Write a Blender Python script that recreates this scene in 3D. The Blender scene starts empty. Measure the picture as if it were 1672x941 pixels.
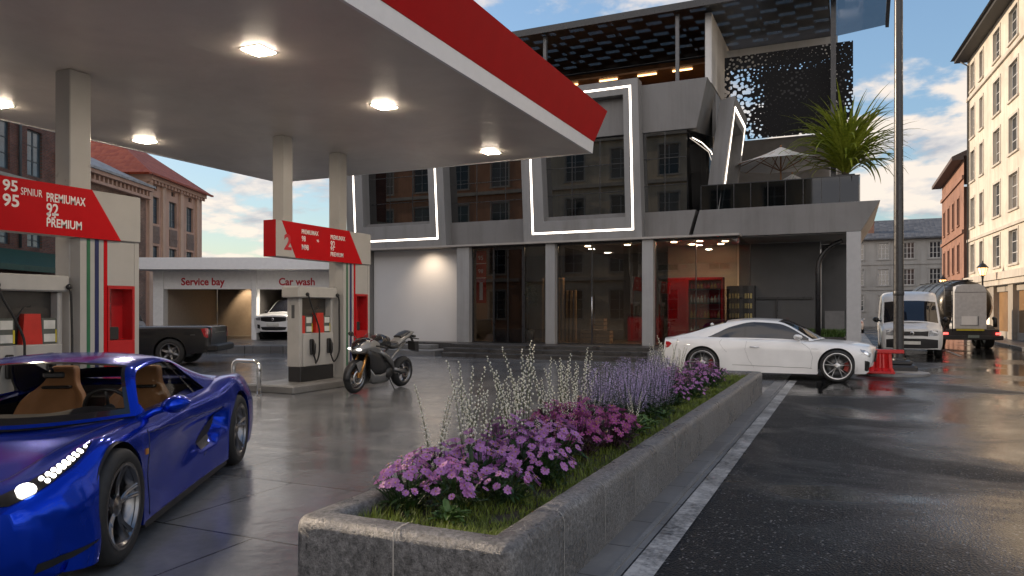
import bpy, bmesh, math, random
from mathutils import Vector, Matrix, Euler
PI = math.pi
rnd = random.Random(7)
SC = bpy.context.scene
COL = SC.collection
V3 = Vector
def R(d): return math.radians(d)

# ------------------------------------------------------------------ materials
def newmat(name):
    m = bpy.data.materials.new(name); m.use_nodes = True
    nt = m.node_tree
    return m, nt, nt.nodes['Principled BSDF']
def setp(b, **k):
    for kk, v in k.items():
        kk = {'col': 'Base Color', 'rough': 'Roughness', 'metal': 'Metallic', 'trans': 'Transmission Weight', 'coat': 'Coat Weight',
              'coatr': 'Coat Roughness', 'em': 'Emission Color', 'ems': 'Emission Strength', 'spec': 'Specular IOR Level', 'alpha': 'Alpha',
              'ior': 'IOR', 'sheen': 'Sheen Weight', 'sss': 'Subsurface Weight'}[kk]
        if kk in ('Base Color', 'Emission Color') and len(v) == 3: v = (*v, 1)
        b.inputs[kk].default_value = v
def N(nt, t, **k):
    n = nt.nodes.new(t)
    for a, v in k.items():
        if a.startswith('i_'):
            n.inputs[a[2:].replace('_', ' ')].default_value = v
        elif a.startswith('n_'):
            n.inputs[int(a[2:])].default_value = v
        else: setattr(n, a, v)
    return n
def L(nt, a, b): nt.links.new(a, b)
def ramp(nt, stops, interp='LINEAR'):
    r = nt.nodes.new('ShaderNodeValToRGB'); r.color_ramp.interpolation = interp
    e = r.color_ramp.elements
    while len(e) < len(stops): e.new(.5)
    for q, (p, c) in zip(e, stops):
        q.position = p; q.color = (*c, 1) if len(c) == 3 else c
    return r
def coords(nt, scale=(1, 1, 1), space='Object'):
    tc = nt.nodes.new('ShaderNodeTexCoord'); mp = nt.nodes.new('ShaderNodeMapping')
    mp.inputs['Scale'].default_value = scale
    L(nt, tc.outputs[space], mp.inputs['Vector']); return mp.outputs[0]
def worldpos(nt, scale=(1, 1, 1)):
    g = nt.nodes.new('ShaderNodeNewGeometry'); mp = nt.nodes.new('ShaderNodeMapping')
    mp.inputs['Scale'].default_value = scale
    L(nt, g.outputs['Position'], mp.inputs['Vector']); return mp.outputs[0]
def noise(nt, vec, scale=5, detail=4, rough=.55, dist=0):
    n = N(nt, 'ShaderNodeTexNoise'); n.inputs['Scale'].default_value = scale; n.inputs['Detail'].default_value = detail
    n.inputs['Roughness'].default_value = rough; n.inputs['Distortion'].default_value = dist
    L(nt, vec, n.inputs['Vector']); return n.outputs['Fac']
def bump(nt, b, h, strength=.3, dist=.01, prev=None):
    n = N(nt, 'ShaderNodeBump'); n.inputs['Strength'].default_value = strength; n.inputs['Distance'].default_value = dist
    L(nt, h, n.inputs['Height'])
    if prev: L(nt, prev, n.inputs['Normal'])
    L(nt, n.outputs[0], b.inputs['Normal']); return n.outputs[0]
def simple(name, col, rough=.5, metal=0, var=.12, vscale=6, bmp=0, bscale=60, rvar=.0, **k):
    """plain painted/plastic/metal surface with slight uneven tone and gloss"""
    m, nt, b = newmat(name); setp(b, col=col, rough=rough, metal=metal, **k)
    vec = worldpos(nt) if False else coords(nt)
    if var:
        f = noise(nt, vec, vscale, 5, .6)
        c0 = tuple(max(0, c * (1 - var)) for c in col); c1 = tuple(min(1, c * (1 + var)) for c in col)
        r = ramp(nt, [(.3, c0), (.7, c1)]); L(nt, f, r.inputs[0]); L(nt, r.outputs[0], b.inputs['Base Color'])
        if rvar:
            rr = N(nt, 'ShaderNodeMapRange'); rr.inputs['To Min'].default_value = max(.02, rough - rvar); rr.inputs['To Max'].default_value = min(1, rough + rvar)
            rr.inputs['From Min'].default_value = .3; rr.inputs['From Max'].default_value = .7
            L(nt, f, rr.inputs[0]); L(nt, rr.outputs[0], b.inputs['Roughness'])
    if bmp:
        bump(nt, b, noise(nt, vec, bscale, 3, .6), bmp, .01)
    return m
def plaster(name, col, stain=.35, sc=1.3, rough=.85, bs=.3):
    m, nt, b = newmat(name); p = coords(nt); a = noise(nt, p, sc * .35, 7, .65, .6); f = noise(nt, p, 9, 5, .7)
    ps = coords(nt, (1.6, 1.6, .12)); s = noise(nt, ps, 1.5, 5, .7)
    r = ramp(nt, [(.3, tuple(c * (1 - stain) for c in col)), (.55, col), (.8, tuple(min(1, c * 1.08) for c in col))]); L(nt, a, r.inputs[0])
    mu = N(nt, 'ShaderNodeMix', data_type='RGBA', blend_type='MULTIPLY'); mu.inputs[0].default_value = .7; q = ramp(nt, [(.3, (.72, .70, .67)), (.55, (1, 1, 1))]); L(nt, s, q.inputs[0])
    L(nt, r.outputs[0], mu.inputs[6]); L(nt, q.outputs[0], mu.inputs[7]); L(nt, mu.outputs[2], b.inputs['Base Color']); b.inputs['Roughness'].default_value = rough
    bump(nt, b, f, bs, .01); return m
def emit(name, col, s):
    m, nt, b = newmat(name); setp(b, col=(.8, .8, .8), em=col, ems=s); return m
def glass(name, tint=(1, 1, 1), rough=.0, refl=1.0, spec=1.5):
    """architectural glass: sees through with a Fresnel reflection, thin sheet"""
    m = bpy.data.materials.new(name); m.use_nodes = True; nt = m.node_tree
    for n in list(nt.nodes): nt.nodes.remove(n)
    o = N(nt, 'ShaderNodeOutputMaterial'); mx = N(nt, 'ShaderNodeMixShader'); t = N(nt, 'ShaderNodeBsdfTransparent')
    g = N(nt, 'ShaderNodeBsdfGlossy'); f0 = ((spec - 1) / (spec + 1)) ** 2
    ge = N(nt, 'ShaderNodeNewGeometry'); dt = N(nt, 'ShaderNodeVectorMath', operation='DOT_PRODUCT'); L(nt, ge.outputs['Normal'], dt.inputs[0]); L(nt, ge.outputs['Incoming'], dt.inputs[1])
    ab = N(nt, 'ShaderNodeMath', operation='ABSOLUTE'); L(nt, dt.outputs['Value'], ab.inputs[0]); iv = N(nt, 'ShaderNodeMath', operation='SUBTRACT', use_clamp=True); iv.inputs[0].default_value = 1; L(nt, ab.outputs[0], iv.inputs[1])
    pw = N(nt, 'ShaderNodeMath', operation='POWER'); pw.inputs[1].default_value = 5; L(nt, iv.outputs[0], pw.inputs[0]); f = N(nt, 'ShaderNodeMath', operation='MULTIPLY_ADD'); f.inputs[1].default_value = (1 - f0) * refl; f.inputs[2].default_value = f0 * refl; L(nt, pw.outputs[0], f.inputs[0])
    t.inputs[0].default_value = (*tint, 1); g.inputs['Roughness'].default_value = rough
    L(nt, f.outputs[0], mx.inputs[0]); L(nt, t.outputs[0], mx.inputs[1]); L(nt, g.outputs[0], mx.inputs[2]); L(nt, mx.outputs[0], o.inputs[0])
    return m

# ------------------------------------------------------------------ mesh building
class MB:
    def __init__(s): s.v = []; s.f = []; s.m = []; s.cur = 0; s.M = None; s.sm = []; s.smooth = False
    def P(s, p):
        p = V3(p)
        if s.M is not None: p = s.M @ p
        s.v.append(p); return len(s.v) - 1
    def F(s, idx):
        s.f.append(tuple(idx)); s.m.append(s.cur); s.sm.append(s.smooth)
    def quad(s, a, b, c, d): s.F([s.P(a), s.P(b), s.P(c), s.P(d)])
    def poly(s, pts): s.F([s.P(p) for p in pts])
    def box(s, x0, x1, y0, y1, z0, z1):
        i = [s.P(p) for p in ((x0, y0, z0), (x1, y0, z0), (x1, y1, z0), (x0, y1, z0), (x0, y0, z1), (x1, y0, z1), (x1, y1, z1), (x0, y1, z1))]
        for q in ((3, 2, 1, 0), (4, 5, 6, 7), (0, 1, 5, 4), (1, 2, 6, 5), (2, 3, 7, 6), (3, 0, 4, 7)): s.F([i[k] for k in q])
        return s
    def bbox(s, x0, x1, y0, y1, z0, z1, b=.01):
        """box with chamfered vertical and horizontal edges"""
        b = min(b, (x1 - x0) * .45, (y1 - y0) * .45, (z1 - z0) * .45)
        def ring(x0, x1, y0, y1, z):
            return [(x0 + b, y0, z), (x1 - b, y0, z), (x1, y0 + b, z), (x1, y1 - b, z), (x1 - b, y1, z), (x0 + b, y1, z), (x0, y1 - b, z), (x0, y0 + b, z)]
        A = ring(x0 + b, x1 - b, y0 + b, y1 - b, z0); B = ring(x0, x1, y0, y1, z0 + b); C = ring(x0, x1, y0, y1, z1 - b); D = ring(x0 + b, x1 - b, y0 + b, y1 - b, z1)
        I = [[s.P(p) for p in r] for r in (A, B, C, D)]
        s.F(I[0][::-1]); s.F(I[3])
        for r in range(3):
            for k in range(8):
                s.F([I[r][k], I[r][(k + 1) % 8], I[r + 1][(k + 1) % 8], I[r + 1][k]])
        return s
    def prism(s, pts, ax, a0, a1):
        """polygon pts (2-D) extruded along axis ax from a0 to a1"""
        def mk(p, a):
            return {'x': (a, p[0], p[1]), 'y': (p[0], a, p[1]), 'z': (p[0], p[1], a)}[ax]
        A = [s.P(mk(p, a0)) for p in pts]; B = [s.P(mk(p, a1)) for p in pts]; n = len(pts)
        s.F(A[::-1]); s.F(B)
        for k in range(n): s.F([A[k], A[(k + 1) % n], B[(k + 1) % n], B[k]])
        return s
    def tube(s, path, r, n=8, cap=True, closed=False):
        path = [V3(p) for p in path]; rings = []; m = len(path); up = V3((0, 0, 1)); prev = None
        for i, p in enumerate(path):
            a = path[i - 1] if (i > 0 or closed) else p; b = path[(i + 1) % m] if (i < m - 1 or closed) else p
            d = (b - a).normalized() if (b - a).length > 1e-9 else V3((0, 0, 1))
            if prev is None:
                x = d.cross(up)
                if x.length < 1e-3: x = d.cross(V3((1, 0, 0)))
            else: x = prev - d * prev.dot(d)
            x.normalize(); prev = x; y = d.cross(x)
            rr = r[i] if isinstance(r, (list, tuple)) else r
            rings.append([s.P(p + (x * math.cos(2 * PI * k / n) + y * math.sin(2 * PI * k / n)) * rr) for k in range(n)])
        o = s.smooth; s.smooth = True
        for i in range(m if closed else m - 1):
            A = rings[i]; B = rings[(i + 1) % m]
            for k in range(n): s.F([A[k], A[(k + 1) % n], B[(k + 1) % n], B[k]])
        s.smooth = o
        if cap and not closed: s.F(rings[0][::-1]); s.F(rings[-1])
        return s
    def cyl(s, p0, p1, r0, r1=None, n=16, cap=True): return s.tube([p0, p1], [r0, r0 if r1 is None else r1], n, cap)
    def lathe(s, prof, o=(0, 0, 0), ax='z', n=24, smooth=True, close=False):
        """prof: list of (radius, height) turned about axis ax through o"""
        o = V3(o); R_ = []
        for r, h in prof:
            ring = []
            for k in range(n):
                a = 2 * PI * k / n; c, d = r * math.cos(a), r * math.sin(a)
                p = {'z': (c, d, h), 'x': (h, c, d), 'y': (d, h, c)}[ax]
                ring.append(s.P(o + V3(p)))
            R_.append(ring)
        q = s.smooth; s.smooth = smooth; m = len(R_)
        for i in range(m if close else m - 1):
            A, B = R_[i], R_[(i + 1) % m]
            for k in range(n): s.F([A[k], A[(k + 1) % n], B[(k + 1) % n], B[k]])
        s.smooth = q
        return s
    def sphere(s, c, r, n=12, m=8):
        c = V3(c); rr = r if isinstance(r, (tuple, list)) else (r, r, r); rows = []
        for i in range(m + 1):
            t = PI * i / m; rows.append([s.P(c + V3((rr[0] * math.sin(t) * math.cos(2 * PI * k / n), rr[1] * math.sin(t) * math.sin(2 * PI * k / n), rr[2] * math.cos(t)))) for k in range(n)])
        o = s.smooth; s.smooth = True
        for i in range(m):
            for k in range(n): s.F([rows[i + 1][k], rows[i + 1][(k + 1) % n], rows[i][(k + 1) % n], rows[i][k]])
        s.smooth = o; return s
    def grid(s, rows, flip=False, smooth=True):
        I = [[s.P(p) for p in r] for r in rows]; o = s.smooth; s.smooth = smooth
        for i in range(len(I) - 1):
            for k in range(len(I[0]) - 1):
                q = [I[i][k], I[i][k + 1], I[i + 1][k + 1], I[i + 1][k]]
                s.F(q[::-1] if flip else q)
        s.smooth = o; return s
    def build(s, name, mat=None, parent=None, smooth=None, angle=None, merge=False, bev=0, loc=None, solid=0, sub=0):
        me = bpy.data.meshes.new(name); me.from_pydata([tuple(p) for p in s.v], [], s.f)
        mats = mat if isinstance(mat, (list, tuple)) else [mat]
        for m in mats:
            if m: me.materials.append(m)
        sm = s.sm if smooth is None else [smooth] * len(s.f)
        if len(mats) > 1: me.polygons.foreach_set('material_index', s.m)
        me.polygons.foreach_set('use_smooth', sm)
        if merge or angle is not None or bev or solid:
            bm = bmesh.new(); bm.from_mesh(me)
            if merge or bev or solid: bmesh.ops.remove_doubles(bm, verts=bm.verts, dist=1e-4)
            if solid:
                bmesh.ops.recalc_face_normals(bm, faces=bm.faces); bmesh.ops.solidify(bm, geom=list(bm.verts) + list(bm.edges) + list(bm.faces), thickness=solid)
            if bev:
                es = [e for e in bm.edges if len(e.link_faces) == 2 and e.calc_face_angle(0) > .5]
                bmesh.ops.bevel(bm, geom=es, offset=bev, segments=2, affect='EDGES', profile=.6, clamp_overlap=True)
            if angle is not None:
                for e in bm.edges:
                    e.smooth = not (len(e.link_faces) == 2 and e.calc_face_angle(0) > R(angle))
                for f in bm.faces: f.smooth = True
            bm.to_mesh(me); bm.free()
        me.update()
        o = bpy.data.objects.new(name, me); COL.objects.link(o)
        if parent is not None: o.parent = parent
        if loc is not None: o.location = loc
        if sub:
            md = o.modifiers.new('s', 'SUBSURF'); md.levels = sub; md.render_levels = sub
        return o

def tag(o, label=None, cat=None, group=None, kind=None):
    if label: o['label'] = label
    if cat: o['category'] = cat
    if group: o['group'] = group
    if kind: o['kind'] = kind
    return o
def thing(name, label, cat, loc=(0, 0, 0), rz=0, group=None):
    o = bpy.data.objects.new(name, None); COL.objects.link(o); o.empty_display_size = .2
    o.location = loc; o.rotation_euler = (0, 0, rz); return tag(o, label, cat, group)
def struct(name, mb, m, **k): return tag(mb.build(name, m, **k), kind='structure')
_kids = {}
def kids(o): return [c for c in COL.objects if c.parent == o]
def copy_tree(o, parent=None):
    c = o.copy(); COL.objects.link(c); c.parent = parent
    for ch in kids(o): copy_tree(ch, c)
    return c
def dup(o, loc, rz, label=None, group=None):
    c = copy_tree(o); c.location = loc; c.rotation_euler = (0, 0, rz)
    if label: c['label'] = label
    if group: c['group'] = group
    return c
def text(name, s, size, mat, parent=None, loc=(0, 0, 0), rot=(0, 0, 0), bold=.0, ext=.002, align='LEFT', sx=1.0):
    cu = bpy.data.curves.new('txt', 'FONT'); cu.body = s; cu.size = size; cu.extrude = ext; cu.offset = bold; cu.align_x = align
    cu.resolution_u = 3
    t = bpy.data.objects.new('tmp', cu); COL.objects.link(t)
    dg = bpy.context.evaluated_depsgraph_get(); me = bpy.data.meshes.new_from_object(t.evaluated_get(dg))
    COL.objects.unlink(t); bpy.data.objects.remove(t)
    me.materials.clear(); me.materials.append(mat)
    o = bpy.data.objects.new(name, me); COL.objects.link(o); o.location = loc; o.rotation_euler = rot; o.scale = (sx, 1, 1)
    if parent is not None: o.parent = parent
    return o
def lerp(a, b, t): return a + (b - a) * t
def pchip(xs, ys):
    n = len(xs); h = [xs[i + 1] - xs[i] for i in range(n - 1)]; d = [(ys[i + 1] - ys[i]) / h[i] for i in range(n - 1)]
    m = [0] * n; m[0] = d[0]; m[-1] = d[-1]
    for i in range(1, n - 1):
        if d[i - 1] * d[i] > 0:
            w1 = 2 * h[i] + h[i - 1]; w2 = h[i] + 2 * h[i - 1]; m[i] = (w1 + w2) / (w1 / d[i - 1] + w2 / d[i])
    def f(x):
        if x <= xs[0]: return ys[0]
        if x >= xs[-1]: return ys[-1]
        i = 0
        while x > xs[i + 1]: i += 1
        t = (x - xs[i]) / h[i]; t2 = t * t; t3 = t2 * t
        return (2 * t3 - 3 * t2 + 1) * ys[i] + (t3 - 2 * t2 + t) * h[i] * m[i] + (-2 * t3 + 3 * t2) * ys[i + 1] + (t3 - t2) * h[i] * m[i + 1]
    return f
# ------------------------------------------------------------------ camera, sky, sun
SUN_AZ = R(-86); SUN_EL = R(16)          # direction towards the sun, from +Y clockwise
cam = bpy.data.cameras.new('camera'); co = bpy.data.objects.new('camera', cam); COL.objects.link(co)
co.location = (0, 0, 1.6); co.rotation_euler = (R(90), 0, R(24.58)); cam.sensor_width = 36; cam.lens = 1200 / 1672 * 36
cam.shift_y = .0224; cam.clip_end = 3000; cam.clip_start = .05; SC.camera = co
W = bpy.data.worlds.new('World'); SC.world = W; W.use_nodes = True; nt = W.node_tree
bg = nt.nodes['Background']; sky = N(nt, 'ShaderNodeTexSky', sky_type='NISHITA', sun_disc=False)
sky.sun_elevation = SUN_EL; sky.sun_rotation = SUN_AZ; sky.air_density = 1.1; sky.dust_density = .5; sky.ozone_density = 2.2
tc = N(nt, 'ShaderNodeTexCoord'); sep = N(nt, 'ShaderNodeSeparateXYZ'); L(nt, tc.outputs['Generated'], sep.inputs[0])
# clouds: noise over a flat layer seen in perspective, plus a bank of cumulus near the horizon
den = N(nt, 'ShaderNodeMath', operation='ADD'); den.inputs[1].default_value = .22; L(nt, sep.outputs[2], den.inputs[0])
inv = N(nt, 'ShaderNodeVectorMath', operation='DIVIDE'); cb = N(nt, 'ShaderNodeCombineXYZ')
for k in range(3): L(nt, den.outputs[0], cb.inputs[k])
L(nt, tc.outputs['Generated'], inv.inputs[0]); L(nt, cb.outputs[0], inv.inputs[1])
mp = N(nt, 'ShaderNodeMapping'); mp.inputs['Location'].default_value = (1.7, 5.35, .4); mp.inputs['Scale'].default_value = (1, 1, 1.6); L(nt, inv.outputs[0], mp.inputs[0])
cn = noise(nt, mp.outputs[0], 1.9, 9, .56, .15)
mp2 = N(nt, 'ShaderNodeMapping'); mp2.inputs['Location'].default_value = (1.7 - .09, 5.35 + .05, .4 + .16); mp2.inputs['Scale'].default_value = (1, 1, 1.6); L(nt, inv.outputs[0], mp2.inputs[0])
cn2 = noise(nt, mp2.outputs[0], 1.9, 6, .56, .15)
cov = ramp(nt, [(.49, (0, 0, 0)), (.57, (1, 1, 1))], 'EASE'); bk = N(nt, 'ShaderNodeMath', operation='MULTIPLY_ADD', use_clamp=True); bk.inputs[1].default_value = -.9; bk.inputs[2].default_value = .05; L(nt, sep.outputs[1], bk.inputs[0]); bk2 = N(nt, 'ShaderNodeMath', operation='MULTIPLY_ADD'); bk2.inputs[1].default_value = .16; L(nt, bk.outputs[0], bk2.inputs[0]); L(nt, cn, bk2.inputs[2]); lowz = N(nt, 'ShaderNodeMapRange'); lowz.inputs[1].default_value = .05; lowz.inputs[2].default_value = .36; lowz.inputs[3].default_value = .045; lowz.inputs[4].default_value = 0; L(nt, sep.outputs[2], lowz.inputs[0]); bk3 = N(nt, 'ShaderNodeMath', operation='ADD'); L(nt, bk2.outputs[0], bk3.inputs[0]); L(nt, lowz.outputs[0], bk3.inputs[1]); L(nt, bk3.outputs[0], cov.inputs[0])  # bk: extra cloud cover added behind the camera for brighter, more neutral fill
lit = N(nt, 'ShaderNodeMath', operation='SUBTRACT'); L(nt, cn, lit.inputs[0]); L(nt, cn2, lit.inputs[1])
shade = ramp(nt, [(.42, (1.75, 1.72, 1.85)), (.5, (2.75, 2.55, 2.42)), (.56, (3.6, 3.1, 2.65))])
la = N(nt, 'ShaderNodeMath', operation='MULTIPLY_ADD'); la.inputs[1].default_value = 1.0; la.inputs[2].default_value = .5; L(nt, lit.outputs[0], la.inputs[0]); L(nt, la.outputs[0], shade.inputs[0])
fade = ramp(nt, [(.0, (0, 0, 0)), (.02, (.85, .85, .85)), (.32, (.92, .92, .92)), (.6, (.5, .5, .5))]); L(nt, sep.outputs[2], fade.inputs[0])
cm = N(nt, 'ShaderNodeMath', operation='MULTIPLY'); L(nt, cov.outputs[0], cm.inputs[0]); L(nt, fade.outputs[0], cm.inputs[1])
mx = N(nt, 'ShaderNodeMix', data_type='RGBA'); L(nt, cm.outputs[0], mx.inputs[0]); lu = N(nt, 'ShaderNodeVectorMath', operation='DOT_PRODUCT'); lu.inputs[1].default_value = (.4, .4, .2); L(nt, sky.outputs[0], lu.inputs[0]); kd = N(nt, 'ShaderNodeMath', operation='MULTIPLY_ADD'); kd.inputs[1].default_value = .26; kd.inputs[2].default_value = 1; L(nt, lu.outputs['Value'], kd.inputs[0]); ki = N(nt, 'ShaderNodeMath', operation='DIVIDE'); ki.inputs[0].default_value = 1; L(nt, kd.outputs[0], ki.inputs[1]); kq = N(nt, 'ShaderNodeVectorMath', operation='SCALE'); L(nt, sky.outputs[0], kq.inputs[0]); L(nt, ki.outputs[0], kq.inputs['Scale']); L(nt, kq.outputs[0], mx.inputs[6]); fl = N(nt, 'ShaderNodeMath', operation='MULTIPLY_ADD'); fl.inputs[1].default_value = 1.8; fl.inputs[2].default_value = .95; L(nt, bk.outputs[0], fl.inputs[0]); fs = N(nt, 'ShaderNodeVectorMath', operation='SCALE'); L(nt, shade.outputs[0], fs.inputs[0]); L(nt, fl.outputs[0], fs.inputs['Scale']); L(nt, fs.outputs[0], mx.inputs[7])  # fl: those unseen rear clouds brightened to throw fill light onto -Y faces
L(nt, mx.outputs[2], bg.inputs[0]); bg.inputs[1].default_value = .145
sl = bpy.data.lights.new('sun', 'SUN'); sl.energy = 2.3; sl.angle = R(.6); sl.color = (1, .80, .60)
so = bpy.data.objects.new('sun', sl); COL.objects.link(so)
sd = V3((math.sin(SUN_AZ) * math.cos(SUN_EL), math.cos(SUN_AZ) * math.cos(SUN_EL), math.sin(SUN_EL)))
so.rotation_euler = sd.to_track_quat('Z', 'Y').to_euler(); so.location = (-40, 20, 30)
vs = SC.view_settings; vs.view_transform = 'Standard'; vs.look = 'None'; vs.exposure = 1.15; vs.gamma = 1; vs.use_curve_mapping = False
cy = SC.cycles; cy.max_bounces = 7; cy.diffuse_bounces = 3; cy.glossy_bounces = 4; cy.transmission_bounces = 5; cy.transparent_max_bounces = 10
cy.use_denoising = True; cy.caustics_reflective = False; cy.caustics_refractive = False; cy.sample_clamp_indirect = 6; cy.use_adaptive_sampling = True; cy.adaptive_threshold = .015

# ------------------------------------------------------------------ ground materials
def wet_asphalt():
    m, nt, b = newmat('wet asphalt'); p = worldpos(nt)
    big0 = noise(nt, p, .33, 4, .55, .4); sx_ = N(nt, 'ShaderNodeSeparateXYZ'); L(nt, p, sx_.inputs[0]); wx = N(nt, 'ShaderNodeMapRange'); wx.inputs[1].default_value = -1; wx.inputs[2].default_value = 4.5; wx.inputs[3].default_value = .08; wx.inputs[4].default_value = -.12; L(nt, sx_.outputs[0], wx.inputs[0]); ba = N(nt, 'ShaderNodeMath', operation='ADD'); L(nt, big0, ba.inputs[0]); L(nt, wx.outputs[0], ba.inputs[1]); big = ba.outputs[0]; fine = noise(nt, p, 95, 3, .65); mid = noise(nt, p, 2.3, 5, .6)
    v = N(nt, 'ShaderNodeTexVoronoi'); v.inputs['Scale'].default_value = 62; L(nt, p, v.inputs['Vector'])
    c = ramp(nt, [(.25, (.005, .005, .0055)), (.62, (.012, .0118, .0118)), (.74, (.06, .058, .055))]); L(nt, fine, c.inputs[0])
    v2 = N(nt, 'ShaderNodeTexVoronoi'); v2.inputs['Scale'].default_value = 75; L(nt, p, v2.inputs['Vector']); sc_ = N(nt, 'ShaderNodeSeparateColor'); L(nt, v2.outputs['Color'], sc_.inputs[0]); gt = ramp(nt, [(.955, (0, 0, 0)), (.985, (1, 1, 1))]); L(nt, sc_.outputs[0], gt.inputs[0])
    sp_ = N(nt, 'ShaderNodeMix', data_type='RGBA'); L(nt, gt.outputs[0], sp_.inputs[0]); L(nt, c.outputs[0], sp_.inputs[6]); sp_.inputs[7].default_value = (.24, .235, .23, 1); c = sp_
    mul = N(nt, 'ShaderNodeMix', data_type='RGBA', blend_type='MULTIPLY'); mul.inputs[0].default_value = .7
    cm_ = ramp(nt, [(.3, (.55, .55, .56)), (.7, (1, 1, 1))]); L(nt, mid, cm_.inputs[0])
    L(nt, c.outputs[2], mul.inputs[6]); L(nt, cm_.outputs[0], mul.inputs[7]); L(nt, mul.outputs[2], b.inputs['Base Color'])
    rr = ramp(nt, [(.36, (.03, .03, .03)), (.45, (.12, .12, .12)), (.58, (.42, .42, .42))]); L(nt, big, rr.inputs[0])
    ad = N(nt, 'ShaderNodeMath', operation='MULTIPLY_ADD'); ad.inputs[1].default_value = .16; L(nt, mid, ad.inputs[0]); L(nt, rr.outputs[0], ad.inputs[2])
    sb = N(nt, 'ShaderNodeMath', operation='SUBTRACT'); sb.inputs[1].default_value = .06; L(nt, ad.outputs[0], sb.inputs[0]); L(nt, sb.outputs[0], b.inputs['Roughness'])
    bs = ramp(nt, [(.36, (.05, .05, .05)), (.46, (.3, .3, .3)), (.60, (1, 1, 1))]); L(nt, big, bs.inputs[0])
    n1 = N(nt, 'ShaderNodeBump'); n1.inputs['Distance'].default_value = .006; L(nt, bs.outputs[0], n1.inputs['Strength']); L(nt, v.outputs['Distance'], n1.inputs['Height'])
    n2 = N(nt, 'ShaderNodeBump'); n2.inputs['Distance'].default_value = .03; n2.inputs['Strength'].default_value = .10; L(nt, mid, n2.inputs['Height']); L(nt, n1.outputs[0], n2.inputs['Normal'])
    L(nt, n2.outputs[0], b.inputs['Normal']); sr = ramp(nt, [(.36, (.62, .62, .62)), (.46, (.5, .5, .5)), (.58, (.2, .2, .2))]); L(nt, big, sr.inputs[0]); L(nt, sr.outputs[0], b.inputs['Specular IOR Level'])
    return m
def wet_slabs(name, bw, bh, cols, mortar, rough=(.14, .34), off=(0, 0), joint=.007, boff=.5):
    m, nt, b = newmat(name); g = N(nt, 'ShaderNodeNewGeometry'); mp = N(nt, 'ShaderNodeMapping'); mp.inputs['Location'].default_value = (off[0], off[1], 0)
    L(nt, g.outputs['Position'], mp.inputs[0]); p = mp.outputs[0]
    br = N(nt, 'ShaderNodeTexBrick', offset=boff); br.inputs['Scale'].default_value = 1; br.inputs['Brick Width'].default_value = bw; br.inputs['Row Height'].default_value = bh
    br.inputs['Mortar Size'].default_value = joint; br.inputs['Mortar Smooth'].default_value = .2; br.inputs['Bias'].default_value = 0
    br.inputs['Color1'].default_value = (*cols[0], 1); br.inputs['Color2'].default_value = (*cols[1], 1); br.inputs['Mortar'].default_value = (*mortar, 1)
    L(nt, p, br.inputs['Vector'])
    n1 = noise(nt, p, .8, 6, .62, .5); n2 = noise(nt, p, 14, 5, .7)
    mul = N(nt, 'ShaderNodeMix', data_type='RGBA', blend_type='MULTIPLY'); mul.inputs[0].default_value = 1
    cr = ramp(nt, [(.28, (.62, .62, .64)), (.72, (1.12, 1.1, 1.08))]); L(nt, n1, cr.inputs[0]); L(nt, br.outputs['Color'], mul.inputs[6]); L(nt, cr.outputs[0], mul.inputs[7])
    mu2 = N(nt, 'ShaderNodeMix', data_type='RGBA', blend_type='MULTIPLY'); mu2.inputs[0].default_value = .6
    cr2 = ramp(nt, [(.3, (.78, .78, .78)), (.7, (1.08, 1.08, 1.08))]); L(nt, n2, cr2.inputs[0]); L(nt, mul.outputs[2], mu2.inputs[6]); L(nt, cr2.outputs[0], mu2.inputs[7])
    L(nt, mu2.outputs[2], b.inputs['Base Color'])
    mr = N(nt, 'ShaderNodeMapRange'); mr.inputs[1].default_value = .32; mr.inputs[2].default_value = .68; mr.inputs[3].default_value = rough[0]; mr.inputs[4].default_value = rough[1]; L(nt, n1, mr.inputs[0])
    ma = N(nt, 'ShaderNodeMath', operation='MULTIPLY_ADD'); ma.inputs[1].default_value = .10; L(nt, n2, ma.inputs[0]); L(nt, mr.outputs[0], ma.inputs[2]); L(nt, ma.outputs[0], b.inputs['Roughness'])
    b1 = N(nt, 'ShaderNodeBump'); b1.inputs['Strength'].default_value = .6; b1.inputs['Distance'].default_value = .004; b1.invert = True; L(nt, br.outputs['Fac'], b1.inputs['Height'])
    b2 = N(nt, 'ShaderNodeBump'); b2.inputs['Strength'].default_value = .12; b2.inputs['Distance'].default_value = .012; L(nt, n2, b2.inputs['Height']); L(nt, b1.outputs[0], b2.inputs['Normal'])
    b3 = N(nt, 'ShaderNodeBump'); b3.inputs['Strength'].default_value = .14; b3.inputs['Distance'].default_value = .06; L(nt, noise(nt, p, 2.2, 3, .5), b3.inputs['Height']); L(nt, b2.outputs[0], b3.inputs['Normal'])
    L(nt, b3.outputs[0], b.inputs['Normal']); return m
def worn_line():
    m, nt, b = newmat('worn white road paint'); p = worldpos(nt)
    f = noise(nt, p, 22, 6, .7); g2 = noise(nt, p, 3, 3, .6)
    ad = N(nt, 'ShaderNodeMath', operation='ADD'); L(nt, f, ad.inputs[0]); L(nt, g2, ad.inputs[1])
    r = ramp(nt, [(.36, (.03, .03, .03)), (.46, (.2, .2, .195)), (.6, (.50, .49, .47))]); hf = N(nt, 'ShaderNodeMath', operation='MULTIPLY'); hf.inputs[1].default_value = .5
    L(nt, ad.outputs[0], hf.inputs[0]); L(nt, hf.outputs[0], r.inputs[0]); L(nt, r.outputs[0], b.inputs['Base Color']); b.inputs['Roughness'].default_value = .38
    bump(nt, b, f, .5, .006); return m
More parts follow.
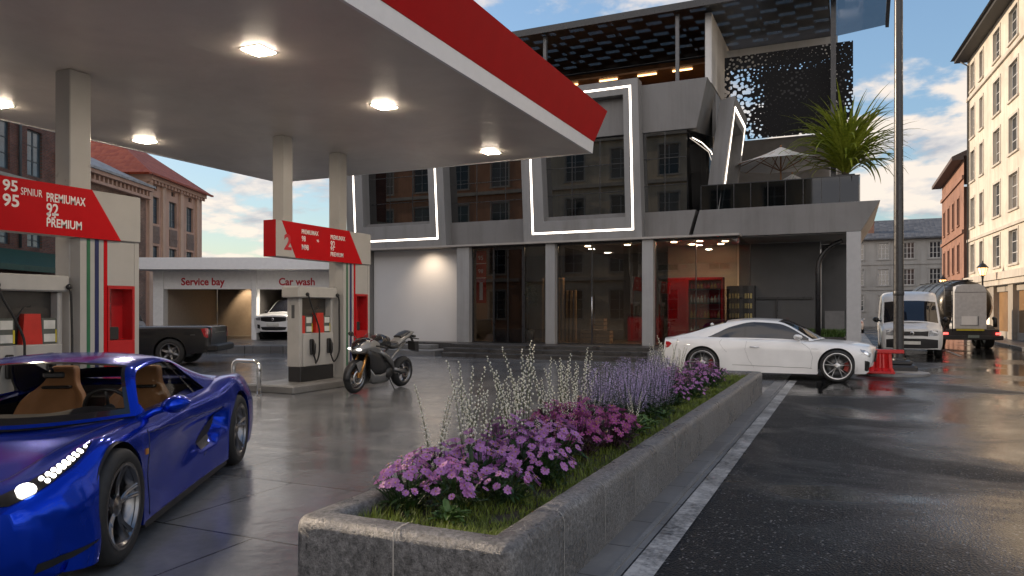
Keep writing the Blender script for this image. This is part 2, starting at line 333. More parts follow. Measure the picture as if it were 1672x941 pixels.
def stone(name, c0, c1, scale=40, rough=.6, bmp=.5, streak=True):
    m, nt, b = newmat(name); p = coords(nt)
    a = noise(nt, p, scale, 6, .75); d = noise(nt, p, 2.2, 5, .6)
    v = N(nt, 'ShaderNodeTexVoronoi'); v.inputs['Scale'].default_value = scale * 2.2; L(nt, p, v.inputs['Vector'])
    r = ramp(nt, [(.28, c0), (.5, tuple((x + y) / 2 for x, y in zip(c0, c1))), (.68, c1)]); L(nt, a, r.inputs[0])
    mu = N(nt, 'ShaderNodeMix', data_type='RGBA', blend_type='MULTIPLY'); mu.inputs[0].default_value = .8; q = ramp(nt, [(.3, (.55, .54, .52)), (.7, (1.1, 1.1, 1.1))])
    L(nt, d, q.inputs[0]); L(nt, r.outputs[0], mu.inputs[6]); L(nt, q.outputs[0], mu.inputs[7])
    mv = N(nt, 'ShaderNodeMix', data_type='RGBA', blend_type='MULTIPLY'); mv.inputs[0].default_value = .5; qv = ramp(nt, [(.1, (.35, .35, .35)), (.5, (1.15, 1.15, 1.15))])
    L(nt, v.outputs['Distance'], qv.inputs[0]); L(nt, mu.outputs[2], mv.inputs[6]); L(nt, qv.outputs[0], mv.inputs[7]); L(nt, mv.outputs[2], b.inputs['Base Color'])
    rr = N(nt, 'ShaderNodeMapRange'); rr.inputs[1].default_value = .35; rr.inputs[2].default_value = .65; rr.inputs[3].default_value = rough - .18; rr.inputs[4].default_value = rough + .1; L(nt, d, rr.inputs[0]); L(nt, rr.outputs[0], b.inputs['Roughness'])
    bump(nt, b, a, bmp, .012); return m

M = {}
M['asphalt'] = wet_asphalt()
M['slab'] = wet_slabs('wet concrete slabs', 1.8, 1.42, ((.20, .21, .222), (.162, .170, .182)), (.03, .03, .03), off=(4.72, -5.38 + 1.42 * 4), joint=.0095, rough=(.045, .20))
M['gutter'] = wet_slabs('gutter concrete', 3.0, .62, ((.20, .20, .20), (.15, .15, .152)), (.035, .035, .035), off=(.2, .1), rough=(.3, .5), boff=0)
M['pave'] = wet_slabs('wet pavement slabs', .6, .6, ((.16, .16, .16), (.12, .12, .122)), (.03, .03, .03), rough=(.18, .4))
M['line'] = worn_line()
M['granite'] = stone('planter granite', (.011, .0112, .0115), (.31, .305, .305), 34, .4, 1.0)
M['kerbstone'] = stone('kerb stone', (.13, .13, .13), (.26, .255, .25), 60, .5, .3)
M['darkstone'] = stone('dark step stone', (.025, .023, .022), (.09, .085, .08), 30, .42, .3)
M['steel'] = simple('brushed steel', (.62, .61, .6), .22, 1, .08, 30, rvar=.08)
M['chrome'] = simple('chrome', (.8, .8, .8), .08, 1, 0)
M['black'] = simple('black plastic', (.018, .018, .019), .42, 0, .15, 20)
M['blackgloss'] = simple('black gloss', (.01, .01, .011), .12, 0, 0, coat=.5)
M['blackmetal'] = simple('black painted metal', (.02, .02, .022), .33, 0, .2, 8, rvar=.1)
M['rubber'] = simple('tyre rubber', (.017, .017, .017), .72, 0, .2, 30, .25, 150)
M['red'] = simple('red sign vinyl', (.47, .005, .009), .5, 0, .05, 3, spec=.12)
M['darkred'] = simple('dark red sheet metal', (.28, .012, .014), .34, 0, .12, 4)
M['white'] = simple('white painted metal', (.62, .61, .59), .32, 0, .06, 3, rvar=.08)
M['whitewall'] = plaster('white render wall', (.68, .67, .65), .12)
M['greywall'] = plaster('grey composite panel', (.18, .174, .169), .14, 1.6, .5, .06)
M['greyframe'] = plaster('pale grey cladding', (.245, .24, .235), .12, 1.6, .48, .05)
M['darkgrey'] = simple('dark grey panel', (.07, .072, .076), .5, 0, .15, .8)
M['letter'] = simple('white lettering', (.78, .77, .75), .4, 0, 0)
M['redletter'] = simple('red lettering', (.46, .012, .025), .35, 0, 0)
M['led'] = emit('led strip', (1, .86, .72), 2.6)
M['lampwhite'] = emit('canopy lamp diffuser', (1, .83, .64), 105)
M['spot'] = emit('shop downlight', (1, .70, .42), 22)
M['soffit'] = None

# ------------------------------------------------------------------ ground
def sheet(name, x0, x1, y0, y1, z, m):
    b = MB(); b.quad((x0, y0, z), (x1, y0, z), (x1, y1, z), (x0, y1, z)); return struct(name, b, m)
sheet('ground', -900, 900, -900, 900, -.012, M['kerbstone'])
sheet('road', -1.3, 6.4, -60, 200, 0, M['asphalt'])
sheet('forecourt', -40, -1.3, -14, 60, -.004, M['slab'])
sheet('gutter', -1.52, -1.25, -14, 18.2, .002, M['gutter'])
sheet('road_line', -1.235, -1.065, -14, 18.0, .005, M['line'])
b = MB(); b.box(-1.335, -1.295, -14, 18.2, -.05, .012); struct('drain_channel', b, M['kerbstone'])
b = MB(); b.bbox(-3.3, 1.0, 20.8, 200, -.1, .1, .02); struct('pavement', b, M['pave'])
b = MB(); b.bbox(6.4, 60, -60, 200, -.1, .13, .02); struct('far_pavement', b, M['pave'])
b = MB(); b.quad((3.55, 30, .005), (3.67, 30, .005), (3.67, 34, .005), (3.55, 34, .005)); b.quad((3.55, 40, .005), (3.67, 40, .005), (3.67, 44, .005), (3.55, 44, .005)); struct('road_line', b, M['line'])
# ------------------------------------------------------------------ fuel canopy
def soffit_mat():
    m, nt, b = newmat('canopy soffit'); p = worldpos(nt); a = noise(nt, p, .55, 6, .62, .8); f = noise(nt, p, 5, 5, .6)
    r = ramp(nt, [(.3, (.66, .60, .54)), (.7, (.80, .73, .66))]); L(nt, a, r.inputs[0]); L(nt, r.outputs[0], b.inputs['Base Color'])
    mr = N(nt, 'ShaderNodeMapRange'); mr.inputs[1].default_value = .3; mr.inputs[2].default_value = .7; mr.inputs[3].default_value = .28; mr.inputs[4].default_value = .46; L(nt, f, mr.inputs[0]); L(nt, mr.outputs[0], b.inputs['Roughness'])
    b.inputs['Specular IOR Level'].default_value = .4
    bump(nt, b, noise(nt, p, 1.6, 4, .55, .5), .25, .03); return m
M['soffit'] = soffit_mat()
CX0, CX1, CY0, CY1, CZ = -14.1, -5.15, -5, 15.55, 5.1
can = thing('fuel_canopy', 'large flat petrol station canopy with red fascia and white underside trim over the pumps', 'canopy', (0, 0, 0))
b = MB(); b.box(CX0 + .05, CX1 - .05, CY0 + .05, CY1 - .05, CZ, CZ + .12); b.build('soffit', M['soffit'], can)
def ringband(z0, o0, z1, o1):
    b = MB(); A = [(CX0 - o0, CY0 - o0, z0), (CX1 + o0, CY0 - o0, z0), (CX1 + o0, CY1 + o0, z0), (CX0 - o0, CY1 + o0, z0)]
    B = [(CX0 - o1, CY0 - o1, z1), (CX1 + o1, CY0 - o1, z1), (CX1 + o1, CY1 + o1, z1), (CX0 - o1, CY1 + o1, z1)]
    C = [(x + (.05 if x < -9 else -.05), y + (.05 if y < 5 else -.05), z) for x, y, z in A]; D = [(x + (.05 if x < -9 else -.05), y + (.05 if y < 5 else -.05), z) for x, y, z in B]
    for k in range(4):
        j = (k + 1) % 4; b.quad(A[k], A[j], B[j], B[k]); b.quad(B[k], B[j], D[j], D[k]); b.quad(C[j], C[k], D[k], D[j]); b.quad(A[j], A[k], C[k], C[j])
    return b
ringband(CZ - .012, 0, CZ + .25, .02).build('trim', simple('white canopy trim', (.82, .81, .80), .3, 0, .03), can)
ringband(CZ + .252, .03, CZ + .96, .26).build('fascia', M['red'], can)
b = MB(); b.box(CX0 - .2, CX1 + .2, CY0 - .2, CY1 + .2, CZ + .8, CZ + .84); b.build('roof_deck', M['darkgrey'], can)
colm = simple('white painted steel column', (.42, .41, .395), .35, 0, .08, 1.5, rvar=.1)
for (x, y, w, z0) in ((-10.2, 6.98, .33, .15), (-10.2, 11.38, .28, 3.352), (-10.2, 13.14, .28, .15)):
    b = MB(); b.bbox(x - w, x, y, y + w, z0, CZ - .002, .012); b.build('column', colm, can)
lamp = thing('canopy_light', 'square recessed light in the canopy underside, nearest of the right row', 'ceiling light', (-7.2, 7.56, CZ), 0, 'square lights in the canopy ceiling')
b = MB(); b.grid([[V3((sx * q, sy * q, z)) for sx, sy in ((-1, -1), (1, -1), (1, 1), (-1, 1), (-1, -1))] for q, z in ((.2, -.003), (.195, -.016), (.17, -.024))], smooth=False); b.poly([(-.17, -.17, -.024), (-.17, .17, -.024), (.17, .17, -.024), (.17, -.17, -.024)]); b.build('diffuser', M['lampwhite'], lamp)
b = MB()
for s in (-1, 1): b.box(-.23, .23, s * .215 - .015, s * .215 + .015, -.008, -.001); b.box(s * .215 - .015, s * .215 + .015, -.2, .2, -.008, -.001)
b.build('frame', simple('lamp frame', (.3, .29, .28), .4), lamp)
lamp.scale = (.78, .78, 1)
for (x, y, lb) in ((-7.2, 10.5, 'square recessed light in the middle of the right row of canopy lights'), (-7.15, 14.5, 'small looking square canopy light close to the far front corner of the canopy'),
                   (-13.15, 10.6, 'square canopy light just right of the front pillar, above the tiled roofs'), (-13.1, 7.7, 'square canopy light at the left edge, left of the front pillar')):
    dup(lamp, (x, y, CZ), 0, lb).scale = (.78, .78, 1)

# ------------------------------------------------------------------ pump island module
RX = (R(90), 0, R(90))
stripe_g = simple('green stripe', (.02, .13, .06), .35); stripe_b = simple('navy stripe', (.012, .018, .09), .35)
shad = simple('off white panel', (.40, .39, .375), .36, 0, .06, 2)
yellow = simple('yellow label', (.55, .45, .03), .5); screen_m = simple('pump display', (.10, .11, .10), .15)
paper = simple('white label plate', (.6, .6, .57), .5)
def island(dy):
    o = thing('pump_island', 'low concrete kerbed island carrying the fuel pump with the motorbike beside it', 'kerb island', (0, dy, 0), 0, 'raised pump islands')
    b = MB(); b.bbox(-10.95, -9.7, 11.1, 14.35, -.02, .15, .03); b.build('kerb', M['kerbstone'], o); return o
def price_sign(dy, second):
    o = thing('price_sign', 'red and white fuel price board with a big red number two', 'price sign', (0, dy, 0), 0, 'long fuel price boards above the pumps')
    b = MB(); b.bbox(-10.25, -9.95, 10.9, 13.98, 2.65, 3.35, .012); b.build('board', shad, o)
    b = MB(); b.prism([(11.06, 3.352), (11.46, 2.648), (13.64, 2.648), (13.17, 3.352)][::-1], 'x', -9.952, -9.945); b.box(-10.252, -9.95, 10.892, 10.899, 2.648, 3.352)
    b.build('red_panel', M['red'], o)
    T = lambda s, y, z, sz, m=M['letter'], bo=.004, sx=1: text('lettering', s, sz, m, o, (-9.943, y, z), RX, bo * .45 * sz / .1, .0015, 'LEFT', sx)
    if second:
        T('2', 11.12, 2.80, .42, M['redletter'], .006)
        T('PREMIUMAX', 11.62, 3.15, .125, sx=.74); T('98', 11.62, 3.0, .15, sx=.8); T('M98', 11.62, 2.83, .15, sx=.8); T('95', 12.08, 3.02, .07)
        T('PREMIUMAX', 12.52, 3.12, .125, sx=.72); T('92', 12.52, 2.95, .19, sx=.8); T('95', 12.52, 2.885, .1, sx=1.2); T('PREMIUM', 12.52, 2.76, .125, sx=.85)
    else:
        T('95', 5.9 + 6.03, 3.17, .20, bo=.005); T('95', 5.9 + 6.03, 2.97, .22, bo=.005); T('SPNIUR', 6.13 + 6.03, 3.14, .14, sx=.62, bo=.0)
        T('PREMIUMAX', 6.47 + 6.03, 3.10, .165, sx=.62); T('92', 6.47 + 6.03, 2.92, .22, sx=.8); T('95', 6.47 + 6.03, 2.875, .10, sx=1.4); T('PREMIUM', 6.47 + 6.03, 2.755, .165, sx=.76)
    return o
def kiosk(dy):
    o = thing('service_kiosk', 'white striped pillar cabinet with a red open locker, behind the motorbike', 'cabinet', (0, dy, 0), 0, 'striped cabinets under the price boards')
    b = MB(); b.box(-10.22, -9.99, 13.02, 13.44, .15, 2.645); b.box(-10.22, -9.985, 13.442, 13.89, 1.98, 2.645); b.box(-10.22, -9.98, 13.892, 13.97, .15, 2.645); b.build('panel', shad, o)
    for y0, y1, m in ((13.12, 13.17, stripe_g), (13.245, 13.305, stripe_b), (13.385, 13.44, M['red'])):
        b = MB(); b.box(-9.992, -9.983, y0, y1, .15, 2.644); b.build('stripe', m, o)
    b = MB()   # red locker: open window in the upper half, closed door below
    b.box(-10.2, -9.97, 13.442, 13.89, .15, 1.16); b.box(-10.2, -9.97, 13.442, 13.47, 1.162, 1.978); b.box(-10.2, -9.97, 13.85, 13.89, 1.162, 1.978); b.box(-10.2, -9.97, 13.472, 13.848, 1.93, 1.978)
    b.box(-10.215, -10.19, 13.66, 13.848, 1.162, 1.93)
    b.build('locker', simple('red locker', (.42, .012, .015), .3, 0, .08), o)
    b = MB(); b.bbox(-10.19, -10.02, 13.5, 13.66, 1.163, 1.36, .01); b.build('tray', M['black'], o)
    return o
def pump(dy, lb):
    o = thing('fuel_pump', lb, 'fuel pump', (-10.3, 12.3 + dy, .15), 0, 'fuel pumps'); o.location = (0, dy, 0)
    x0, x1, y0, y1 = -10.47, -10.12, 11.79, 12.87
    b = MB(); b.bbox(x0 + .02, x1 - .01, y0 + .01, y1 - .01, .15, .45, .01); b.build('plinth', M['black'], o)
    b = MB(); b.bbox(x0, x1 - .03, y0, y0 + .10, .452, 1.868, .012); b.bbox(x0, x1 - .03, y1 - .07, y1, .452, 1.868, .012); b.box(x0 + .01, x1 - .04, y0 + .102, y1 - .072, .452, 1.14)
    b.build('body', simple('pale grey pump body', (.38, .37, .355), .32, 0, .08, 3, rvar=.1), o)
    b = MB(); b.bbox(x1 - .036, x1, y0 + .09, y1 - .02, .455, 1.135, .012); b.build('front_panel', shad, o)
    b = MB(); b.bbox(x0 - .06, x1 + .04, y0 - .10, y1 + .06, 1.87, 2.1, .02); b.build('head', simple('pump head', (.42, .41, .39), .3, 0, .06), o)
    b = MB(); b.box(x0 + .1, x0 + .17, y0 + .102, y1 - .072, 1.14, 1.868); b.build('back_panel', simple('smoked pump back', (.05, .045, .04), .2), o)
    b = MB(); b.prism([(y0 + .53, 1.14), (y0 + .81, 1.14), (y0 + .78, 1.56), (y0 + .56, 1.56)], 'x', x1 - .16, x1 - .05)
    b.build('red_cover', simple('red pump cover', (.5, .03, .02), .3), o)
    b = MB(); b.box(x1 - .16, x1 - .05, y0 + .1, y0 + .2, 1.14, 1.5); b.build('red_cover', bpy.data.materials['red pump cover'], o)
    for k, yy in enumerate((y0 + .22, y0 + .80)):
        s = MB(); s.bbox(x1 - .17, x1 - .06, yy, yy + .22, 1.14, 1.5, .01); q = s.build('display', screen_m, o)
        s = MB(); s.box(x1 - .06, x1 - .055, yy + .03, yy + .19, 1.35, 1.47); s.box(x1 - .06, x1 - .055, yy + .03, yy + .19, 1.17, 1.28); s.build('readout', paper, q)
        s = MB(); s.box(x1 - .06, x1 - .052, yy + .192, yy + .216, 1.16, 1.34); s.build('sticker', yellow, q)
        yn = y0 + (.27 if k == 0 else .82)
        s = MB(); s.bbox(x1, x1 + .05, yn, yn + .10, .70, 1.02, .012); h = s.build('nozzle_holster', M['black'], o)
        s = MB(); s.tube([(x1 + .06, yn + .05, .99), (x1 + .10, yn + .05, .90), (x1 + .09, yn + .06, .74), (x1 + .06, yn + .07, .66)], [.022, .03, .026, .016], 8); s.build('nozzle', M['black'], h)
        ye = y0 + .14 if k == 0 else y1 + .03
        s = MB(); ym = yn + .2 if k == 0 else y1 + .05
        pts = [(x1 + .07, ye, 1.94), (x1 + .11, ye + (.03 if k == 0 else 0), 1.80), (x1 + .10, lerp(ye, ym, .6), 1.5), (x1 + .10, ym, 1.15), (x1 + .10, ym, .80), (x1 + .10, lerp(ym, yn, .25), .60), (x1 + .10, lerp(ym, yn, .6), .52), (x1 + .09, yn + .09, .57), (x1 + .07, yn + .07, .67)]
        P_ = [pchip(range(9), [p[c] for p in pts]) for c in range(3)]
        s.tube([tuple(f(t / 5) for f in P_) for t in range(41)], .017, 8); s.build('hose', M['rubber'], o)
        s = MB(); s.sphere((x1 + .065, ye, 1.94), .042, 10, 6); s.build('hose_swivel', M['black'], o)
    s = MB(); s.tube([(x1 - .1, y0 + .45, 1.15), (x1 - .08, y0 + .47, 1.5), (x1 - .06, y0 + .55, 1.64), (x1 - .06, y0 + .64, 1.66)], .012, 6); s.build('cable', M['black'], o)
    s = MB(); s.box(x0 + .12, x0 + .20, y0 - .003, y0 - .001, 1.45, 1.72); s.build('side_badge', M['darkgrey'], o)
    return o
is2 = island(0); is1 = dup(is2, (0, -6.03, 0), 0, 'low concrete kerbed island hidden behind the blue sports car')
ps2 = price_sign(0, True); ps1 = price_sign(-6.03, False); ps1['label'] = 'long red price board reading PREMIUMAX and 92, crossing the front pillar'
k2 = kiosk(0); k1 = dup(k2, (0, -6.03, 0), 0, 'white striped pillar cabinet with a red open locker, behind the roof of the blue car')
p2 = pump(0, 'white fuel pump with two black hoses standing next to the motorbike')
p1 = dup(p2, (0, -6.03, 0), 0, 'white fuel pump cut by the left picture edge, behind the blue car')
b = MB(); b.M = Matrix.Translation((0, 0, 0)); x0, x1, yb = -10.85, -10.2, 10.72
pts = [(x0, yb, 0), (x0, yb, .52)] + [(x0 + .12 - .12 * math.cos(a), yb, .52 + .12 * math.sin(a)) for a in (PI / 8, PI / 4, 3 * PI / 8, PI / 2)] + \
      [(x1 - .12 + .12 * math.sin(a), yb, .52 + .12 * math.cos(a)) for a in (0, PI / 8, PI / 4, 3 * PI / 8, PI / 2)] + [(x1, yb, 0)]
b.tube(pts, .042, 14); b.cyl((x0, yb, 0), (x0, yb, .012), .08); b.cyl((x1, yb, 0), (x1, yb, .012), .08)
tag(b.build('hoop_barrier', M['chrome']), 'shiny steel hoop barrier standing in front of the pump island', 'barrier')
# ------------------------------------------------------------------ main station building
MBG = thing('station_building', 'grey modern station building with glowing window frames, shop front and roof terrace', 'building')
dglass = glass('tinted facade glass', (.10, .10, .105), .012, spec=2.3)
sglass = glass('shop glass', (.60, .60, .59), .008, spec=1.75)
rail_g = glass('smoked balustrade glass', (.035, .04, .045), .03, spec=1.6)
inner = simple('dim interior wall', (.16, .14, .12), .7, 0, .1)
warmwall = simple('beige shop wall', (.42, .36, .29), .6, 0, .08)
wood = simple('warm timber lining', (.30, .14, .055), .45, 0, .25, 3)
GW, GF, DG = M['greywall'], M['greyframe'], M['darkgrey']
FY = 25.2
def part(name, mb, m, par=None, **k): return mb.build(name, m, par or MBG, **k)
# steps and platform (setting)
b = MB(); b.bbox(-18.6, .6, 24.35, 33, -.1, .40, .015); b.bbox(-13.4, -5.5, 23.75, 24.347, -.1, .395, .015); struct('platform', b, M['darkstone'])
for k, (y0, h) in enumerate(((23.1, .27), (22.45, .14))):
    b = MB(); b.bbox(-13.3 + .3 * k, -5.2 + .3 * k, y0, 23.748 if k == 0 else 23.098, -.1, h, .012); struct('step', b, M['darkstone'])
b = MB(); b.bbox(-19.5, -13.55, 22.9, 24.345, -.1, .17, .02); b.bbox(-19.5, -14.2, 23.7, 24.34, .17, .33, .02); struct('kerb', b, M['kerbstone'])
b = MB(); b.bbox(-5.6, -3.32, 22.2, 24.3, -.1, .36, .03); struct('ramp_block', b, M['kerbstone'])
# ground-floor walls, columns
b = MB(); b.box(-18.5, -17.82, 25.0, 25.3, .4, 4.05); b.box(-18.5, -18.2, 25.3, 31, .4, 9.4); part('side_wall', b, GW)
b = MB(); b.box(-17.8, -13.66, 25.22, 25.3, .4, 4.05); part('shutter', b, simple('white shutter', (.62, .61, .60), .55, 0, .03, .8))
cm = plaster("grey column render", (.33, .325, .32), .15, 1.6, .6, .1)
for x0, x1, z in ((-13.64, -13.11, .4), (-9.98, -9.62, .4), (-6.42, -6.03, .4)):
    b = MB(); b.bbox(x0, x1, 24.72, 25.1, z, 4.045, .012); part('column', b, cm)
b = MB(); b.bbox(-.05, .36, 24.7, 25.12, .1, 4.02, .012); part('column', b, simple('pale column render', (.42, .415, .41), .5, 0, .06))
b = MB(); b.box(-18.6, -3.2, 24.6, 31, 4.05, 4.12); part('soffit', b, simple('shop soffit', (.36, .33, .30), .6, 0, .08))
# shop front: panes and mullions
xs = [-13.1, -12.15, -10.95, -9.98, -9.62, -8.31, -6.42, -6.03, -4.65, -3.28]
for k in range(len(xs) - 1):
    if k in (3, 6): continue
    b = MB(); b.box(xs[k] + .02, xs[k + 1] - .02, 25.04, 25.055, .44, 3.98); g = part('shop_window', b, sglass)
    b = MB(); w = .045 if k < 3 or k == 5 else .022
    b.box(xs[k] - w / 2, xs[k] + w / 2, 25.0, 25.10, .4, 4.045); b.box(xs[k] + w, xs[k + 1] - w, 25.0, 25.10, .4, .44); b.box(xs[k] + w, xs[k + 1] - w, 25.0, 25.10, 3.98, 4.045); b.build('frame', M['blackmetal'], g)
b = MB(); b.box(-3.28, -3.25, 25.06, 28, .44, 4.045); part('shop_window', b, sglass)
b = MB(); b.box(-12.15, -10.95, 24.97, 25.0, .42, 3.9); dr = part('door', b, glass('dark door glass', (.22, .22, .22), .01, spec=1.6))
b = MB(); b.box(-12.2, -12.14, 24.93, 25.02, .4, 3.98); b.box(-11.0, -10.9, 24.93, 25.02, .4, 3.98); b.box(-11.6, -11.57, 24.95, 25.02, .42, 3.9); b.box(-12.14, -11.0, 24.94, 25.02, 3.9, 3.98); b.build('frame', M['blackmetal'], dr)
b = MB(); b.tube([(-8.27, 24.93, 1.1), (-8.27, 24.9, 1.1), (-8.27, 24.9, 2.1), (-8.27, 24.93, 2.1)], .02, 8); part('door_handle', b, M['steel'])
# upper storey
b = MB(); b.prism([(-14.3, 4.07), (-10.6, 4.07), (-10.6, 5.05), (-14.3, 5.05)], 'y', FY, FY + .35); part('spandrel', b, GW); b = MB(); b.prism([(-6.6, 4.07), (-4.95, 4.07), (-4.68, 5.02), (-6.6, 5.02)], 'y', FY - .05, FY + 1.6); part('spandrel', b, GW)
b = MB(); b.prism([(-18.5, 7.8), (-4.67, 7.8), (-4.3, 9.47), (-18.5, 9.47)], 'y', FY, FY + 3.4); b.box(-18.5, -4.5, FY + 3.4, 31, 9.2, 9.44); part('parapet_block', b, GW, bev=.01)
b = MB(); b.prism([(-14.3, 7.3), (-10.6, 7.3), (-10.6, 7.799), (-14.3, 7.799)], 'y', FY + .06, FY + .3); part('window_head', b, DG)
def light_frame(name, outer, inner, led, y0, y1):
    b = MB(); n = 4
    for yy, fl in ((y0, False), (y1, True)):
        for k in range(n):
            j = (k + 1) % n; q = [(outer[k][0], yy, outer[k][1]), (outer[j][0], yy, outer[j][1]), (inner[j][0], yy, inner[j][1]), (inner[k][0], yy, inner[k][1])]
            b.poly(q if not fl else q[::-1])
    for ring, fl in ((outer, False), (inner, True)):
        for k in range(n):
            j = (k + 1) % n; q = [(ring[k][0], y0, ring[k][1]), (ring[k][0], y1, ring[k][1]), (ring[j][0], y1, ring[j][1]), (ring[j][0], y0, ring[j][1])]
            b.poly(q if not fl else q[::-1])
    o = part(name, b, GF, bev=.012)
    b = MB(); w = .032
    c = (sum(p[0] for p in led) / 4, sum(p[1] for p in led) / 4)
    o2 = [(p[0] + math.copysign(w, p[0] - c[0]), p[1] + math.copysign(w, p[1] - c[1])) for p in led]; i2 = [(p[0] - math.copysign(w, p[0] - c[0]), p[1] - math.copysign(w, p[1] - c[1])) for p in led]
    for k in range(n):
        j = (k + 1) % n
        b.prism([o2[k], o2[j], i2[j], i2[k]], 'y', y0 - .006, y0 - .001)
    b.build('led_strip', M['led'], o)
light_frame('window_frame', [(-18.78, 4.06), (-14.12, 4.06), (-14.4, 9.62), (-19.0, 9.62)], [(-18.0, 5.0), (-14.86, 5.0), (-15.05, 9.1), (-18.15, 9.1)], [(-18.38, 4.42), (-14.5, 4.42), (-14.73, 9.36), (-18.6, 9.36)], 24.75, 25.3)
light_frame('window_frame', [(-10.85, 4.06), (-6.42, 4.06), (-6.58, 9.62), (-11.05, 9.62)], [(-10.05, 4.85), (-7.02, 4.85), (-7.1, 9.1), (-10.25, 9.1)], [(-10.48, 4.42), (-6.74, 4.42), (-6.85, 9.36), (-10.66, 9.36)], 24.75, 25.3)
def upwin(x0, x1, z0, z1, y, nx, nz):
    b = MB(); b.box(x0, x1, y, y + .02, z0, z1); g = part('window', b, dglass); b = MB()
    for i in range(1, nx): xx = lerp(x0, x1, i / nx); b.box(xx - .012, xx + .012, y - .012, y - .001, z0, z1)
    for i in range(1, nz): zz = lerp(z0, z1, i / nz); b.box(x0, x1, y - .02, y - .013, zz - .012, zz + .012)
    b.build('mullion', M['blackmetal'], g); return g
upwin(-18.1, -14.86, 4.95, 9.1, 25.24, 3, 4); upwin(-14.3, -10.6, 5.05, 7.3, 25.3, 3, 3); upwin(-10.2, -7.02, 4.85, 7.8, 25.24, 3, 3); upwin(-6.5, -5.0, 5.02, 7.8, 25.26, 2, 3)
b = MB(); b.box(-10.2, -7.05, 25.1, 25.19, 7.8, 9.1); part('frame_infill', b, GW)
b = MB(); b.box(-10.2, -7.02, 24.95, 25.23, 4.85, 5.02); part('window_sill', b, GW); b = MB(); b.box(-18.05, -14.86, 24.95, 25.23, 5.0, 5.14); part('window_sill', b, GW)
b = MB(); b.poly([(-5.0, 25.28, 5.02), (-4.35, 26.9, 5.02), (-4.35, 26.9, 7.8), (-5.0, 25.28, 7.8)]); part('window', b, dglass)
b = MB(); b.box(-18.2, -5.2, 30.8, 30.9, 4.12, 9.2); b.box(-18.2, -5.0, 28.0, 28.1, 4.2, 7.8); part('inner_wall', b, inner)
b = MB(); b.box(-4.42, -4.3, 26.9, 31, 4.1, 9.44); part('side_wall', b, GW)
b = MB(); b.tube([(-4.86, 25.5, 7.55), (-4.62, 26.0, 7.45), (-4.42, 26.6, 7.25), (-4.30, 26.85, 6.9), (-4.27, 26.88, 6.2)], .013, 6); part('corner_light', b, M['led'])
# leaning light frame on the terrace side
FP = [V3((-3.89, 25.5, 5.05)), V3((-3.46, 25.6, 8.45)), V3((-3.26, 26.6, 8.0)), V3((-3.62, 26.6, 5.05))]; fc_ = sum(FP, V3()) / 4
FO = [fc_ + (p - fc_) * 1.16 + (p - fc_).normalized() * .08 for p in FP]; FI = [fc_ + (p - fc_) * .80 for p in FP]; FO[0].z = FO[3].z = FI[0].z = FI[3].z = 5.02; ex = V3((-.55, .35, 0)); b = MB()
for k in range(3):
    j = k + 1; b.poly([FO[k], FO[j], FI[j], FI[k]]); b.poly([FO[k] + ex, FI[k] + ex, FI[j] + ex, FO[j] + ex]); b.poly([FO[k], FO[k] + ex, FO[j] + ex, FO[j]]); b.poly([FI[k], FI[j], FI[j] + ex, FI[k] + ex])
fr = part('terrace_frame', b, GF, merge=True); b = MB(); off = -ex.normalized() * .012; L0 = [fc_ + (p - fc_) * 1.02 for p in FP]; L1 = [fc_ + (p - fc_) * .955 for p in FP]; L0[0].z = L1[0].z = L0[3].z = L1[3].z = 5.05
for k in range(3): b.poly([L0[k] + off, L0[k + 1] + off, L1[k + 1] + off, L1[k] + off])
b.build('led_strip', M['led'], fr)
# terrace
b = MB(); b.prism([(-4.82, 4.07), (.36, 4.07), (.9, 5.0), (-4.56, 5.0)], 'y', FY - .02, 32); part('terrace_slab', b, GW, bev=.012)
b = MB()
for k in range(6): b.box(-4.7, .2, 25.35 + k * .42, 25.35 + k * .42 + .38, 4.04, 4.068)
part('soffit_slats', b, simple('terrace soffit', (.25, .25, .25), .6))
b = MB()
for k in range(9):
    x0 = lerp(-4.55, .3, k / 9); x1 = lerp(-4.55, .3, (k + 1) / 9); b.box(x0 + .012, x1 - .012, FY + .2, FY + .22, 5.0, 5.84)
b.box(.32, .34, FY + .22, 30.5, 5.0, 5.84); rl = part('balustrade', b, rail_g)
b = MB(); b.box(-4.55, .34, FY + .185, FY + .235, 5.84, 5.865)
for k in range(10): x0 = lerp(-4.55, .3, k / 9); b.box(x0 - .012, x0 + .012, FY + .19, FY + .23, 5.0, 5.84)
b.build('handrail', M['blackmetal'], rl)
b = MB(); b.box(-3.0, -.1, 30.3, 30.34, 8.45, 10.9); part('dark_panel', b, M['darkgrey'])
b = MB(); b.box(-4.3, -.1, 30.6, 30.8, 5.0, 8.4); part('terrace_wall', b, simple('taupe terrace wall', (.24, .225, .21), .7, 0, .08))
b = MB(); b.box(-4.8, -.35, 29.4, 29.6, 10.95, 11.68); b.box(-.62, -.36, 29.35, 29.65, 5.0, 10.95); b.box(-4.5, -4.28, 25.9, 30.4, 9.47, 11.9); part('white_beam', b, M['whitewall'])
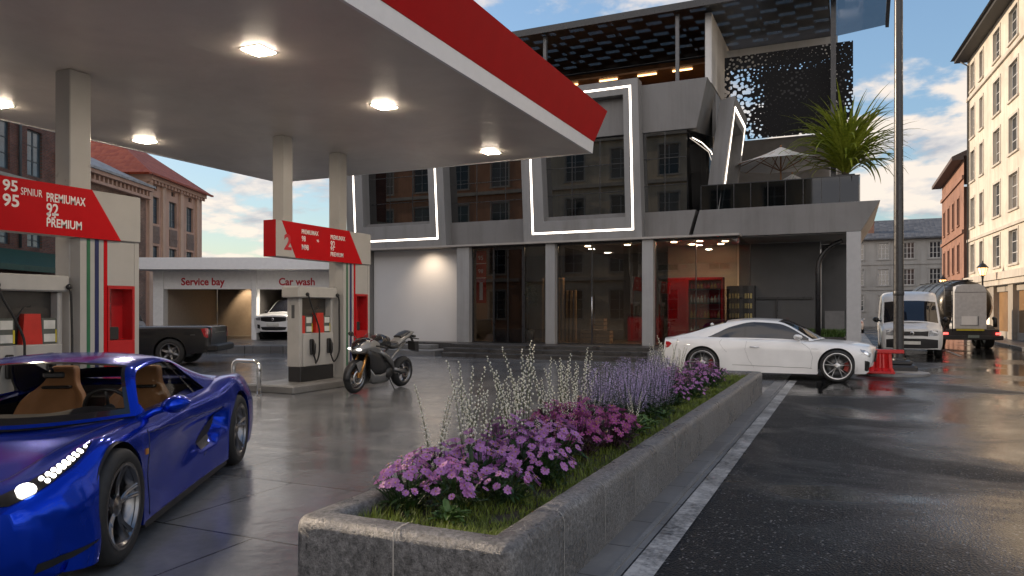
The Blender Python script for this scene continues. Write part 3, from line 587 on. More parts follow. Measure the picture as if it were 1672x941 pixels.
# perforated screen
def perf_mat(name, scale, lo, hi, cellmask=False):
    m = bpy.data.materials.new(name); m.use_nodes = True; nt = m.node_tree; b = nt.nodes['Principled BSDF']; setp(b, col=(.008, .008, .009), rough=.5, spec=.1)
    tc = N(nt, 'ShaderNodeTexCoord'); s = N(nt, 'ShaderNodeSeparateXYZ'); L(nt, tc.outputs['Object'], s.inputs[0]); c0 = N(nt, 'ShaderNodeCombineXYZ')
    L(nt, s.outputs[0], c0.inputs[0]); L(nt, s.outputs[2], c0.inputs[1]); wn = N(nt, 'ShaderNodeTexNoise', noise_dimensions='2D'); wn.inputs['Scale'].default_value = 9; wn.inputs['Detail'].default_value = 1; L(nt, c0.outputs[0], wn.inputs['Vector']); c = N(nt, 'ShaderNodeVectorMath', operation='MULTIPLY_ADD'); c.inputs[1].default_value = (.04, .04, 0); L(nt, wn.outputs['Color'], c.inputs[0]); L(nt, c0.outputs[0], c.inputs[2])
    v = N(nt, 'ShaderNodeTexVoronoi', voronoi_dimensions='2D'); v.inputs['Scale'].default_value = scale; L(nt, c.outputs[0], v.inputs['Vector'])
    n = N(nt, 'ShaderNodeTexNoise', noise_dimensions='2D'); n.inputs['Scale'].default_value = .75; n.inputs['Detail'].default_value = 1; L(nt, c.outputs[0], n.inputs['Vector'])
    mr = N(nt, 'ShaderNodeMapRange'); mr.inputs[1].default_value = .38; mr.inputs[2].default_value = .62; mr.inputs[3].default_value = lo; mr.inputs[4].default_value = hi; L(nt, n.outputs['Fac'], mr.inputs[0])
    lt = N(nt, 'ShaderNodeMath', operation='LESS_THAN'); L(nt, v.outputs['Distance'], lt.inputs[0]); L(nt, mr.outputs[0], lt.inputs[1])
    t = N(nt, 'ShaderNodeBsdfTransparent'); mx = N(nt, 'ShaderNodeMixShader'); L(nt, lt.outputs[0], mx.inputs[0]); L(nt, b.outputs[0], mx.inputs[1]); L(nt, t.outputs[0], mx.inputs[2])
    xl = N(nt, 'ShaderNodeMath', operation='LESS_THAN'); xl.inputs[1].default_value = -3.08; L(nt, s.outputs[0], xl.inputs[0]); zl = N(nt, 'ShaderNodeMath', operation='LESS_THAN'); zl.inputs[1].default_value = 9.85; L(nt, s.outputs[2], zl.inputs[0])
    q = N(nt, 'ShaderNodeMath', operation='MULTIPLY'); L(nt, xl.outputs[0], q.inputs[0]); L(nt, zl.outputs[0], q.inputs[1]); th = N(nt, 'ShaderNodeMath', operation='MULTIPLY_ADD'); th.inputs[1].default_value = .20; L(nt, q.outputs[0], th.inputs[0]); L(nt, mr.outputs[0], th.inputs[2]); L(nt, th.outputs[0], lt.inputs[1])
    L(nt, mx.outputs[0], nt.nodes['Material Output'].inputs[0]); return m
b = MB(); b.box(-3.98, .15, 26.8, 26.815, 7.6, 10.55); part('perforated_screen', b, perf_mat('perforated black metal', 7.0, .08, .30))
# roof plate with a chequer of slotted panels
def roof_mat():
    m = bpy.data.materials.new('slotted roof plate'); m.use_nodes = True; nt = m.node_tree; b = nt.nodes['Principled BSDF']; setp(b, col=(.012, .012, .014), rough=.35)
    tc = N(nt, 'ShaderNodeTexCoord'); mp = N(nt, 'ShaderNodeMapping'); mp.inputs['Scale'].default_value = (1 / .55, 1 / .55, 0); mp.inputs['Location'].default_value = (0, 0, .5); L(nt, tc.outputs['Object'], mp.inputs[0])
    ck = N(nt, 'ShaderNodeTexChecker'); ck.inputs['Scale'].default_value = 1; ck.inputs[1].default_value = (1, 1, 1, 1); ck.inputs[2].default_value = (0, 0, 0, 1); L(nt, mp.outputs[0], ck.inputs['Vector'])
    s = N(nt, 'ShaderNodeSeparateXYZ'); L(nt, tc.outputs['Object'], s.inputs[0])
    m1 = N(nt, 'ShaderNodeMath', operation='MULTIPLY'); m1.inputs[1].default_value = 1 / .055; L(nt, s.outputs[0], m1.inputs[0]); fr = N(nt, 'ShaderNodeMath', operation='FRACT'); L(nt, m1.outputs[0], fr.inputs[0])
    lt = N(nt, 'ShaderNodeMath', operation='LESS_THAN'); lt.inputs[1].default_value = .42; L(nt, fr.outputs[0], lt.inputs[0])
    m2 = N(nt, 'ShaderNodeMath', operation='MULTIPLY'); m2.inputs[1].default_value = 1 / .55; L(nt, s.outputs[1], m2.inputs[0]); f2 = N(nt, 'ShaderNodeMath', operation='FRACT'); L(nt, m2.outputs[0], f2.inputs[0])
    c2 = N(nt, 'ShaderNodeMath', operation='COMPARE'); c2.inputs[1].default_value = .5; c2.inputs[2].default_value = .27; L(nt, f2.outputs[0], c2.inputs[0])
    a = N(nt, 'ShaderNodeMath', operation='MULTIPLY'); L(nt, lt.outputs[0], a.inputs[0]); L(nt, c2.outputs[0], a.inputs[1]); a2 = N(nt, 'ShaderNodeMath', operation='MULTIPLY'); L(nt, a.outputs[0], a2.inputs[0]); L(nt, ck.outputs['Fac'], a2.inputs[1])
    a3 = N(nt, 'ShaderNodeMath', operation='MULTIPLY'); a3.inputs[1].default_value = .10; L(nt, a2.outputs[0], a3.inputs[0])
    t = N(nt, 'ShaderNodeBsdfTransparent'); mx = N(nt, 'ShaderNodeMixShader'); L(nt, a3.outputs[0], mx.inputs[0]); L(nt, b.outputs[0], mx.inputs[1]); L(nt, t.outputs[0], mx.inputs[2])
    L(nt, mx.outputs[0], nt.nodes['Material Output'].inputs[0]); return m
b = MB(); b.quad((-19, 25.3, 11.93), (-.6, 25.3, 11.93), (-.6, 30.25, 11.93), (-19, 30.25, 11.93)); rf = part('roof_plate', b, roof_mat())
b = MB(); b.quad((-.6, 25.3, 11.93), (1.12, 26.3, 11.93), (1.22, 29.75, 11.93), (-.6, 30.25, 11.93)); b.build('glazed_end', glass('dark roof glass', (.22, .24, .26), .05, spec=1.4), rf)
b = MB(); b.box(-19, -.6, 25.12, 25.3, 11.86, 12.1); b.prism([(-.6, 25.12), (1.25, 26.2), (1.34, 29.85), (1.22, 29.8), (1.13, 26.3), (-.6, 25.3)], 'z', 11.86, 12.08)
for xx in (-16.2, -13.2, -10.3, -7.9, -5.4, -2.9, -.6): b.box(xx - .03, xx + .03, 25.31, 30.2, 11.94, 12.05)
b.box(-19, -.6, 30.26, 30.4, 11.86, 12.1); b.build('edge_beam', M['blackmetal'], rf)
gp = simple('grey steel post', (.12, .12, .125), .4)
for x, z in ((-14.0, 9.47), (-10.3, 9.47), (-5.37, 9.47)):
    b = MB(); b.box(x - .06, x + .06, 25.45, 25.57, z, 11.86); part('post', b, gp)
b = MB(); b.box(-.52, -.36, 26.2, 26.36, 5.0, 11.9); part('post', b, M['blackmetal'])
# loggia under the roof
b = MB(); b.box(-18, -4.5, 30.3, 30.4, 9.44, 11.9); part('timber_wall', b, wood)
b = MB(); b.box(-18, -4.52, 28.6, 30.29, 11.05, 11.12); part('timber_ceiling', b, wood)
b = MB()
for xx in (-12.5, -10.6, -8.9, -7.3, -5.9): b.box(xx - .38, xx + .38, 28.9, 28.94, 11.0, 11.045)
part('strip_light', b, emit('warm strip', (1, .55, .22), 3))
b = MB()
for xx in (-11.2, -8.2): b.box(xx, xx + .14, 29.9, 30.28, 9.44, 11.05)
part('timber_post', b, wood)
# garage recess under the terrace
b = MB(); b.box(-3.24, -.9, 28.0, 28.12, .4, 4.04); b.box(-.9, .2, 29.5, 29.6, .4, 4.04); part('recess_wall', b, M['darkgrey'])
b = MB(); b.box(-3.24, -1.15, 27.9, 27.99, 2.02, 2.1); b.box(-2.37, -2.3, 27.92, 27.99, .5, 2.02); b.box(-3.24, -1.15, 27.94, 27.99, .72, .8); part('gate_rail', b, M['blackmetal'])
b = MB(); b.box(-.75, -.12, 28.2, 28.3, .7, 1.6); part('panel', b, simple('grey panel', (.16, .16, .165), .5))
# ------------------------------------------------------------------ surrounding houses
CAMZ = R(24.58)
FW = V3((-math.sin(CAMZ), math.cos(CAMZ), 0)); RT = V3((math.cos(CAMZ), math.sin(CAMZ), 0))
def cw(x, d, z=0): return RT * x + FW * d + V3((0, 0, z))
def brick(name, c1, c2, mortar, ax='xz', bw=.23, bh=.075):
    m, nt, b = newmat(name); tc = N(nt, 'ShaderNodeTexCoord'); s = N(nt, 'ShaderNodeSeparateXYZ'); L(nt, tc.outputs['Object'], s.inputs[0]); c = N(nt, 'ShaderNodeCombineXYZ')
    L(nt, s.outputs['XYZ'.index(ax[0].upper())], c.inputs[0]); L(nt, s.outputs[2], c.inputs[1]); br = N(nt, 'ShaderNodeTexBrick'); br.inputs['Scale'].default_value = 1
    br.inputs['Brick Width'].default_value = bw; br.inputs['Row Height'].default_value = bh; br.inputs['Mortar Size'].default_value = .012; br.inputs['Color1'].default_value = (*c1, 1); br.inputs['Color2'].default_value = (*c2, 1); br.inputs['Mortar'].default_value = (*mortar, 1)
    L(nt, c.outputs[0], br.inputs['Vector']); n = noise(nt, c.outputs[0], .9, 6, .65, .4); n2 = noise(nt, c.outputs[0], 11, 4, .7)
    mu = N(nt, 'ShaderNodeMix', data_type='RGBA', blend_type='MULTIPLY'); mu.inputs[0].default_value = 1; q = ramp(nt, [(.3, (.5, .48, .46)), (.7, (1.15, 1.1, 1.05))]); L(nt, n, q.inputs[0]); L(nt, br.outputs['Color'], mu.inputs[6]); L(nt, q.outputs[0], mu.inputs[7])
    m2 = N(nt, 'ShaderNodeMix', data_type='RGBA', blend_type='MULTIPLY'); m2.inputs[0].default_value = .8; q2 = ramp(nt, [(.3, (.55, .55, .55)), (.7, (1.1, 1.1, 1.1))]); L(nt, n2, q2.inputs[0]); L(nt, mu.outputs[2], m2.inputs[6]); L(nt, q2.outputs[0], m2.inputs[7])
    L(nt, m2.outputs[2], b.inputs['Base Color']); b.inputs['Roughness'].default_value = .85; bump(nt, b, br.outputs['Fac'], .4, .006).node.invert = True; return m
def tiles(name, c0, c1, w=.22, h=.3):
    m, nt, b = newmat(name); p = coords(nt, (1 / w, 1 / w, 1 / h)); wv = N(nt, 'ShaderNodeTexVoronoi'); wv.inputs['Scale'].default_value = 1; wv.inputs['Randomness'].default_value = .35; L(nt, p, wv.inputs['Vector'])
    r = ramp(nt, [(0, c0), (1, c1)]); sp = N(nt, 'ShaderNodeSeparateColor'); L(nt, wv.outputs['Color'], sp.inputs[0]); L(nt, sp.outputs[0], r.inputs[0]); L(nt, r.outputs[0], b.inputs['Base Color'])
    b.inputs['Roughness'].default_value = .75; bump(nt, b, wv.outputs['Distance'], .8, .05).node.invert = True; return m
wglass = simple('house window glass', (.03, .035, .04), .06, 0, .3, 1.2, spec=.9)
wlit = simple('curtained window glass', (.12, .11, .10), .08, 0, .4, .9, spec=.9)
wframe = simple('white window paint', (.50, .49, .47), .5)
def wall_mesh(b, W_, H, holes, dep=.16, z0=0):
    """wall in the x-z plane facing -y with real openings and reveals"""
    xs = sorted({0, W_} | {h[0] for h in holes} | {h[1] for h in holes}); zs = sorted({z0, H} | {h[2] for h in holes} | {h[3] for h in holes})
    for i in range(len(xs) - 1):
        for k in range(len(zs) - 1):
            cx, cz = (xs[i] + xs[i + 1]) / 2, (zs[k] + zs[k + 1]) / 2
            if any(h[0] < cx < h[1] and h[2] < cz < h[3] for h in holes): continue
            b.quad((xs[i], 0, zs[k]), (xs[i + 1], 0, zs[k]), (xs[i + 1], 0, zs[k + 1]), (xs[i], 0, zs[k + 1]))
    for x0, x1, a, c in holes:
        b.quad((x0, 0, a), (x0, 0, c), (x0, dep, c), (x0, dep, a)); b.quad((x1, 0, c), (x1, 0, a), (x1, dep, a), (x1, dep, c))
        b.quad((x0, 0, c), (x1, 0, c), (x1, dep, c), (x0, dep, c)); b.quad((x1, 0, a), (x0, 0, a), (x0, dep, a), (x1, dep, a))
_wc = {}
def window(parent, x0, x1, z0, z1, nx=2, nz=2, fm=None, gm=None, y=.09, trim=True, tm=None, rot=0, at=(0, 0, 0), fw=.06):
    """one window: frame with bars, surround and sill, pane behind as a sub-part"""
    w, h = round(x1 - x0, 3), round(z1 - z0, 3); fm = fm or wframe; gm = gm or wglass; key = (w, h, nx, nz, fm.name, gm.name, trim, fw, tm.name if tm else '')
    if key not in _wc:
        b = MB(); b.box(0, fw, 0, .05, 0, h); b.box(w - fw, w, 0, .05, 0, h); b.box(fw, w - fw, 0, .05, 0, fw); b.box(fw, w - fw, 0, .05, h - fw, h)
        for i in range(1, nx): xx = w * i / nx; b.box(xx - .035, xx + .035, .004, .046, fw, h - fw)
        for i in range(1, nz): zz = h * i / nz; b.box(fw, w - fw, .008, .042, zz - .02, zz + .02)
        f = b.build('window', fm, parent); b = MB(); b.box(fw * .5, w - fw * .5, .03, .036, fw * .5, h - fw * .5); g = b.build('pane', gm, f); t = None
        if trim:
            b = MB(); q = .13; b.box(-q, -.002, -y - .035, -y + .02, -.02, h + q); b.box(w + .002, w + q, -y - .035, -y + .02, -.02, h + q); b.box(-.001, w + .001, -y - .034, -y + .02, h + .002, h + q); b.box(-q - .05, w + q + .05, -y - .09, -y + .02, -.12, -.022)
            t = b.build('surround', tm or fm, f)
        _wc[key] = (f, g, t)
    else:
        F_, G_, T_ = _wc[key]; f = F_.copy(); COL.objects.link(f); f.parent = parent
        for q in (G_, T_):
            if q: c = q.copy(); COL.objects.link(c); c.parent = f
    v = V3((x0, y, z0)); v = Matrix.Rotation(rot, 3, 'Z') @ v + V3(at); f.location = v; f.rotation_euler = (0, 0, rot); return f

# cream apartment house along the right side of the road; local x runs from far corner towards the camera side
cream = plaster('cream plaster', (.66, .595, .50), .24); ctrim = plaster('pale stone trim', (.55, .50, .43), .2)
CH = thing('apartment_house', 'tall cream apartment house with many sash windows, sunlit on the right side of the street', 'apartment building', (7.0, 55.0, 0), math.atan2(-1, .068))
CH_L = 34
holes = []; wins = []
rows = [(15.5, 17.1, 0), (12.5, 14.35, 0), (9.75, 11.6, 0), (6.85, 8.65, 0), (4.05, 5.75, 1)]
cols = [(.75, 1.75), (3.1, 3.9), (6.25, 7.65), (9.4, 11.0)] + [(12.6 + 3.1 * k, 14.1 + 3.1 * k) for k in range(7)]
for (a, c, k) in rows:
    for (x0, x1) in cols: holes.append((x0, x1, a, c))
b = MB(); wall_mesh(b, CH_L, 17.6, holes, .2, 3.3); b.build('wall', cream, CH)
b = MB(); b.quad((0, 0, 0), (0, 12, 0), (0, 12, 17.6), (0, 0, 17.6)); b.quad((CH_L, 0, 0), (CH_L, 12, 0), (CH_L, 12, 17.6), (CH_L, 0, 17.6)); b.build('gable_wall', cream, CH)
for k, h in enumerate(holes): window(CH, *h, 2, 3, gm=wglass if k % 4 else wlit, tm=ctrim, y=.12)
b = MB(); b.box(-.25, CH_L, -.75, .1, 17.6, 17.8); b.prism([(-.95, 17.8), (.1, 17.8), (6, 21), (5.8, 21.3)], 'x', -.4, CH_L); b.build('roof', simple('dark roof sheet', (.045, .042, .04), .6), CH)
for z, d, h in ((14.95, .12, .2), (5.97, .10, .16), (3.3, .3, .38), (3.0, .2, .28)):
    b = MB(); b.box(-.02, CH_L, -d, -.001, z, z + h); b.build('cornice', ctrim, CH)
b = MB(); b.box(.0, .25, -.05, -.002, 5.95, 17.6); b.build('corner_strip', ctrim, CH)
shopstone = plaster('shopfront stone', (.34, .30, .25), .3)
b = MB()
for k, x in enumerate((0, 2.4, 5.6, 9.4, 13, 17, 21, 25, 29, 33)): b.box(x, x + .9, -.06, .4, 0, 3.0)
b.box(0, CH_L, .12, .16, 0, .5); b.box(0, CH_L, .1, .16, 2.65, 3.0); b.build('shopfront', shopstone, CH)
wsh = simple('warm shop window', (.30, .18, .09), .15, 0, .3, .5)
for k, (x, w) in enumerate(((.95, 1.4), (3.35, 2.2), (6.55, 2.8), (10.35, 2.6), (13.95, 3), (17.95, 3), (21.95, 3), (25.95, 3))):
    b = MB(); b.box(x, x + w, .2, .22, .5, 2.65); b.build('shop_window', emit('lit shop window', (1, .55, .26), .55) if k in (1, 4) else wsh, CH)
b = MB(); b.tube([(.35, -.09, 3.4), (.35, -.09, 17.2), (.35, -.5, 17.5)], .055, 8); b.build('drainpipe', M['darkgrey'], CH)

# terracotta house further on
terra = plaster('terracotta render', (.31, .165, .115), .35); TH = thing('town_house', 'narrow terracotta town house squeezed between the cream house and the grey terrace', 'house', (7.15, 71, 0), R(-90))
holes = [(x, x + 1.0, z, z + 1.9) for z in (1.2, 4.4, 7.7) for x in (1.2, 4.0, 6.8, 9.6)]
b = MB(); wall_mesh(b, 12.8, 11.9, holes, .2); b.quad((0, 0, 0), (0, 10, 0), (0, 10, 11.9), (0, 0, 11.9)); b.build('wall', terra, TH)
for h in holes: window(TH, *h, 2, 2, fm=simple('brown window', (.14, .07, .05), .5) if h is holes[0] else bpy.data.materials['brown window'], tm=terra)
b = MB(); b.box(-.6, 12.8, -.7, 0, 11.9, 12.15); b.prism([(-.7, 12.15), (4, 14.3), (4, 12.15)], 'x', -.5, 12.8); b.build('roof', simple('terrace roof', (.10, .07, .06), .7), TH)
for z in (3.6, 6.9, 10.6): b = MB(); b.box(0, 12.8, -.12, -.001, z, z + .25); b.build('cornice', terra, TH)

# grey terrace closing the street
greyp = plaster('grey plaster', (.34, .33, .31), .2); GH = thing('grey_terrace', 'long pale grey three storey house with slate roof closing the end of the street', 'house', (-12, 85, 0), 0)
holes = [(x, x + 1.0, z, z + 1.65) for z in (1.6, 4.25, 6.95) for x in [.9 + 2.32 * k for k in range(11)]]
b = MB(); wall_mesh(b, 26, 9.0, holes, .2); b.build('wall', greyp, GH)
for k, h in enumerate(holes): window(GH, *h, 3, 3, gm=wlit if k % 5 == 2 else wglass, tm=greyp)
slate = tiles('slate roof', (.06, .065, .075), (.11, .115, .125), .4, .4)
b = MB(); b.quad((-.3, -.4, 9.1), (26.3, -.4, 9.1), (26.3, 6, 11.6), (-.3, 6, 11.6)); b.box(-.3, 26.3, -.5, .1, 8.95, 9.1); rf2 = b.build('roof', slate, GH)
b = MB(); b.box(13.9, 14.5, 1.4, 2.0, 9.5, 10.9); b.box(13.85, 14.55, 1.35, 2.05, 10.9, 11.0); b.build('chimney', terra, rf2)
for z in (3.75, 6.35): b = MB(); b.box(0, 26, -.08, -.001, z, z + .14); b.build('cornice', greyp, GH)

# brick buildings on the left, one straight frontage facing the station
PX = -21.9
def on_left(d): return cw(PX, d)
brA = brick('dark red brick', (.24, .085, .055), (.15, .055, .042), (.15, .13, .11), 'x'); sandst = plaster('pink sandstone', (.54, .34, .25), .25)
AH = thing('brick_warehouse', 'dark red brick building with tall dark windows at the left edge, behind the price board', 'brick building', on_left(20), CAMZ + R(90))
holes = [(x, x + 1.05, z, z + h) for x in (2.3, 5.5, 8.6, 11.0, 13.2) for z, h in ((4.5, 1.0), (7.75, 2.1), (11, 1.9))]
b = MB(); wall_mesh(b, 15.3, 14, holes, .22); b.quad((15.3, 0, 0), (15.3, 12, 0), (15.3, 12, 14), (15.3, 0, 14)); b.build('wall', brA, AH)
steelw = simple('dark steel window', (.04, .05, .055), .5); blueg = simple('blue grey window glass', (.07, .10, .12), .12, 0, .3, 1.4, spec=.8)
for h in holes: window(AH, *h, 2, 3, fm=steelw, gm=blueg, trim=False)
grn = simple('dark green paint', (.012, .055, .035), .5, 0, .25)
b = MB(); b.box(0, 15.3, -.35, -.002, 7.35, 7.5); b.build('ledge', plaster('ledge stone', (.34, .33, .27), .2), AH); b = MB(); b.prism([(-1.3, 3.3), (0, 3.9), (0, 4.25), (-.1, 4.3), (-1.3, 3.55)], 'x', 0, 15.3); b.build('awning', grn, AH)
b = MB(); b.box(0, 15.3, -.5, 0, 13.6, 14.1); b.build('roof', grn, AH)
for x in (1.2, 7.4, 12.6): b = MB(); b.tube([(x, -.09, 4.4), (x, -.09, 13.6)], .06, 8); b.build('drainpipe', steelw, AH)
b = MB(); b.box(.4, 15.0, .25, .3, .2, 3.2); b.build('shop_window', wlit, AH)
SH = thing('slate_roofed_house', 'low brick house with pale slate roof next to the front pillar', 'brick building', on_left(35.35), CAMZ + R(90))
brS = brick('pale pink brick', (.34, .19, .13), (.24, .13, .09), (.24, .21, .18), 'x')
b = MB(); wall_mesh(b, 8.6, 9.0, [], .2); b.build('wall', brS, SH)
b = MB(); b.box(0, 8.6, -.35, -.002, 8.25, 8.4); b.box(0, 8.6, -.5, .02, 8.7, 9.0)
for k in range(20): b.box(.1 + k * .42, .25 + k * .42, -.32, -.003, 8.42, 8.69)
b.build('cornice', sandst, SH)
b = MB(); b.quad((-.1, -.6, 9.0), (8.6, -.6, 9.0), (8.6, 5, 11.6), (-.1, 5, 11.6)); b.box(-.1, 8.6, -.62, -.5, 8.9, 9.02); b.build('roof', tiles('pale slate', (.27, .265, .26), (.38, .375, .37), .3, .3), SH)
BH = thing('sandstone_house', 'pink sandstone house with red tiled hip roof and three tall window bays', 'house', on_left(44), CAMZ + R(90))
holes = []
for x in (.55, 2.95, 5.45): holes += [(x, x + 1.05, 6.95, 8.6), (x, x + 1.05, 3.6, 5.6), (x, x + 1.05, .6, 2.6)]
for x in (.85, 3.25, 5.75): holes.append((x, x + .5, 8.98, 9.28))
b = MB(); wall_mesh(b, 7.9, 9.8, holes, .25); b.quad((0, 0, 0), (0, 14, 0), (0, 14, 9.8), (0, 0, 9.8)); b.build('wall', sandst, BH)
for h in holes: window(BH, *h, 2, 3 if h[3] - h[2] > 1 else 1, fm=steelw, gm=blueg, trim=False, y=.14)
b = MB(); b.box(0, 7.9, -.35, -.002, 9.5, 9.8); b.box(0, 7.9, -.2, -.002, 9.36, 9.498)
for k in range(18): b.box(.06 + k * .44, .24 + k * .44, -.3, -.21, 9.3, 9.498)
b.build('cornice', sandst, BH)
for x in (.12, 1.85, 4.3, 6.8): b = MB(); b.box(x, x + .42, -.14, -.003, 0, 9.35); b.build('pilaster', plaster('pilaster stone', (.60, .41, .30), .2), BH)
for x in (.55, 2.95, 5.45):
    b = MB(); b.box(x, x + 1.05, -.04, -.003, 5.75, 6.8)
    for k in range(5): b.lathe([(.14, -.05), (.19, -.065), (.24, -.05)], (x + .2 + .16 * k, 0, 6.1 + .35 * math.sin(k * PI / 4)), 'y', 10)
    b.build('carved_panel', simple('carved stone', (.20, .14, .11), .8), BH)
b = MB(); b.M = None; e = .55
ev = [(-e, -e, 9.82), (7.9 + e, -e, 9.82), (7.9 + e, 14, 9.82), (-e, 14, 9.82)]; r0, r1 = (3.9, 5.2, 14.0), (3.9, 10, 14.0)
b.poly([ev[0], ev[1], r0]); b.poly([ev[1], ev[2], r1, r0]); b.poly([ev[2], ev[3], r1]); b.poly([ev[3], ev[0], r0, r1]); b.box(-e, 7.9 + e, -e - .06, -e + .1, 9.72, 9.83)
b.build('roof', tiles('red roof tiles', (.26, .055, .03), (.36, .09, .045), .28, .34), BH)

# ------------------------------------------------------------------ service bay and car wash, square to the view
SB = thing('service_building', 'flat white building with a Service bay and a Car wash opening', 'building', tuple(cw(0, 33)), CAMZ)
sw = simple('white service panel', (.80, .79, .77), .5, 0, .06); sf = simple('white roof fascia', (.88, .87, .86), .45, 0, .04)
b = MB(); b.box(-16.6, -6.6, -1.0, 10, 3.42, 3.93); b.build('roof', sf, SB)
for x0, x1, bb in ((-16.1, -15.64, 0), (-11.69, -11.46, 0), (-7.2, -6.9, 0)):
    b = MB(); b.bbox(x0, x1, -.05, .4, .3, 3.418, .01); b.build('pillar', sw, SB)
for x0, x1 in ((-15.63, -11.7), (-11.45, -7.21)):
    b = MB(); b.box(x0, x1, .0, .25, 2.58, 3.418); b.build('sign_panel', sw, SB)
bayw = simple('beige bay wall', (.40, .34, .28), .6, 0, .06); bayd = simple('dark bay wall', (.05, .045, .04), .6)
b = MB(); b.box(-15.64, -12.3, 6.0, 6.1, .3, 3.4); b.box(-15.75, -15.645, .45, 6, .3, 3.4); b.build('bay_wall', bayw, SB)
b = MB(); b.box(-12.28, -11.5, 6.2, 6.3, .3, 3.4); b.box(-11.62, -11.5, .45, 6.2, .3, 3.4); b.build('bay_wall', bayd, SB)
b = MB(); b.box(-11.48, -7.0, 7.5, 7.6, .3, 3.4); b.box(-7.2, -7.1, .45, 7.5, .3, 3.4); b.build('bay_wall', simple('grey wash wall', (.25, .24, .23), .6), SB)
b = MB(); b.box(-15.6, -7.2, .3, 7.4, 3.38, 3.41); b.build('ceiling', bayw, SB)
text('lettering', 'Service bay', .46, M['redletter'], SB, (-14.86, -.004, 2.76), (R(90), 0, 0), .012, .004, sx=.93)
text('lettering', 'Car wash', .46, M['redletter'], SB, (-10.48, -.004, 2.76), (R(90), 0, 0), .012, .004, sx=.93)
b = MB(); b.M = Matrix.Translation(cw(0, 33)) @ Matrix.Rotation(CAMZ, 4, 'Z'); b.bbox(-18, -6.9, -5.3, 10, -.05, .3, .03); struct('apron', b, M['pave'])
def spot(name, loc, power, col=(1, .72, .45), size=80, tgt=None, blend=.6):
    l = bpy.data.lights.new(name, 'SPOT'); l.energy = power; l.color = col; l.spot_size = R(size); l.spot_blend = blend; l.shadow_soft_size = .06
    o = bpy.data.objects.new(name, l); COL.objects.link(o); o.location = loc
    if tgt: o.rotation_euler = (V3(loc) - V3(tgt)).to_track_quat('Z', 'Y').to_euler()
    return o
for x in (-14.0, -12.9): spot('bay_spot', tuple(cw(x, 33 + 5.3, 3.3)), 90, tgt=tuple(cw(x, 33 + 5.9, 1.3)), size=75)
spot('bay_spot', tuple(cw(-10, 33.8, 3.3)), 160, (1, .88, .75), tgt=tuple(cw(-10.2, 33.2, .8)), size=120)  # added fill lamp without a fixture, brightens the wash bay and the SUV
spot('shutter_spot', (-15.0, 24.3, 4.0), 50, (1, .78, .56), 110, (-15.0, 25.2, 2.6), 1)

# ------------------------------------------------------------------ house across the street behind the viewer (seen only in the glass)
RB = thing('facing_house', 'beige town house across the street, mirrored in the tinted windows', 'apartment building', (-3.0, -10, 0), R(180))
holes = [(x, x + 1.7, z, z + 2.5) for z in (.9, 4.9, 8.9, 12.9) for x in [1.4 + 4.1 * k for k in range(5)]]
b = MB(); wall_mesh(b, 23.4, 16.4, holes, .3); b.quad((0, 0, 0), (0, 12, 0), (0, 12, 16.4), (0, 0, 16.4)); b.build('wall', plaster('beige facing plaster', (.74, .63, .48), .25), RB)
for k, h in enumerate(holes): window(RB, *h, 2, 3, gm=wlit if k % 3 == 0 else wglass, tm=ctrim)
for z in (4.2, 8.2, 12.2, 16.1): b = MB(); b.box(0, 23.4, -.3, -.002, z, z + .3); b.build('cornice', ctrim, RB)
RB2 = dup(RB, (-26.5, -9.6, 0), R(180), 'terracotta town house across the street, mirrored in the left tinted windows')
for c in kids(RB2):
    if c.name.startswith('wall'): c.data = c.data.copy(); c.data.materials[0] = plaster('terracotta facing plaster', (.62, .33, .20), .25)

# ------------------------------------------------------------------ street furniture
PO = thing('mast', 'tall black steel mast with stepped base at the corner of the station building', 'pole', (1.2, 21.7, 0))
b = MB(); b.lathe([(.125, .3), (.12, 3), (.105, 7), (.095, 15)], n=20); b.build('shaft', M['blackmetal'], PO)
b = MB(); b.bbox(-.42, .42, -.42, .42, 0, .2, .05); b.bbox(-.3, .3, -.3, .3, .2, .31, .03); b.lathe([(.17, .31), (.17, .36), (.13, .38)], n=20); b.build('base', M['black'], PO)
b = MB(); b.lathe([(.126, 2.0), (.133, 2.02), (.133, 2.1), (.126, 2.12)], n=20); b.build('collar', M['black'], PO)
b = MB(); b.prism([(1.9 * math.cos(a) * .45 + 1.0, 20.9 + math.sin(a) * .9) for a in [k * PI / 10 for k in range(21)][:-1]], 'z', -.02, .06); struct('kerb_pad', b, M['kerbstone'])
redp = simple('red barrier plastic', (.50, .012, .012), .3, 0, .08, 3)
BR = thing('red_barrier', 'bright red plastic barrier standing between the white coupe and the black mast', 'barrier', (.62, 20.35, 0), R(0)); BR.scale = (1, 1, .9)
b = MB(); prof = [(-.26, .05), (-.26, .12), (-.2, .2)]
n = 15
rows = []
for z, hw, dp in ((.10, .30, .22), (.16, .30, .22), (.22, .27, .15), (.58, .25, .13), (.62, .25, .13)):
    ring = []
    for k in range(n + 1):
        t = k / n; ring.append((lerp(-hw, hw, t) + .1, -dp + .03 * math.cos(t * PI * 8), z))
    ring += [(p[0], -p[1], p[2]) for p in ring[::-1]]; rows.append(ring + [ring[0]])
b.grid(rows, smooth=False); b.build('body', redp, BR)
b = MB(); b.bbox(-.62, .62, -.13, .13, .62, .72, .015); b.build('top_rail', redp, BR); b = MB(); b.bbox(-.42, .42, -.26, .26, .06, .14, .02); b.build('foot', redp, BR)
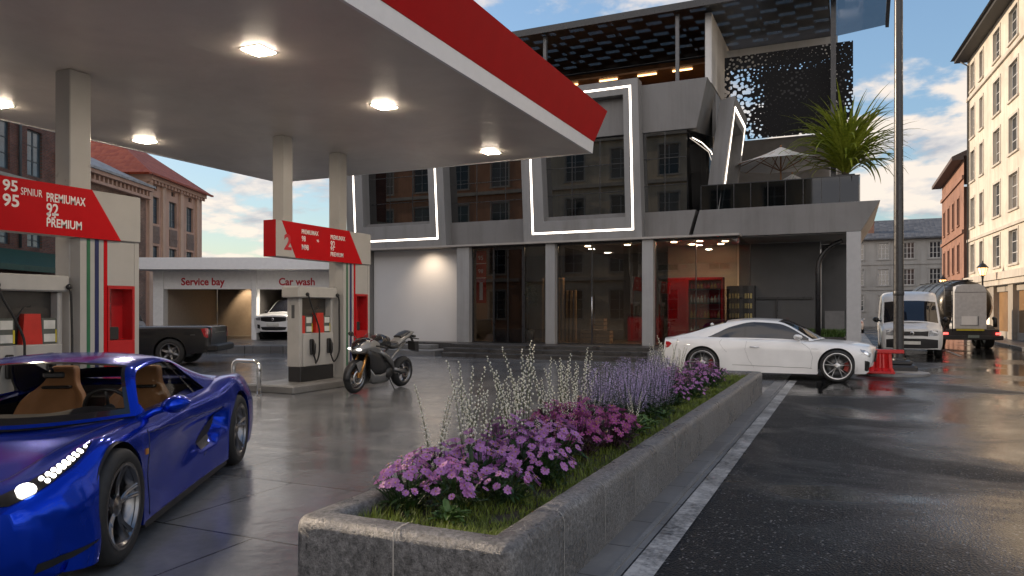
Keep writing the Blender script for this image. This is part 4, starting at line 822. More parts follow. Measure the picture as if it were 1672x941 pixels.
def street_lamp(x, y, label):
    o = thing('street_lamp', label, 'street lamp', (x, y, .13), 0, 'lit lantern street lamps')
    b = MB(); b.lathe([(.14, 0), (.14, .3), (.08, .45), (.06, 1), (.045, 3.2), (.07, 3.25), (.05, 3.3), (.12, 3.4)], n=12); b.build('post', M['blackmetal'], o)
    b = MB(); b.lathe([(.13, 3.41), (.23, 3.8)], n=6, smooth=False); b.build('lantern_glass', emit('lantern glow', (1, .50, .16), 1.5), o)
    b = MB(); b.lathe([(.28, 3.8), (.28, 3.83), (.12, 4.02), (.05, 4.06), (.03, 4.18), (0, 4.2)], n=6, smooth=False)
    for k in range(6): a = k * PI / 3; b.tube([(.135 * math.cos(a), .135 * math.sin(a), 3.4), (.24 * math.cos(a), .24 * math.sin(a), 3.81)], .012, 4)
    b.build('lantern_frame', M['blackmetal'], o); return o
street_lamp(6.62, 46.8, 'lit black lantern street lamp in front of the cream house, just right of the tanker'); street_lamp(6.45, 63.5, 'lit lantern street lamp showing above the white van and the tanker, further down the street')
b = MB(); pts = [(-.9, 26.2, .1), (-.9, 26.2, 3.0)] + [(-.9 + .95 * (1 - math.cos(a)), 26.2, 3.0 + .9 * math.sin(a)) for a in [k * PI / 14 for k in range(1, 7)]]
b.tube(pts, [.085] * 2 + [.075] * 6, 10); tag(b.build('bent_pole', M['blackmetal']), 'black curved pole rising in the dark recess under the terrace', 'pole')
# ------------------------------------------------------------------ vehicles
from mathutils.bvhtree import BVHTree
def carpaint(name, col, metal=.25, rough=.32, coat=.2):
    m, nt, b = newmat(name); setp(b, col=col, rough=rough, metal=metal, coat=coat, coatr=.015, spec=.15 if coat < .5 else .4)
    p = coords(nt); f = noise(nt, p, 2.0, 4, .6); r = ramp(nt, [(.3, tuple(c * .92 for c in col)), (.7, tuple(min(1, c * 1.05) for c in col))]); L(nt, f, r.inputs[0]); L(nt, r.outputs[0], b.inputs['Base Color'])
    mr = N(nt, 'ShaderNodeMapRange'); mr.inputs[1].default_value = .35; mr.inputs[2].default_value = .7; mr.inputs[3].default_value = .015; mr.inputs[4].default_value = .07; L(nt, noise(nt, p, 7, 5, .7), mr.inputs[0]); L(nt, mr.outputs[0], b.inputs['Coat Roughness'])
    return m
blue = carpaint('blue metallic paint', (.003, .042, .54), .72, .15); whitep = carpaint('white pearl paint', (.80, .795, .78), .0, .35, .8); blackp = carpaint('black paint', (.008, .008, .009), .1, .3, .7)
clearg = glass('clear car glass', (.82, .82, .81), .004, spec=1.22, refl=.5); darkg = simple('dark car window', (.012, .013, .017), .03, 0, 0, spec=.8)
tan = simple('tan leather', (.42, .20, .085), .5, 0, .12, 7, .12, 90); alloy = simple('grey alloy', (.22, .22, .23), .27, 1, .06, 20); brightalloy = simple('bright alloy', (.5, .5, .5), .3, 1, .06, 20); darkalloy = simple('dark alloy', (.20, .20, .205), .28, 1, .06, 20)
discm = simple('brake disc', (.12, .12, .12), .4, .8); redcal = simple('red brake caliper', (.45, .02, .01), .35); carblack = simple('matt black trim', (.012, .012, .013), .5)
lamp_em = emit('led headlight', (1, .93, .82), 7); tail_red = simple('red tail lamp', (.38, .01, .015), .12, 0, .2, 20, coat=1); hl_clear = simple('headlamp lens', (.42, .43, .44), .1, .5, .3, 25); grille = simple('dark grille', (.016, .016, .017), .4, .3)
platem = simple('number plate', (.58, .57, .52), .4)
class Loft:
    def __init__(s, st):
        s.st = sorted(st, key=lambda q: q[0]); ts = [q[0] for q in s.st]; s.K = len(s.st[0][1]); s.f = []
        for k in range(s.K):
            pts = [(p[k] + (0,))[:3] for _, p in s.st]; s.f.append([pchip(ts, [q[c] for q in pts]) for c in (2, 0, 1)])
        s.t0, s.t1 = ts[0], ts[-1]
    def sec(s, t): return [V3((t + f[0](t), f[1](t), f[2](t))) for f in s.f]
    def curve(s, P, v):
        i = min(int(v), s.K - 2); u = v - i; p1, p2 = P[i], P[i + 1]; p0 = P[i - 1] if i > 0 else p1 * 2 - p2; p3 = P[i + 2] if i + 2 < s.K else V3((p2.x, -P[i].y, P[i].z))
        m1, m2 = (p2 - p0) * .5, (p3 - p1) * .5; l = (p2 - p1).length
        if m1.length > l * 1.2: m1 = m1 * (l * 1.2 / m1.length)
        if m2.length > l * 1.2: m2 = m2 * (l * 1.2 / m2.length)
        u2, u3 = u * u, u * u * u; return p1 * (2 * u3 - 3 * u2 + 1) + m1 * (u3 - 2 * u2 + u) + p2 * (-2 * u3 + 3 * u2) + m2 * (u3 - u2)
    def at(s, t, v): return s.curve(s.sec(t), v)
    def side(s, t, z, vmax=None):
        P = s.sec(t); vm = vmax or s.K - 3.5; best = None; n = 60
        for k in range(n + 1):
            v = vm * k / n; p = s.curve(P, v)
            if p.z >= z: return v, p
        return vm, p
def body_shell(name, lf, par, mat, arches, AR, az, hole=None, deform=None, nt_=70, n1=16, n2=22, vmid=4.0, skirt=(.12, .12)):
    ts = set(lf.t0 + (lf.t1 - lf.t0) * k / nt_ for k in range(nt_ + 1)); ts |= {q[0] for q in lf.st}
    for xc in arches:
        ts = {t for t in ts if abs(t - xc) > AR or abs(t - xc) < .0}; m = 26
        ts |= {xc + AR * math.cos(PI * k / m) for k in range(m + 1)} | {xc + AR * 1.0005, xc - AR * 1.0005, xc + AR * 1.03, xc - AR * 1.03}
    if hole: ts |= {hole[0], hole[1]}
    ts = sorted(ts); rows = []; b = MB()
    for t in ts:
        P = lf.sec(t); v0 = 0
        for xc in arches:
            if abs(t - xc) < AR:
                za = az + math.sqrt(max(0, AR * AR - (t - xc) ** 2)); v0 = 0; lo, hi = 0, vmid - .05
                for _ in range(22):
                    md = (lo + hi) / 2
                    if lf.curve(P, md).z < za: lo = md
                    else: hi = md
                v0 = lo
        vs = [lerp(v0, vmid, k / n1) for k in range(n1)] + [lerp(vmid, lf.K - 1, k / n2) for k in range(n2 + 1)]
        r = [lf.curve(P, v) for v in vs]
        if deform: r = [deform(p, t, v) for p, v in zip(r, vs)]
        rows.append((t, vs, r))
    for sgn in (1, -1):
        I = [[b.P((p.x, sgn * p.y, p.z)) for p in r] for _, _, r in rows]; b.smooth = True
        for i in range(len(rows) - 1):
            tm = (rows[i][0] + rows[i + 1][0]) / 2
            for k in range(n1 + n2):
                vm = rows[i][1][k]
                if hole and hole[0] < tm < hole[1] and vm >= hole[2]: continue
                q = [I[i][k], I[i + 1][k], I[i + 1][k + 1], I[i][k + 1]]; b.F(q if sgn > 0 else q[::-1])
            # lip turned inwards along the lower edge
            a, c = rows[i][2][0], rows[i + 1][2][0]
            q = [b.P((a.x, sgn * a.y, a.z)), b.P((a.x, sgn * (a.y - .07), a.z + .004)), b.P((c.x, sgn * (c.y - .07), c.z + .004)), b.P((c.x, sgn * c.y, c.z))]; b.F(q)
    for e, zb in ((-1, skirt[0]), (0, skirt[1])):     # close nose and tail down to the skirt
        r = rows[e][2]; up = [V3((p.x, sg * p.y, p.z)) for sg, seq in ((1, r), (-1, r[::-1])) for p in seq]; sh = -.06 if e == -1 else .06
        g = []
        for f in (0, .25, .6, 1): g.append([V3((p.x + sh * f * f, p.y * (1 - .04 * f), lerp(p.z, min(p.z, zb), f))) for p in up])
        b.grid(g, flip=(e == -1))
    return b.build(name, mat, par, angle=50, merge=True)
def gh_shell(lf, par, paint, side, ws, rear, vr, pillars=(), sglass=None, wglass_=None, frit=.05, trimw=.0, nt_=40, liner=False, names=('roof', 'side_window', 'windscreen', 'rear_window')):
    """greenhouse: side=(t0,t1,v0,v1) ws=(t0,t1) rear=(t0,t1) glass for v>vr"""
    ts = {lerp(lf.t0, lf.t1, k / nt_) for k in range(nt_ + 1)} | {q[0] for q in lf.st} | set(side[:2]) | set(ws) | {ws[0] + frit, ws[1] - frit}
    if rear: ts |= set(rear)
    for a, c in pillars: ts |= {a, c}
    ts = sorted(ts); vs = sorted({k * (lf.K - 1) / 30 for k in range(31)} | {side[2], side[3], vr, vr + .12})
    ts2 = [ts[0]]
    for t in ts[1:]:
        if t - ts2[-1] > 1e-5: ts2.append(t)
    ts = ts2; grid_ = [[lf.at(t, v) for v in vs] for t in ts]; B = {k: MB() for k in ('p', 's', 'w', 'r', 'k', 't')}
    def cls(t, v):
        if side[0] < t < side[1] and side[2] < v < side[3]:
            return 'k' if any(a < t < c for a, c in pillars) else 's'
        if ws[0] < t < ws[1] and v > vr: return 'w' if ws[0] + frit < t < ws[1] - frit and v > vr + .12 else 'k'
        if rear and rear[0] < t < rear[1] and v > vr: return 'r'
        return 'p'
    for sg in (1, -1):
        for i in range(len(ts) - 1):
            for k in range(len(vs) - 1):
                c = cls((ts[i] + ts[i + 1]) / 2, (vs[k] + vs[k + 1]) / 2); bb = B['t' if c == 's' and sg < 0 else c]; bb.smooth = True
                q = [grid_[i][k], grid_[i + 1][k], grid_[i + 1][k + 1], grid_[i][k + 1]]; q = [(p.x, sg * p.y, p.z) for p in q]
                bb.poly(q if sg > 0 else q[::-1])
    r = B['p'].build(names[0], paint, par, angle=45, merge=True)
    if liner:
        h = MB(); h.f = list(B['p'].f); h.m = list(B['p'].m); h.sm = list(B['p'].sm); h.v = [V3((p.x, p.y * .972, p.z - .012)) for p in B['p'].v]; h.build('headliner', M['black'], par, merge=True)
    if B['k'].f: B['k'].build('window_trim', M['blackgloss'], par, angle=45, merge=True)
    B['s'].build(names[1], sglass, par, angle=60, merge=True); B['t'].build(names[1], sglass, par, angle=60, merge=True); B['w'].build(names[2], wglass_ or sglass, par, angle=60, merge=True)
    if B['r'].f: B['r'].build(names[3], wglass_ or sglass, par, angle=60, merge=True)
    return r
def make_wheel(par, x, y, z, r, w, rr, style, rimm, caliper=None, sgn=1, turn=0):
    """wheel at (x,y,z), outer side towards sgn*y; tyre with rim, spokes, disc and caliper as its pieces"""
    b = MB(); h = w / 2
    b.lathe([(rr - .012, -h * .8), (rr + .02, -h), (r - .03, -h), (r - .006, -h * .8), (r, -h * .5), (r, h * .5), (r - .006, h * .8), (r - .03, h), (rr + .03, h * 1.03), (rr + .004, h * .9)], ax='y', n=48)
    for k in (-.35, 0, .35): b.lathe([(r + .0008, h * k - .004), (r + .0008, h * k + .004)], ax='y', n=48)
    o = b.build('wheel', M['rubber'], par); o.location = (x, y, z); o.rotation_euler = (0, 0, (0 if sgn > 0 else PI) + turn)
    b = MB(); b.lathe([(rr - .02, -h * .8), (rr - .045, -h * .3), (rr - .035, h * .55), (rr - .012, h * .78), (rr + .006, h * .93), (rr + .012, h * .97), (rr + .004, h * .99), (rr - .012, h * .95), (rr - .022, h * .8)], ax='y', n=48)
    b.lathe([(.0, h * .74), (.028, h * .74), (.034, h * .70), (.065, h * .62), (.07, h * .45)], ax='y', n=24)
    def spoke(a0, a1, w0, w1, r0=.05, r1=None, y0=.62, y1=.86, th=.03, groove=.0):
        r1 = r1 or rr - .012; n = 7; rows = []
        for k in range(n + 1):
            t = k / n; a = lerp(a0, a1, t); rad = lerp(r0, r1, t); yy = h * lerp(y0, y1, t ** 1.6) - .012 * math.sin(PI * t); ww = lerp(w0, w1, t)
            c = V3((math.cos(a) * rad, yy, math.sin(a) * rad)); tg = V3((-math.sin(a), 0, math.cos(a)))
            rows.append([c - tg * ww / 2 - V3((0, th, 0)), c - tg * ww / 2, c - tg * ww * .28 + V3((0, .006, 0)), c - V3((0, groove, 0)), c + tg * ww * .28 + V3((0, .006, 0)), c + tg * ww / 2, c + tg * ww / 2 - V3((0, th, 0))])
        b.grid(rows, smooth=True)
    if style == 'five':
        for k in range(5):
            a = 2 * PI * k / 5 + PI / 2 + .12
            for q in (-1, 1): spoke(a + q * .10, a + q * .13, .028, .034, .045, None, .60, .90, .04, .0)
            spoke(a, a, .05, .03, .045, rr * .55, .58, .64, .03, .004)
    elif style == 'vee':
        for k in range(5):
            a = 2 * PI * k / 5 + PI / 2
            for q in (-1, 1): spoke(a + q * .10, a + q * .21, .024, .020, .05, None, .60, .86, .028)
    else:
        for k in range(6):
            a = 2 * PI * k / 6 + .3; spoke(a, a, .06, .05, .04, None, .5, .7, .03)
    b.build('rim', rimm, o, angle=40)
    b = MB(); b.lathe([(.03, -.02), (rr * .80, -.02), (rr * .80, .0), (.03, .0)], ax='y', n=32); b.lathe([(.0, .012), (.085, .012), (.085, -.02)], ax='y', n=20); b.lathe([(0, -h * .75), (rr - .05, -h * .75)], ax='y', n=32); b.build('brake_disc', discm, o)
    if caliper:
        b = MB(); rows = []
        for k in range(7):
            a = lerp(-.45, .55, k / 6) + (0 if sgn > 0 else PI); rows.append([V3((math.cos(a) * rad, yy, math.sin(a) * rad)) for rad, yy in ((rr * .52, -.05), (rr * .52, .035), (rr * .62, .05), (rr * .84, .05), (rr * .87, .03), (rr * .87, -.05))])
        b.grid(rows); b.build('brake_caliper', caliper, o, angle=40)
    return o
def arch_liner(par, x, sgn, yo, AR, az, dep=.42, mat=None):
    b = MB(); n = 20; rows = []
    for k in range(n + 1):
        a = PI * k / n * 1.16 - .25; rows.append([V3((x + (AR + .004) * math.cos(a), sgn * yy, az + (AR + .004) * math.sin(a))) for yy in (yo, yo - dep)])
    b.grid(rows); b.poly([r[1] for r in rows]); return b.build('wheel_arch', mat or carblack, par)
def bvh_of(o):
    return BVHTree.FromPolygons([v.co.copy() for v in o.data.vertices], [tuple(p.vertices) for p in o.data.polygons])
def seam(par, lf, path, mat=None, r=.0035, name='panel_gap', both=True, deform=None):
    """dark panel gap following (x,z) points on the body side"""
    pts = []
    for (x0, z0), (x1, z1) in zip(path[:-1], path[1:]):
        for k in range(10):
            t = lerp(x0, x1, k / 10); z = lerp(z0, z1, k / 10); v, p = lf.side(t, z)
            if deform: p = deform(p, t, v)
            pts.append(V3((p.x, p.y + .0005, p.z)))
    for sg in ((1, -1) if both else (1,)):
        b = MB(); b.tube([(p.x, sg * p.y, p.z) for p in pts], r, 6); b.build(name, mat or carblack, par)
def patch(name, bv, polyA, polyB, mat, par, axis, off=.004, n=14, m=4, both=True, thick=0):
    """patch lying on the body between two curves given in 2-D, projected along an axis onto the shell"""
    def interp(P, t):
        L_ = len(P) - 1; i = min(int(t * L_), L_ - 1); u = t * L_ - i; return (lerp(P[i][0], P[i + 1][0], u), lerp(P[i][1], P[i + 1][1], u))
    out = []; last = None
    for sg in ((1, -1) if both else (1,)):
        rows = []
        for i in range(n + 1):
            A, B_ = interp(polyA, i / n), interp(polyB, i / n); r = []
            for k in range(m + 1):
                a, c = lerp(A[0], B_[0], k / m), lerp(A[1], B_[1], k / m)
                if axis == 'y': o, d = V3((a, 3, c)), V3((0, -1, 0))
                elif axis == 'z': o, d = V3((a, c, 3)), V3((0, 0, -1))
                elif axis == 'x': o, d = V3((5, a, c)), V3((-1, 0, 0))
                else: o, d = V3((-5, a, c)), V3((1, 0, 0))
                h = bv.ray_cast(o, d); p = h[0] if h[0] is not None else (last or o); last = p; q = p - d * off; r.append(V3((q.x, sg * q.y, q.z)))
            rows.append(r)
        b = MB(); b.grid(rows, smooth=True); out.append(b.build(name, mat, par, solid=thick) if thick else b.build(name, mat, par))
    return out
def mirror_part(par, x, y, z, s, paint, big=1.0):
    for sg in (1, -1):
        b = MB(); n, m = 14, 9; rows = []
        for i in range(m + 1):
            t = i / m; sx = (.10 * math.sin(PI * min(1, t * .93 + .07)) ** .6 + .004) * big
            rows.append([V3((x + sx * math.cos(2 * PI * k / n) * (1.25 if math.cos(2 * PI * k / n) > 0 else .75), sg * (y + s * t), z + .62 * sx * math.sin(2 * PI * k / n) + .02 * t)) for k in range(n + 1)])
        b.grid(rows, flip=sg < 0); q = b.build('mirror', paint, par, angle=60, merge=True)
        b = MB(); b.tube([(x + .06, sg * (y - .16), z - .10), (x + .03, sg * (y - .05), z - .04), (x, sg * (y + .06), z - .01)], [.035, .026, .03], 8); b.build('mirror_arm', paint, q)

# --- blue sports car
BF, BR_ = (-4.2, 3.22), (-5.81, 5.82); _l = math.hypot(BF[0] - BR_[0], BF[1] - BR_[1]); _h = ((BF[0] - BR_[0]) / _l, (BF[1] - BR_[1]) / _l)
BC = ((BF[0] + BR_[0]) / 2 + _h[1] * .98, (BF[1] + BR_[1]) / 2 - _h[0] * .98)
SP = thing('sports_car', 'glossy blue low sports car with tan seats and white LED headlight in the left foreground', 'sports car', (BC[0], BC[1], 0), math.atan2(_h[1], _h[0]))
blf = Loft([
 (2.44, [(.88, .13, -.38), (.90, .22, -.38), (.89, .34, -.33), (.86, .44, -.26), (.76, .52, -.16), (.50, .53, -.06), (.25, .525, -.01), (0, .52)]),
 (2.22, [(.95, .12, -.26), (.965, .22, -.26), (.955, .36, -.22), (.93, .50, -.15), (.82, .61, -.08), (.53, .595, -.03), (.26, .58), (0, .575)]),
 (1.96, [(.975, .12, -.08), (.99, .24, -.08), (.985, .40, -.06), (.96, .57, -.04), (.855, .70, -.02), (.56, .645), (.28, .63), (0, .625)]),
 (1.53, [(.975, .12), (.995, .26), (1.0, .45), (.985, .66), (.875, .81), (.60, .735), (.30, .705), (0, .695)]),
 (1.1, [(.965, .12), (.97, .26), (.965, .45), (.96, .66), (.875, .805), (.64, .785), (.32, .765), (0, .755)]),
 (.67, [(.955, .13), (.945, .28), (.935, .48), (.945, .69), (.88, .795), (.74, .81), (.36, .80), (0, .79)]),
 (0, [(.955, .13), (.93, .28), (.92, .48), (.935, .68), (.89, .80), (.76, .825), (.36, .82), (0, .82)]),
 (-.8, [(.965, .13), (.95, .28), (.955, .48), (.975, .69), (.92, .83), (.74, .86), (.36, .88), (0, .88)]),
 (-1.53, [(.98, .13), (1.0, .28), (1.01, .5), (1.0, .73), (.91, .915), (.64, .905), (.32, .90), (0, .90)]),
 (-2.0, [(.97, .15), (.985, .28), (.99, .48), (.975, .70), (.87, .90), (.62, .885), (.3, .875), (0, .87)]),
 (-2.32, [(.93, .2), (.945, .3), (.95, .46), (.93, .65), (.81, .83), (.55, .85), (.3, .85), (0, .85)]),
 (-2.56, [(.84, .25, .12), (.85, .33, .12), (.86, .46, .1), (.84, .6, .08), (.73, .72, .04), (.5, .75), (.25, .75), (0, .75)])])
def smooth01(a, c, x): x = max(0, min(1, (x - a) / (c - a))); return x * x * (3 - 2 * x)
def blue_def(p, t, v):
    """carved door flank: a scoop that deepens towards the rear wheel, and a crease along the lower door"""
    x, z = p.x, p.z; y = p.y
    if -1.15 < x < 1.05 and z < .78 and v < 4.2:
        zc = lerp(.66, .64, (x + 1) / 2); lo = lerp(.22, .40, smooth01(1.0, -1.0, x))
        s = smooth01(lo, lo + .10, z) * (1 - smooth01(zc - .05, zc + .02, z)); f = smooth01(1.0, -.2, x) * (1 - smooth01(-.98, -1.14, x) if x < -.9 else 1)
        y -= (.012 + .05 * smooth01(.6, -.9, x)) * s * f
        # deep slot of the intake
        xe = lerp(-.30, -.88, smooth01(.33, .66, z)); dpt = smooth01(xe + .06, xe - .03, x) * (1 - smooth01(-1.02 + .30 * (1 - smooth01(.33, .60, z)), -1.08 + .30 * (1 - smooth01(.33, .60, z)), x) if x < -.5 else 1)
        y -= .07 * dpt * smooth01(.34, .40, z) * (1 - smooth01(.60, .67, z))
    return V3((x, y, z))
bsh = body_shell('body', blf, SP, blue, (1.53, -1.53), .408, .36, hole=(-1.1, .7, 5.2), deform=blue_def, nt_=110, n1=26)
bbv = bvh_of(bsh)
bgh = Loft([
 (.69, [(.80, .81), (.795, .812), (.785, .815), (.745, .82, .03), (.40, .80, .27), (0, .785, .36)]),
 (.30, [(.835, .82), (.735, .99), (.625, 1.135), (.565, 1.165, .01), (.3, 1.195, .06), (0, 1.205, .08)]),
 (-.15, [(.84, .83, -.2), (.75, 1.0, -.1), (.64, 1.175), (.575, 1.21), (.3, 1.24), (0, 1.248)]),
 (-.42, [(.835, .845, -.48), (.765, .98, -.24), (.655, 1.145), (.59, 1.18), (.3, 1.225), (0, 1.235)]),
 (-.8, [(.815, .87, -.5), (.77, .95, -.3), (.68, 1.05), (.625, 1.08), (.32, 1.14), (0, 1.15)]),
 (-1.2, [(.80, .89, -.35), (.77, .91, -.2), (.71, .955), (.67, .975), (.33, 1.02), (0, 1.03)]),
 (-1.75, [(.78, .905), (.76, .905), (.73, .905), (.69, .91), (.33, .915), (0, .92)])])
gh_shell(bgh, SP, blue, (-.40, .60, .18, 1.92), (.30, .67), (-1.1, -.62), 3.05, pillars=((-.245, -.225),), sglass=glass('tinted car glass', (.62, .62, .6), .004, spec=1.2, refl=.06), wglass_=clearg, frit=.035, liner=True)
for sg in (1, -1):
    for xx in (1.53, -1.53):
        make_wheel(SP, xx, sg * .875, .362, .362, .25, .262, 'five', alloy, redcal, sg); arch_liner(SP, xx, sg, .965, .40, .36, .13)
# side skirt, splitter, intake, headlamps
for sg in (1, -1):
    b = MB(); b.prism([(1.1, .135), (1.08, .09), (-1.08, .09), (-1.1, .135)], 'y', sg * .80, sg * .965); b.build('side_skirt', carblack, SP)
    b = MB(); b.prism([(1.93, .125), (2.05, .125), (2.4, .13), (2.42, .09), (1.9, .085)], 'y', sg * .02, sg * .86); b.build('splitter', carblack, SP)
patch('side_intake', bbv, [(-.40, .36), (-.54, .45), (-.68, .55), (-.80, .645)], [(-.68, .37), (-.83, .46), (-.96, .56), (-1.04, .65)], carblack, SP, 'y', .006, 16, 6)
patch('lower_intake_shade', bbv, [(1.90, .265), (2.05, .245), (2.2, .225)], [(1.90, .26), (2.05, .205), (2.2, .17)], carblack, SP, 'y', .004, 12, 4)  # black slit painted for the shade inside the blue bumper scoop
hA = [(1.66, .855), (1.80, .875), (1.95, .86), (2.08, .825), (2.18, .775), (2.27, .69)]; hB = [(1.66, .85), (1.80, .805), (1.95, .755), (2.08, .69), (2.2, .60), (2.31, .50)]
HL = patch('headlight', bbv, hA, hB, M['blackgloss'], SP, 'z', .004, 30, 6)
for hl, sg in zip(HL, (1, -1)):
    def onbody(x, y, o=.006): q = bbv.ray_cast(V3((x, y, 3)), V3((0, 0, -1)))[0]; return V3((q.x, sg * q.y, q.z + o))
    b = MB(); c = onbody(2.165, .725, .012); b.sphere(c, (.050, .050, .035), 16, 10); b.build('main_lamp', lamp_em, hl); b = MB()
    for k in range(9):
        t = k / 8; x = lerp(2.06, 1.73, t); yc = lerp(.775, .845, t ** .8)
        for q in ((-1, .0), (1, .022)) if k < 8 else ((0, 0),): b.sphere(onbody(x + q[1], yc + q[0] * lerp(.022, .012, t), .006), lerp(.0135, .0095, t), 10, 6)
        if k % 2: b.sphere(onbody(x + .01, yc, .006), .009, 8, 5)
    b.build('lamp', lamp_em, hl)
seam(SP, blf, [(1.0, .16), (1.03, .45), (1.0, .62), (.93, .76)], deform=blue_def); hood_line = [(.76, .70), (1.2, .645), (1.6, .60), (1.95, .53), (2.2, .40)]
for sg in (1, -1):
    b = MB(); pp = []
    for (x0, y0), (x1, y1) in zip(hood_line[:-1], hood_line[1:]):
        for k in range(8):
            h_ = bbv.ray_cast(V3((lerp(x0, x1, k / 8), lerp(y0, y1, k / 8), 3)), V3((0, 0, -1)))[0]
            if h_: pp.append((h_.x, sg * h_.y, h_.z))
    b.tube(pp, .0026, 5); b.build('panel_gap', carblack, SP)
seam(SP, blf, [(-.42, .30), (-.50, .32)], deform=blue_def); seam(SP, blf, [(.93, .725), (.2, .70), (-.5, .68), (-.9, .67)], r=.003, deform=blue_def)
b = MB(); b.box(1.045, 1.085, .966, .974, .60, .64); b.build('side_marker', simple('amber marker', (.5, .2, .02), .2), SP)
mirror_part(SP, .70, .955, .895, .20, blue, 1.05)
patch('tail_light', bbv, [(-2.42, .74), (-2.34, .78), (-2.26, .80)], [(-2.42, .66), (-2.34, .68), (-2.26, .72)], tail_red, SP, 'z', .012, 8, 4)
# cabin
CB = MB(); CB.box(-1.15, 1.0, -.78, .78, .14, .16); CB.box(-1.18, -1.1, -.72, .72, .16, .88); CB.box(-1.1, .9, -.86, -.80, .16, .76); CB.box(-1.1, .9, .80, .86, .16, .76); CB.box(-1.1, .3, -.10, .10, .16, .52); CB.box(-1.1, -.78, -.75, .75, .16, .80); CB.build('cabin_tub', simple('black cabin trim', (.014, .013, .013), .6), SP)
b = MB(); rows = []
for k in range(21):
    y = lerp(-.74, .74, k / 20); xf = 1.02 - .33 * (abs(y) / .74) ** 2; hump = .055 * math.exp(-((y - .36) / .2) ** 2)
    rows.append([V3((xf, y, .775 + .02 * (abs(y) / .74))), V3((xf - .15, y, .80)), V3((lerp(xf, .3, .75), y, .815 + hump)), V3((.36, y, .80 + hump)), V3((.30, y, .74 + hump)), V3((.34, y, .5))])
b.grid(rows); b.build('dashboard', simple('dark dashboard', (.022, .021, .021), .55), SP)
b = MB(); th = .36; c = V3((.16, .36, .80)); ax = V3((-.93, 0, .36)); u = V3((0, 1, 0)); w = ax.cross(u)
b.tube([c + u * .185 * math.cos(a) + w * .185 * math.sin(a) for a in [2 * PI * k / 28 for k in range(28)]], .016, 8, closed=True)
for a in (0, PI, PI * 1.5): b.tube([c, c + u * .18 * math.cos(a) + w * .18 * math.sin(a)], .014, 6)
b.sphere(c, .05); b.tube([c, c + V3((.25, 0, -.1))], .03, 8); b.build('steering_wheel', simple('black leather', (.016, .015, .015), .45), SP)
for yy in (.36, -.36):
    o = None; b = MB(); n = 12
    def srow(z, x, hw, bol, dep):   # horizontal slice through the backrest
        return [V3((x + bol * (abs(t) > .72) * (abs(t) - .6) * 2.2 - dep * (1 - t * t), yy + hw * t, z)) for t in [lerp(-1, 1, k / n) for k in range(n + 1)]]
    rows = [srow(.38, -.26, .25, .10, 0), srow(.52, -.34, .27, .13, .0), srow(.66, -.42, .28, .13, .0), srow(.78, -.50, .28, .11, .0), srow(.86, -.55, .24, .07, 0), srow(.93, -.59, .15, .03, 0), srow(1.0, -.62, .125, .0, 0), srow(1.07, -.645, .115, 0, 0), srow(1.10, -.66, .09, 0, 0)]
    b.grid(rows); b.grid([[p + V3((-.12, 0, 0)) for p in r] for r in rows], flip=True)
    for e in (0, n): b.grid([[r[e], r[e] + V3((-.12, 0, 0))] for r in rows], flip=e == 0)
    b.grid([rows[-1], [p + V3((-.12, 0, 0)) for p in rows[-1]]]); o = b.build('seat', tan, SP, angle=45, merge=True, sub=1)
    b = MB(); b.bbox(-.36, .22, yy - .25, yy + .25, .22, .40, .06); b.bbox(-.34, .2, yy - .27, yy - .20, .24, .46, .03); b.bbox(-.34, .2, yy + .20, yy + .27, .24, .46, .03); b.build('cushion', tan, o)
    b = MB(); b.bbox(-.66, -.52, yy - .12, yy + .12, .905, .93, .008); b.build('belt_slot', carblack, o)
b = MB(); b.bbox(.27, .30, -.08, .08, 1.07, 1.12, .012); b.tube([(.3, 0, 1.12), (.35, 0, 1.17)], .012, 6); b.build('rear_view_mirror', carblack, SP)
shut = simple('grey shut line', (.10, .10, .10), .6); darkcal = simple('dim red caliper', (.22, .02, .012), .4)
# --- white coupe, side on
CP = thing('coupe', 'white two door coupe with spoked wheels parked side on beyond the flower bed', 'car', (-1.74, 18.80, 0), R(3))
clf = Loft([
 (2.33, [(.66, .24, -.20), (.70, .32, -.20), (.72, .45, -.15), (.70, .60, -.12), (.62, .70, -.12), (.42, .75, -.07), (.2, .77, -.02), (0, .775)]),
 (2.15, [(.85, .20, -.12), (.88, .32, -.12), (.885, .48, -.08), (.865, .66, -.05), (.77, .77, -.03), (.5, .825), (.25, .845), (0, .85)]),
 (1.47, [(.92, .20), (.955, .34), (.965, .54), (.945, .745), (.83, .87), (.52, .905), (.26, .92), (0, .925)]),
 (.9, [(.91, .20), (.925, .34), (.935, .56), (.93, .77), (.84, .895), (.56, .94), (.28, .955), (0, .96)]),
 (.5, [(.91, .20), (.92, .34), (.93, .56), (.93, .78), (.865, .915), (.62, .955), (.3, .97), (0, .975)]),
 (-.4, [(.91, .20), (.92, .34), (.93, .56), (.935, .79), (.88, .93), (.62, .97), (.3, .98), (0, .98)]),
 (-1.47, [(.93, .22), (.965, .36), (.985, .58), (.965, .83), (.86, .975), (.56, 1.01), (.3, 1.02), (0, 1.02)]),
 (-2.0, [(.89, .25), (.92, .38), (.935, .58), (.92, .81), (.82, .945), (.5, .985), (.25, .99), (0, .99)]),
 (-2.42, [(.74, .34, .10), (.78, .42, .06), (.80, .6, .02), (.78, .79, .03), (.70, .89, .03), (.45, .935), (.2, .945), (0, .945)])])
cbs = body_shell('body', clf, CP, whitep, (1.47, -1.47), .405, .365, hole=(-1.5, .9, 5.3), skirt=(.34, .22)); cbv = bvh_of(cbs)
